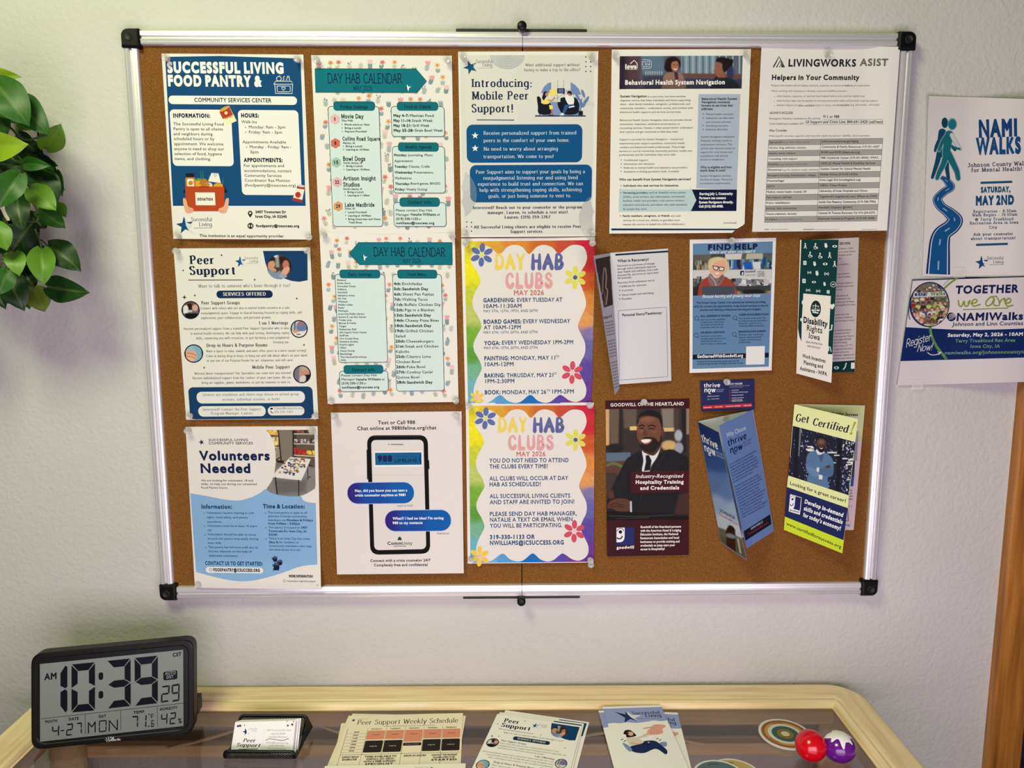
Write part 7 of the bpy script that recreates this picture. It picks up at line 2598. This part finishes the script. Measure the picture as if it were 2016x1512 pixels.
p.poly([(590, 450), (608, 462), (608, 640), (590, 656), (545, 634), (545, 520)], LC)
p.poly([(588, 664), (608, 680), (608, 850), (592, 876), (545, 815), (545, 690)], LC)
digit('0', [(645, 440), (857, 420), (857, 855), (645, 874)])
digit('3', [(966, 408), (1178, 386), (1180, 815), (972, 838)])
digit('9', [(1213, 382), (1424, 360), (1424, 790), (1218, 814)])
for y in (546, 714):
    p.r(889, y - 32, 931, y + 32, LC, 20)
digit('2', [(1456, 636), (1532, 626), (1526, 775), (1450, 786)], .2, .1)
digit('9', [(1548, 624), (1622, 613), (1618, 768), (1548, 778)], .2, .1)
p.ln([(370, 932), (1654, 790)], 4, LC)
p.ln([(768, 892), (770, 1070)], 4, LC)
p.ln([(1089, 858), (1090, 1032)], 4, LC)
p.ln([(1419, 820), (1422, 996)], 4, LC)
p.t('AM', 398, 510, 580, 54, LC, 'b', y1=570)
p.t('CST', 1558, 1636, 370, 31, LC, 'b', y1=362)
p.poly(roundpoly(np.array([(1472, 508), (1600, 492), (1600, 572), (1474, 586)], float), 18), LC)
p.t('AUTO', 1488, 1586, 536, 27, (120, 127, 124), 'b', y1=527)
p.t('DST', 1502, 1566, 569, 26, (120, 127, 124), 'b', y1=562)
for w_, a_, c_, y, y1 in (('MONTH', 406, 516, 970, 960), ('DATE', 620, 710, 946, 938), ('DAY', 892, 958, 922, 914), ('TEMP', 1204, 1302, 886, 876), ('HUMIDITY', 1442, 1600, 858, 840)):
    p.t(w_, a_, c_, y, 23, LC, 'b', y1=y1)
digit('4', [(470, 994), (535, 987), (532, 1086), (468, 1092)], .2, .12)
p.poly([(546, 1034), (580, 1030), (580, 1040), (546, 1044)], LC)
digit('2', [(600, 978), (660, 970), (652, 1078), (596, 1086)], .2, .12)
digit('7', [(690, 968), (738, 962), (738, 1068), (690, 1074)], .22, .12)
for pts in ([(798, 962), (798, 1062)], [(858, 954), (858, 1054)], [(800, 968), (828, 1006)], [(856, 962), (828, 1006)], [(986, 944), (986, 1046)], [(1058, 936), (1058, 1034)], [(988, 950), (1056, 1028)]):
    p.ln(pts, 10, LC)
digit('0', [(892, 948), (962, 940), (960, 1046), (892, 1054)], .16, .1)
digit('7', [(1188, 908), (1246, 902), (1244, 1010), (1188, 1016)], .2, .12)
p.ln([(1318, 898), (1316, 945)], 11, LC)
p.ln([(1316, 955), (1314, 1004)], 11, LC)
p.e(1341, 998, 7, 7, LC)
p.ring(1346, 890, 6, 7, 4, LC)
for pts in ([(1364, 892), (1362, 928)], [(1362, 893), (1386, 890)], [(1362, 910), (1382, 908)]):
    p.ln(pts, 6, LC)
digit('6', [(1364, 944), (1390, 941), (1388, 1002), (1362, 1006)], .24, .14)
digit('4', [(1454, 884), (1512, 876), (1508, 980), (1452, 986)], .2, .12)
digit('2', [(1532, 878), (1588, 868), (1584, 976), (1530, 982)], .2, .12)
p.t('%', 1604, 1640, 972, 44, LC, 'm', y1=970)
p.done('screen', parent=clk, material='lcd')
p = Page(CQ, CC, (P0 + n0 * .0002, n0), Z0, draw_sheet=False)
wm_ = (226, 228, 230)
p.t('W', 960, 1000, 1138, 34, wm_, 'sc', y1=1134)
p.ln([(988, 1136), (1026, 1092)], 5, wm_)
for a_ in range(5):
    t = math.radians(200 + a_ * 28)
    p.e(990 + 44 * math.cos(t), 1132 + 36 * math.sin(t), 3 + a_, 3 + a_, wm_)
p.t('allarGe', 1004, 1086, 1130, 17, wm_, 'bi', y1=1124)
p.done('brand_mark', parent=clk)

# ------------------------------------------------------------------ handouts on the glass
UP_ = (0, 0, 1)


def on_table(tl, tr, z, h, w=None):
    A_, B_ = at_z(*tl, z), at_z(*tr, z)
    e1 = B_ - A_
    l_ = np.linalg.norm(e1)
    e1 /= l_
    e2 = np.array([e1[1], -e1[0], 0])
    w = w or l_
    return [A_, A_ + e1 * w, A_ + e1 * w + e2 * h, A_ + e2 * h]


QS = [(0, 0), (1000, 0), (1000, 680), (0, 680)]


def schedule(p):
    p.star(56, 60, 20, (24, 40, 76), rot=-18)
    p.t('Successful Living', 84, 180, 52, 12, (120, 120, 120), 's1')
    p.t('Peer Support Weekly Schedule', 96, 960, 118, 58, (34, 32, 34), 'dis')
    p.t('Locations: 2407 Towncrest Dr, Iowa City, IA and online by phone', 330, 760, 150, 12, (120, 116, 110), 'm')
    for j, w_ in enumerate(('MONDAY', 'TUESDAY', 'WEDNESDAY', 'THURSDAY', 'FRIDAY')):
        x = 200 + j * 158
        p.t(w_, x + 30, x + 120, 182, 13, (70, 64, 60), 'b')
        p.ln([(x, 160), (x, 640)], 3, (120, 116, 104))
        pinkh = 316 if j == 2 else 280
        p.r(x + 4, 194, x + 152, pinkh + 20, (228, 146, 118), 10)
        p.t('Drop-In', x + 52, x + 108, 250, 13, (130, 60, 50), 'm')
        if j == 2:
            p.r(x + 4, 346, x + 152, 380, (40, 32, 34), 10)
            p.t('Group meeting', x + 20, x + 130, 368, 11, (170, 150, 150), 'm')
        else:
            p.r(x + 4, 312, x + 152, 446, (46, 38, 36), 12)
            p.t('1-on-1s', x + 50, x + 106, 382, 13, (220, 214, 206), 'm')
    for i, w_ in enumerate(('9AM', '10AM', '11AM', '12PM', '1PM', '2PM', '3PM')):
        y = 215 + i * 36
        p.t(w_, 90, 132, y, 14, (50, 46, 44), 'b')
        p.ln([(30, y + 12), (200, y + 12)], 2, (140, 134, 120))
    p.ln([(30, 160), (30, 640)], 3, (120, 116, 104))
    for x0_, x1_, lines in ((40, 190, ('SUPPORT GROUP', 'EXERCISE')), (212, 500, ('TIMES AVAILABLE TO', 'SCHEDULE A 1-ON-1 SESSION', 'WITH A PEER SUPPORT', 'SPECIALIST')), (530, 730, ('DROP-IN HOURS', '')), (750, 980, ('CONTACT THE PROGRAM', 'MANAGER LAUREN TO GET', 'STARTED'))):
        for i, w_ in enumerate(lines):
            if w_:
                k = (x1_ - x0_) * (.06 + .06 * (i % 2))
                p.t(w_, x0_ + k, x1_ - k, 500 + i * 26, 17, (40, 36, 36), 'b')
        p.t('see the front desk for more', x0_ + 10, x1_ - 20, 612, 12, (110, 104, 100), 'm')
    p.ln([(30, 466), (990, 466)], 3, (120, 116, 104))


CREAM = (246, 234, 206)
SCH = [((672, 1424), (905, 1411), 0), ((684, 1414), (930, 1418), 1), ((694, 1405), (908, 1409), 2), ((686, 1409), (901, 1404), 3)]
sl = ['lowest cream schedule handout, sticking out on the left', 'cream schedule handout second from the bottom, its right edge sticking out', 'cream schedule handout just under the top one', 'top cream schedule handout with pink and black blocks']
for tl, tr, k in SCH:
    z = ZG + .0006 + k * .0012
    wq = on_table(tl, tr, z, .150, w=.187)
    p = Page(QS, plane=((0, 0, z), UP_), world_quad=wq, gap=lambda a, t: .0004 * np.sin(3 * a + 1) + .0004, sheet=CREAM, step=8e-6)
    schedule(p)
    p.done('handout', sl[k] + ', on the glass', 'handout', 'handout', group='weekly schedule handouts on the table')
for k, (tl, tr) in enumerate((((634, 1512), (896, 1506)), ((640, 1508), (905, 1503)))):
    z = ZG + .0062 + k * .001
    wq = on_table(tl, tr, z, .14, w=.205)
    p = Page(QS, plane=((0, 0, z), UP_), world_quad=wq, gap=Z0, sheet=(248, 242, 226))
    p.star(760, 50, 20, (24, 40, 76), rot=-18)
    p.t('Successful Living', 640, 740, 40, 12, (120, 120, 120), 's1')
    p.done('handout', ('lower' if k == 0 else 'upper') + ' of two cream handouts cut off by the picture bottom in front of the schedules', 'handout', 'handout')

pl_ = ['lowest peer support handout, its navy corner sticking out to the right', 'middle peer support handout of the stack on the glass', 'top peer support handout with four round photos, lying on the glass']
for k, (tl, tr) in enumerate((((995, 1398), (1154, 1421)), ((984, 1402), (1146, 1424)), ((979, 1405.5), (1134, 1427.5)))):
    z = ZG + .0006 + k * .0014
    wq = on_table(tl, tr, z, .216, w=.140)
    p = Page(Q7, plane=((0, 0, z), UP_), world_quad=wq, gap=lambda a, t: .0004 + .0004 * np.sin(4 * a), sheet=(250, 246, 240), step=8e-6)
    peer(p)
    p.done('handout', pl_[k], 'handout', 'handout', group='peer support handouts on the table')

QL = [(0, 0), (430, 0), (430, 930), (0, 930)]


def living(p):
    p.poly(np.vstack([[(0, 24), (430, 24), (430, 190)], cr([(430, 190), (380, 196), (330, 186), (270, 200), (200, 208), (140, 198), (90, 206), (40, 200), (0, 208)], 4)]), (152, 162, 212))
    p.poly([(78, 66), (148, 104), (160, 56), (190, 110), (262, 118), (205, 150), (232, 196), (170, 160), (122, 200), (138, 142)], (24, 50, 104))
    p.poly([(160, 56), (190, 110), (262, 118), (205, 150), (232, 196), (185, 150), (166, 104)], (228, 228, 232))
    p.t('Successful', 200, 398, 106, 34, (24, 34, 72), 'sb')
    p.t('Living', 286, 400, 142, 34, (24, 34, 72), 'sb')
    p.ln([(216, 162), (396, 156)], 4, (110, 120, 160))
    sk2 = (232, 168, 150)
    p.poly(cr([(330, 232), (392, 240), (400, 258), (372, 286), (362, 330), (330, 346), (288, 348), (250, 356), (222, 364), (216, 350), (250, 330), (262, 300), (286, 274), (250, 280), (232, 276), (262, 262), (300, 254)], 5, True), sk2)
    for a_ in (270, 292, 314):
        p.ln([(a_, 344), (a_ + 18, 308)], 3, (196, 120, 104))
    p.ln([(292, 276), (330, 270)], 3, (196, 120, 104))
    blk = (18, 18, 24)
    p.poly(cr([(92, 316), (110, 288), (142, 288), (158, 312), (172, 350), (150, 362), (120, 372), (100, 360), (104, 340), (88, 330)], 5, True), blk)
    p.e(136, 328, 20, 24, (236, 180, 160))
    p.poly(cr([(104, 320), (120, 296), (150, 304), (130, 316), (118, 336)], 4, True), blk)
    p.poly(cr([(96, 384), (140, 366), (176, 380), (204, 430), (150, 456), (110, 470)], 5, True), (222, 214, 200))
    p.ln([(172, 380), (240, 356), (268, 344)], 18, (222, 214, 200), smooth=4)
    p.ln([(120, 430), (170, 446), (240, 430)], 16, sk2, smooth=5, cap=True)
    p.poly(cr([(104, 470), (190, 440), (216, 414), (280, 414), (310, 450), (340, 520), (320, 560), (270, 500), (180, 540), (110, 520)], 5, True), (26, 44, 92))
    p.poly(cr([(62, 426), (92, 450), (110, 500), (90, 520), (70, 480)], 4, True), (128, 150, 204))
    p.poly(cr([(310, 440), (356, 430), (352, 470), (330, 480)], 4, True), (128, 150, 204))
    for a_, y in ((60, 392), (74, 410), (300, 396), (316, 412)):
        p.ln([(a_, y), (a_ + 14, y - 8)], 6, blk, cap=True)


bl = ['lowest lilac and white brochure, its right edge sticking out', 'lilac and white brochure just under the top one', 'top lilac and white brochure with a drawn giant hand']
for k, (tl, tr) in enumerate((((1216, 1398), (1334, 1403)), ((1178, 1399), (1300, 1396)), ((1186, 1391.5), (1300.5, 1388)))):
    z = ZG + .0006 + k * .0028
    wq = on_table(tl, tr, z, .216)
    p = Page(QL, plane=((0, 0, z), UP_), world_quad=wq, gap=lambda a, t: .0012 + .0010 * np.sin(3.1 * a), sheet=(248, 246, 240), thick=.0012, step=1e-5)
    living(p)
    p.done('brochure', bl[k] + ', on the glass table', 'brochure', 'handout', group='lilac brochures on the table')

# ------------------------------------------------------------------ black mesh card holder with its cards
A_, B_ = at_z(443, 1496, ZG), at_z(580, 1497, ZG)
e1 = (B_ - A_) / np.linalg.norm(B_ - A_)
e2 = np.array([-e1[1], e1[0], 0])
Wd = np.linalg.norm(B_ - A_)
hold = empty('card_holder', (A_ + B_) / 2 + e2 * .03, 'black wire mesh holder for small cards on the glass, right of the clock', 'card holder')
M['wire'] = mat('black_wire', (14, 14, 15), 0.4, 0.3)
bt = at_y(459, 1409, (A_ + e2 * .062)[1])
BH = bt[2] - ZG                                   # height of the back
bk0, bk1 = .040, .062                             # foot and top of the back, measured from the lip


def mesh_panel(name, c00, c10, c11, c01, nx, ny, r=.00045):
    mb = MB()
    g = lambda s_, t: (1 - s_) * (1 - t) * c00 + s_ * (1 - t) * c10 + s_ * t * c11 + (1 - s_) * t * c01
    for k in range(-ny, nx + 1):
        for sg in (1, -1):
            q = []
            for t in (0, 1):
                s_ = (k + t * ny) / nx if sg == 1 else (k + (1 - t) * ny) / nx
                q.append((s_, t))
            (sa, ta), (sb, tb_) = q
            if sa > sb:
                sa, ta, sb, tb_ = sb, tb_, sa, ta
            if sb <= 0 or sa >= 1:
                continue
            if sa < 0:
                ta, sa = ta + (tb_ - ta) * (0 - sa) / (sb - sa), 0
            if sb > 1:
                tb_, sb = ta + (tb_ - ta) * (1 - sa) / (sb - sa), 1
            tube(mb, [g(sa, ta), g(sb, tb_)], r, 5, cap=False)
    return mb.build(name, M['wire'], hold, origin=(c00 + c11) / 2)


zz = lambda h: np.array([0, 0, h])
bl0, br0 = A_ + e2 * bk0 + zz(.002), B_ + e2 * bk0 + zz(.002)
bl1, br1 = A_ + e2 * bk1 + e1 * .002 + zz(BH), B_ + e2 * bk1 + e1 * .002 + zz(BH)
mesh_panel('back_mesh', bl0, br0, br1, bl1, 26, 12)
fl1, fr1 = A_ + zz(.014), B_ + zz(.014)
mesh_panel('front_mesh', A_ + zz(.002), B_ + zz(.002), fr1, fl1, 26, 4)
mesh_panel('base_mesh', A_ + zz(.002), B_ + zz(.002), br0, bl0, 26, 9)
for pts, r in (([bl0, bl1, br1, br0], .0024), ([bl0, A_ + zz(.003), fl1, fr1, B_ + zz(.003), br0], .0026)):
    mb = MB()
    P = []
    for i in range(len(pts)):
        if 0 < i < len(pts) - 1:
            a_, b_, c_ = pts[i - 1], pts[i], pts[i + 1]
            u_, w_ = (a_ - b_) / np.linalg.norm(a_ - b_), (c_ - b_) / np.linalg.norm(c_ - b_)
            rr = .006
            for k in range(5):
                t = k / 4
                P.append((1 - t) ** 2 * (b_ + u_ * rr) + 2 * t * (1 - t) * b_ + t * t * (b_ + w_ * rr))
        else:
            P.append(pts[i])
    tube(mb, P, r, 10)
    mb.build('rim', M['wire'], hold, smooth=True, origin=(A_ + B_) / 2)
# right cheek between lip and back
mb = MB()
ck = [B_ + e2 * .012 + zz(.003), B_ + e2 * bk0 + zz(.003), br1, br1 + e1 * .006 + e2 * .006 - zz(.022), B_ + e1 * .002 + e2 * .03 + zz(.02)]
ck = np.array(ck)
v = np.vstack([ck, ck + e1 * .0012])
mb.add(v, [(0, 1, 2), (0, 2, 3), (0, 3, 4), (5, 7, 6), (5, 8, 7), (5, 9, 8)])
mb.add(v, [(i, (i + 1) % 5, 5 + (i + 1) % 5, 5 + i) for i in range(5)])
mb.build('side_cheek', M['wire'], hold, origin=ck.mean(0))

QC = [(318, 452), (918, 436), (884, 772), (272, 748)]
CCd = (400, 1332, 800, 1512, 2016)
clb = ['front card of the card holder with dark slanted lettering', 'second card in the card holder, just behind the front one', 'third card in the card holder, behind two others', 'rearmost white card in the card holder']
nb = np.cross(e1, e2 * (bk1 - bk0) + zz(BH))
nb /= np.linalg.norm(nb)
if nb @ (CAM - A_) < 0:
    nb = -nb
for k in range(4):
    base = A_ + e2 * (.010 + .004 * k) + zz(.006)
    sh = np.array([(0, 0), (2.2, -1.8), (6.4, -3.2), (10.6, -4.4)][k])
    pq = np.array([400, 1332]) + np.array(QC) * 400 / 2016 + sh
    p = Page(QC, photo_quad=pq, plane=(base, nb), gap=Z0, sheet=(238, 237, 238), nx=3, ny=3, thick=.0004)
    if k in (0, 3):
        navy = (26, 38, 72)
        for x, y, r_ in ((345, 492, 18), (366, 488, 20), (412, 484, 9), (840, 486, 16), (884, 476, 18), (832, 446, 8), (896, 448, 9)):
            p.star(x, y, r_, navy, rot=12)
        p.star(424, 548, 36, (30, 56, 110), rot=-16)
        p.poly([(430, 512), (446, 530), (470, 540), (444, 560), (446, 586), (432, 560)], (238, 237, 238))
        p.t('Successful', 456, 536, 524, 15, (130, 130, 140), 's1')
        p.t('Living', 480, 530, 544, 15, (130, 130, 140), 's1')
        p.t('Peer', 392, 520, 650, 34, (20, 30, 58), 'sbi')
        p.t('Support', 328, 568, 696, 34, (20, 30, 58), 'sbi')
        p.ln([(350, 722), (540, 718)], 6, (24, 34, 60))
        p.ln([(602, 520), (590, 700)], 2, (216, 214, 216))
        for w_, a_, c_, y in (('2407 Towncrest Dr. Iowa', 630, 872, 540), ('City IA 52240', 672, 814, 574), ('Use East Entrance', 650, 834, 606), ('LDavis@icsuccess.org', 622, 842, 664), ('(319) 259-3767', 654, 804, 694), ('www.icsuccess.org', 634, 820, 720)):
            p.t(w_, a_, c_, y, 16, (156, 152, 156), 'r')
        p.ln([(618, 634), (660, 618), (720, 626), (790, 634), (852, 614)], 5, (44, 46, 60), smooth=5)
    p.done('business_card', clb[k], 'business card', 'handout', group='cards in the mesh holder')

# ------------------------------------------------------------------ round cards and two balls
RINGS = [(.0001, (238, 228, 190)), (.0062, (238, 228, 190)), (.0064, (150, 132, 62)), (.0125, (150, 132, 62)), (.0127, (70, 104, 108)), (.0205, (70, 104, 108)), (.0207, (236, 232, 218)), (.0262, (236, 232, 218)), (.0264, (212, 164, 84)), (.0310, (212, 164, 84)), (.0312, (166, 104, 58)), (.0362, (166, 104, 58)), (.0364, (240, 238, 232)), (.0405, (240, 238, 232))]


def round_card(px, py, rings, label, z=ZG, k=1.0, dots=True, tilt=0.0):
    c = at_z(px, py, z)
    mb = MB()
    ang = np.linspace(0, 2 * math.pi, 56, endpoint=False)
    V, C = [], []
    for i, (r_, col) in enumerate(rings):
        V.append(np.c_[r_ * k * np.cos(ang), r_ * k * np.sin(ang), np.full(56, .0012)])
        C.append(np.broadcast_to(lin(col), (56, 3)))
    V.append(V[-1] * np.array([1, 1, 0]))
    C.append(C[-1])
    V = np.concatenate(V)
    V[:, 2] += V[:, 1] * math.tan(tilt) + (.0405 * k * abs(math.tan(tilt)))
    mb.add(V + c, grid_faces(56, len(rings) + 1, True), np.concatenate(C))
    if dots:
        rg = random.Random(3)
        for a0 in (200, 330, 80):
            for q in range(7):
                t = math.radians(a0 + q * 5)
                for rr in (.0288 * k,):
                    s_ = .0011
                    cc = c + np.array([rr * math.cos(t), rr * math.sin(t), .00135 + (.0405 * k * abs(math.tan(tilt))) + rr * math.sin(t) * math.tan(tilt)])
                    mb.add(cc + np.array([(-s_, -s_ * .6, 0), (s_, -s_ * .6, 0), (s_, s_ * .6, 0), (-s_, s_ * .6, 0)]), [(0, 1, 2, 3)], lin((80, 62, 44)))
    o = mb.build('round_card', M['gloss'], origin=c)
    return tag(o, label, 'round card')


round_card(1546, 1446, RINGS, 'round card with brown, gold and teal rings lying left of the red ball')
R2 = [(.0001, (96, 122, 130)), (.0350, (96, 122, 130)), (.0352, (238, 238, 232)), (.0385, (238, 238, 232))]
R3 = [(.0001, (206, 182, 108)), (.0350, (206, 182, 108)), (.0352, (238, 236, 224)), (.0385, (238, 236, 224))]
round_card(1448, 1528, R3, 'plain yellow round card cut off by the picture bottom, behind the grey-green one', dots=True)
round_card(1418, 1531, R2, 'plain grey-green round card cut off by the picture bottom, over the yellow one', z=ZG + .0016, dots=True)


def ball_at(px, py, r_):
    """centre of a ball of radius r resting on the glass and seen at that place"""
    return at_z(px, py, ZG + r_)


M['red'] = mat('red_lacquer', (206, 8, 28), 0.16, spec=0.6)
M['purple'] = mat('purple_lacquer', (100, 24, 132), 0.16, spec=0.6)
M['glaze'] = mat('white_glaze', (236, 234, 230), 0.2, spec=0.6)
r_ = .0228
c = ball_at(1596.5, 1468, r_)
mb = MB()
lathe(mb, [(max(1e-5, r_ * math.sin(t)), r_ * math.cos(t)) for t in np.linspace(0, math.pi, 25)], 40, T=c)
tag(mb.build('ball', M['red'], smooth=True, origin=c), 'shiny red ball resting on the glass table', 'ball')
r_ = .0240
sq = .90
c = ball_at(1651.5, 1470.5, r_ * sq)
mb = MB()
lathe(mb, [(max(1e-5, r_ * math.sin(t)), r_ * sq * math.cos(t)) for t in np.linspace(0, math.pi, 25)], 40, T=c)
ball = tag(mb.build('ball', M['purple'], smooth=True, origin=c), 'purple ball with dripping white glaze on top, right of the red ball', 'ball')
mb = MB()
n_, V = 96, []
for j in range(9):
    for i in range(n_):
        a_ = 2 * math.pi * i / n_
        d_ = .62 + .30 * (.5 + .5 * math.sin(a_ * 7 + 1)) ** 3 + .26 * (.5 + .5 * math.sin(a_ * 4 + 2.2)) ** 4 - .1 * math.cos(a_ * 3)
        t = d_ * j / 8 + 1e-4
        k = 1.018 if j < 8 else .99
        V.append((r_ * k * math.sin(t) * math.cos(a_), r_ * k * math.sin(t) * math.sin(a_), r_ * sq * k * math.cos(t)))
mb.add(np.array(V) + c, grid_faces(n_, 9, True))
mb.build('glaze', M['glaze'], ball, smooth=True, origin=c)
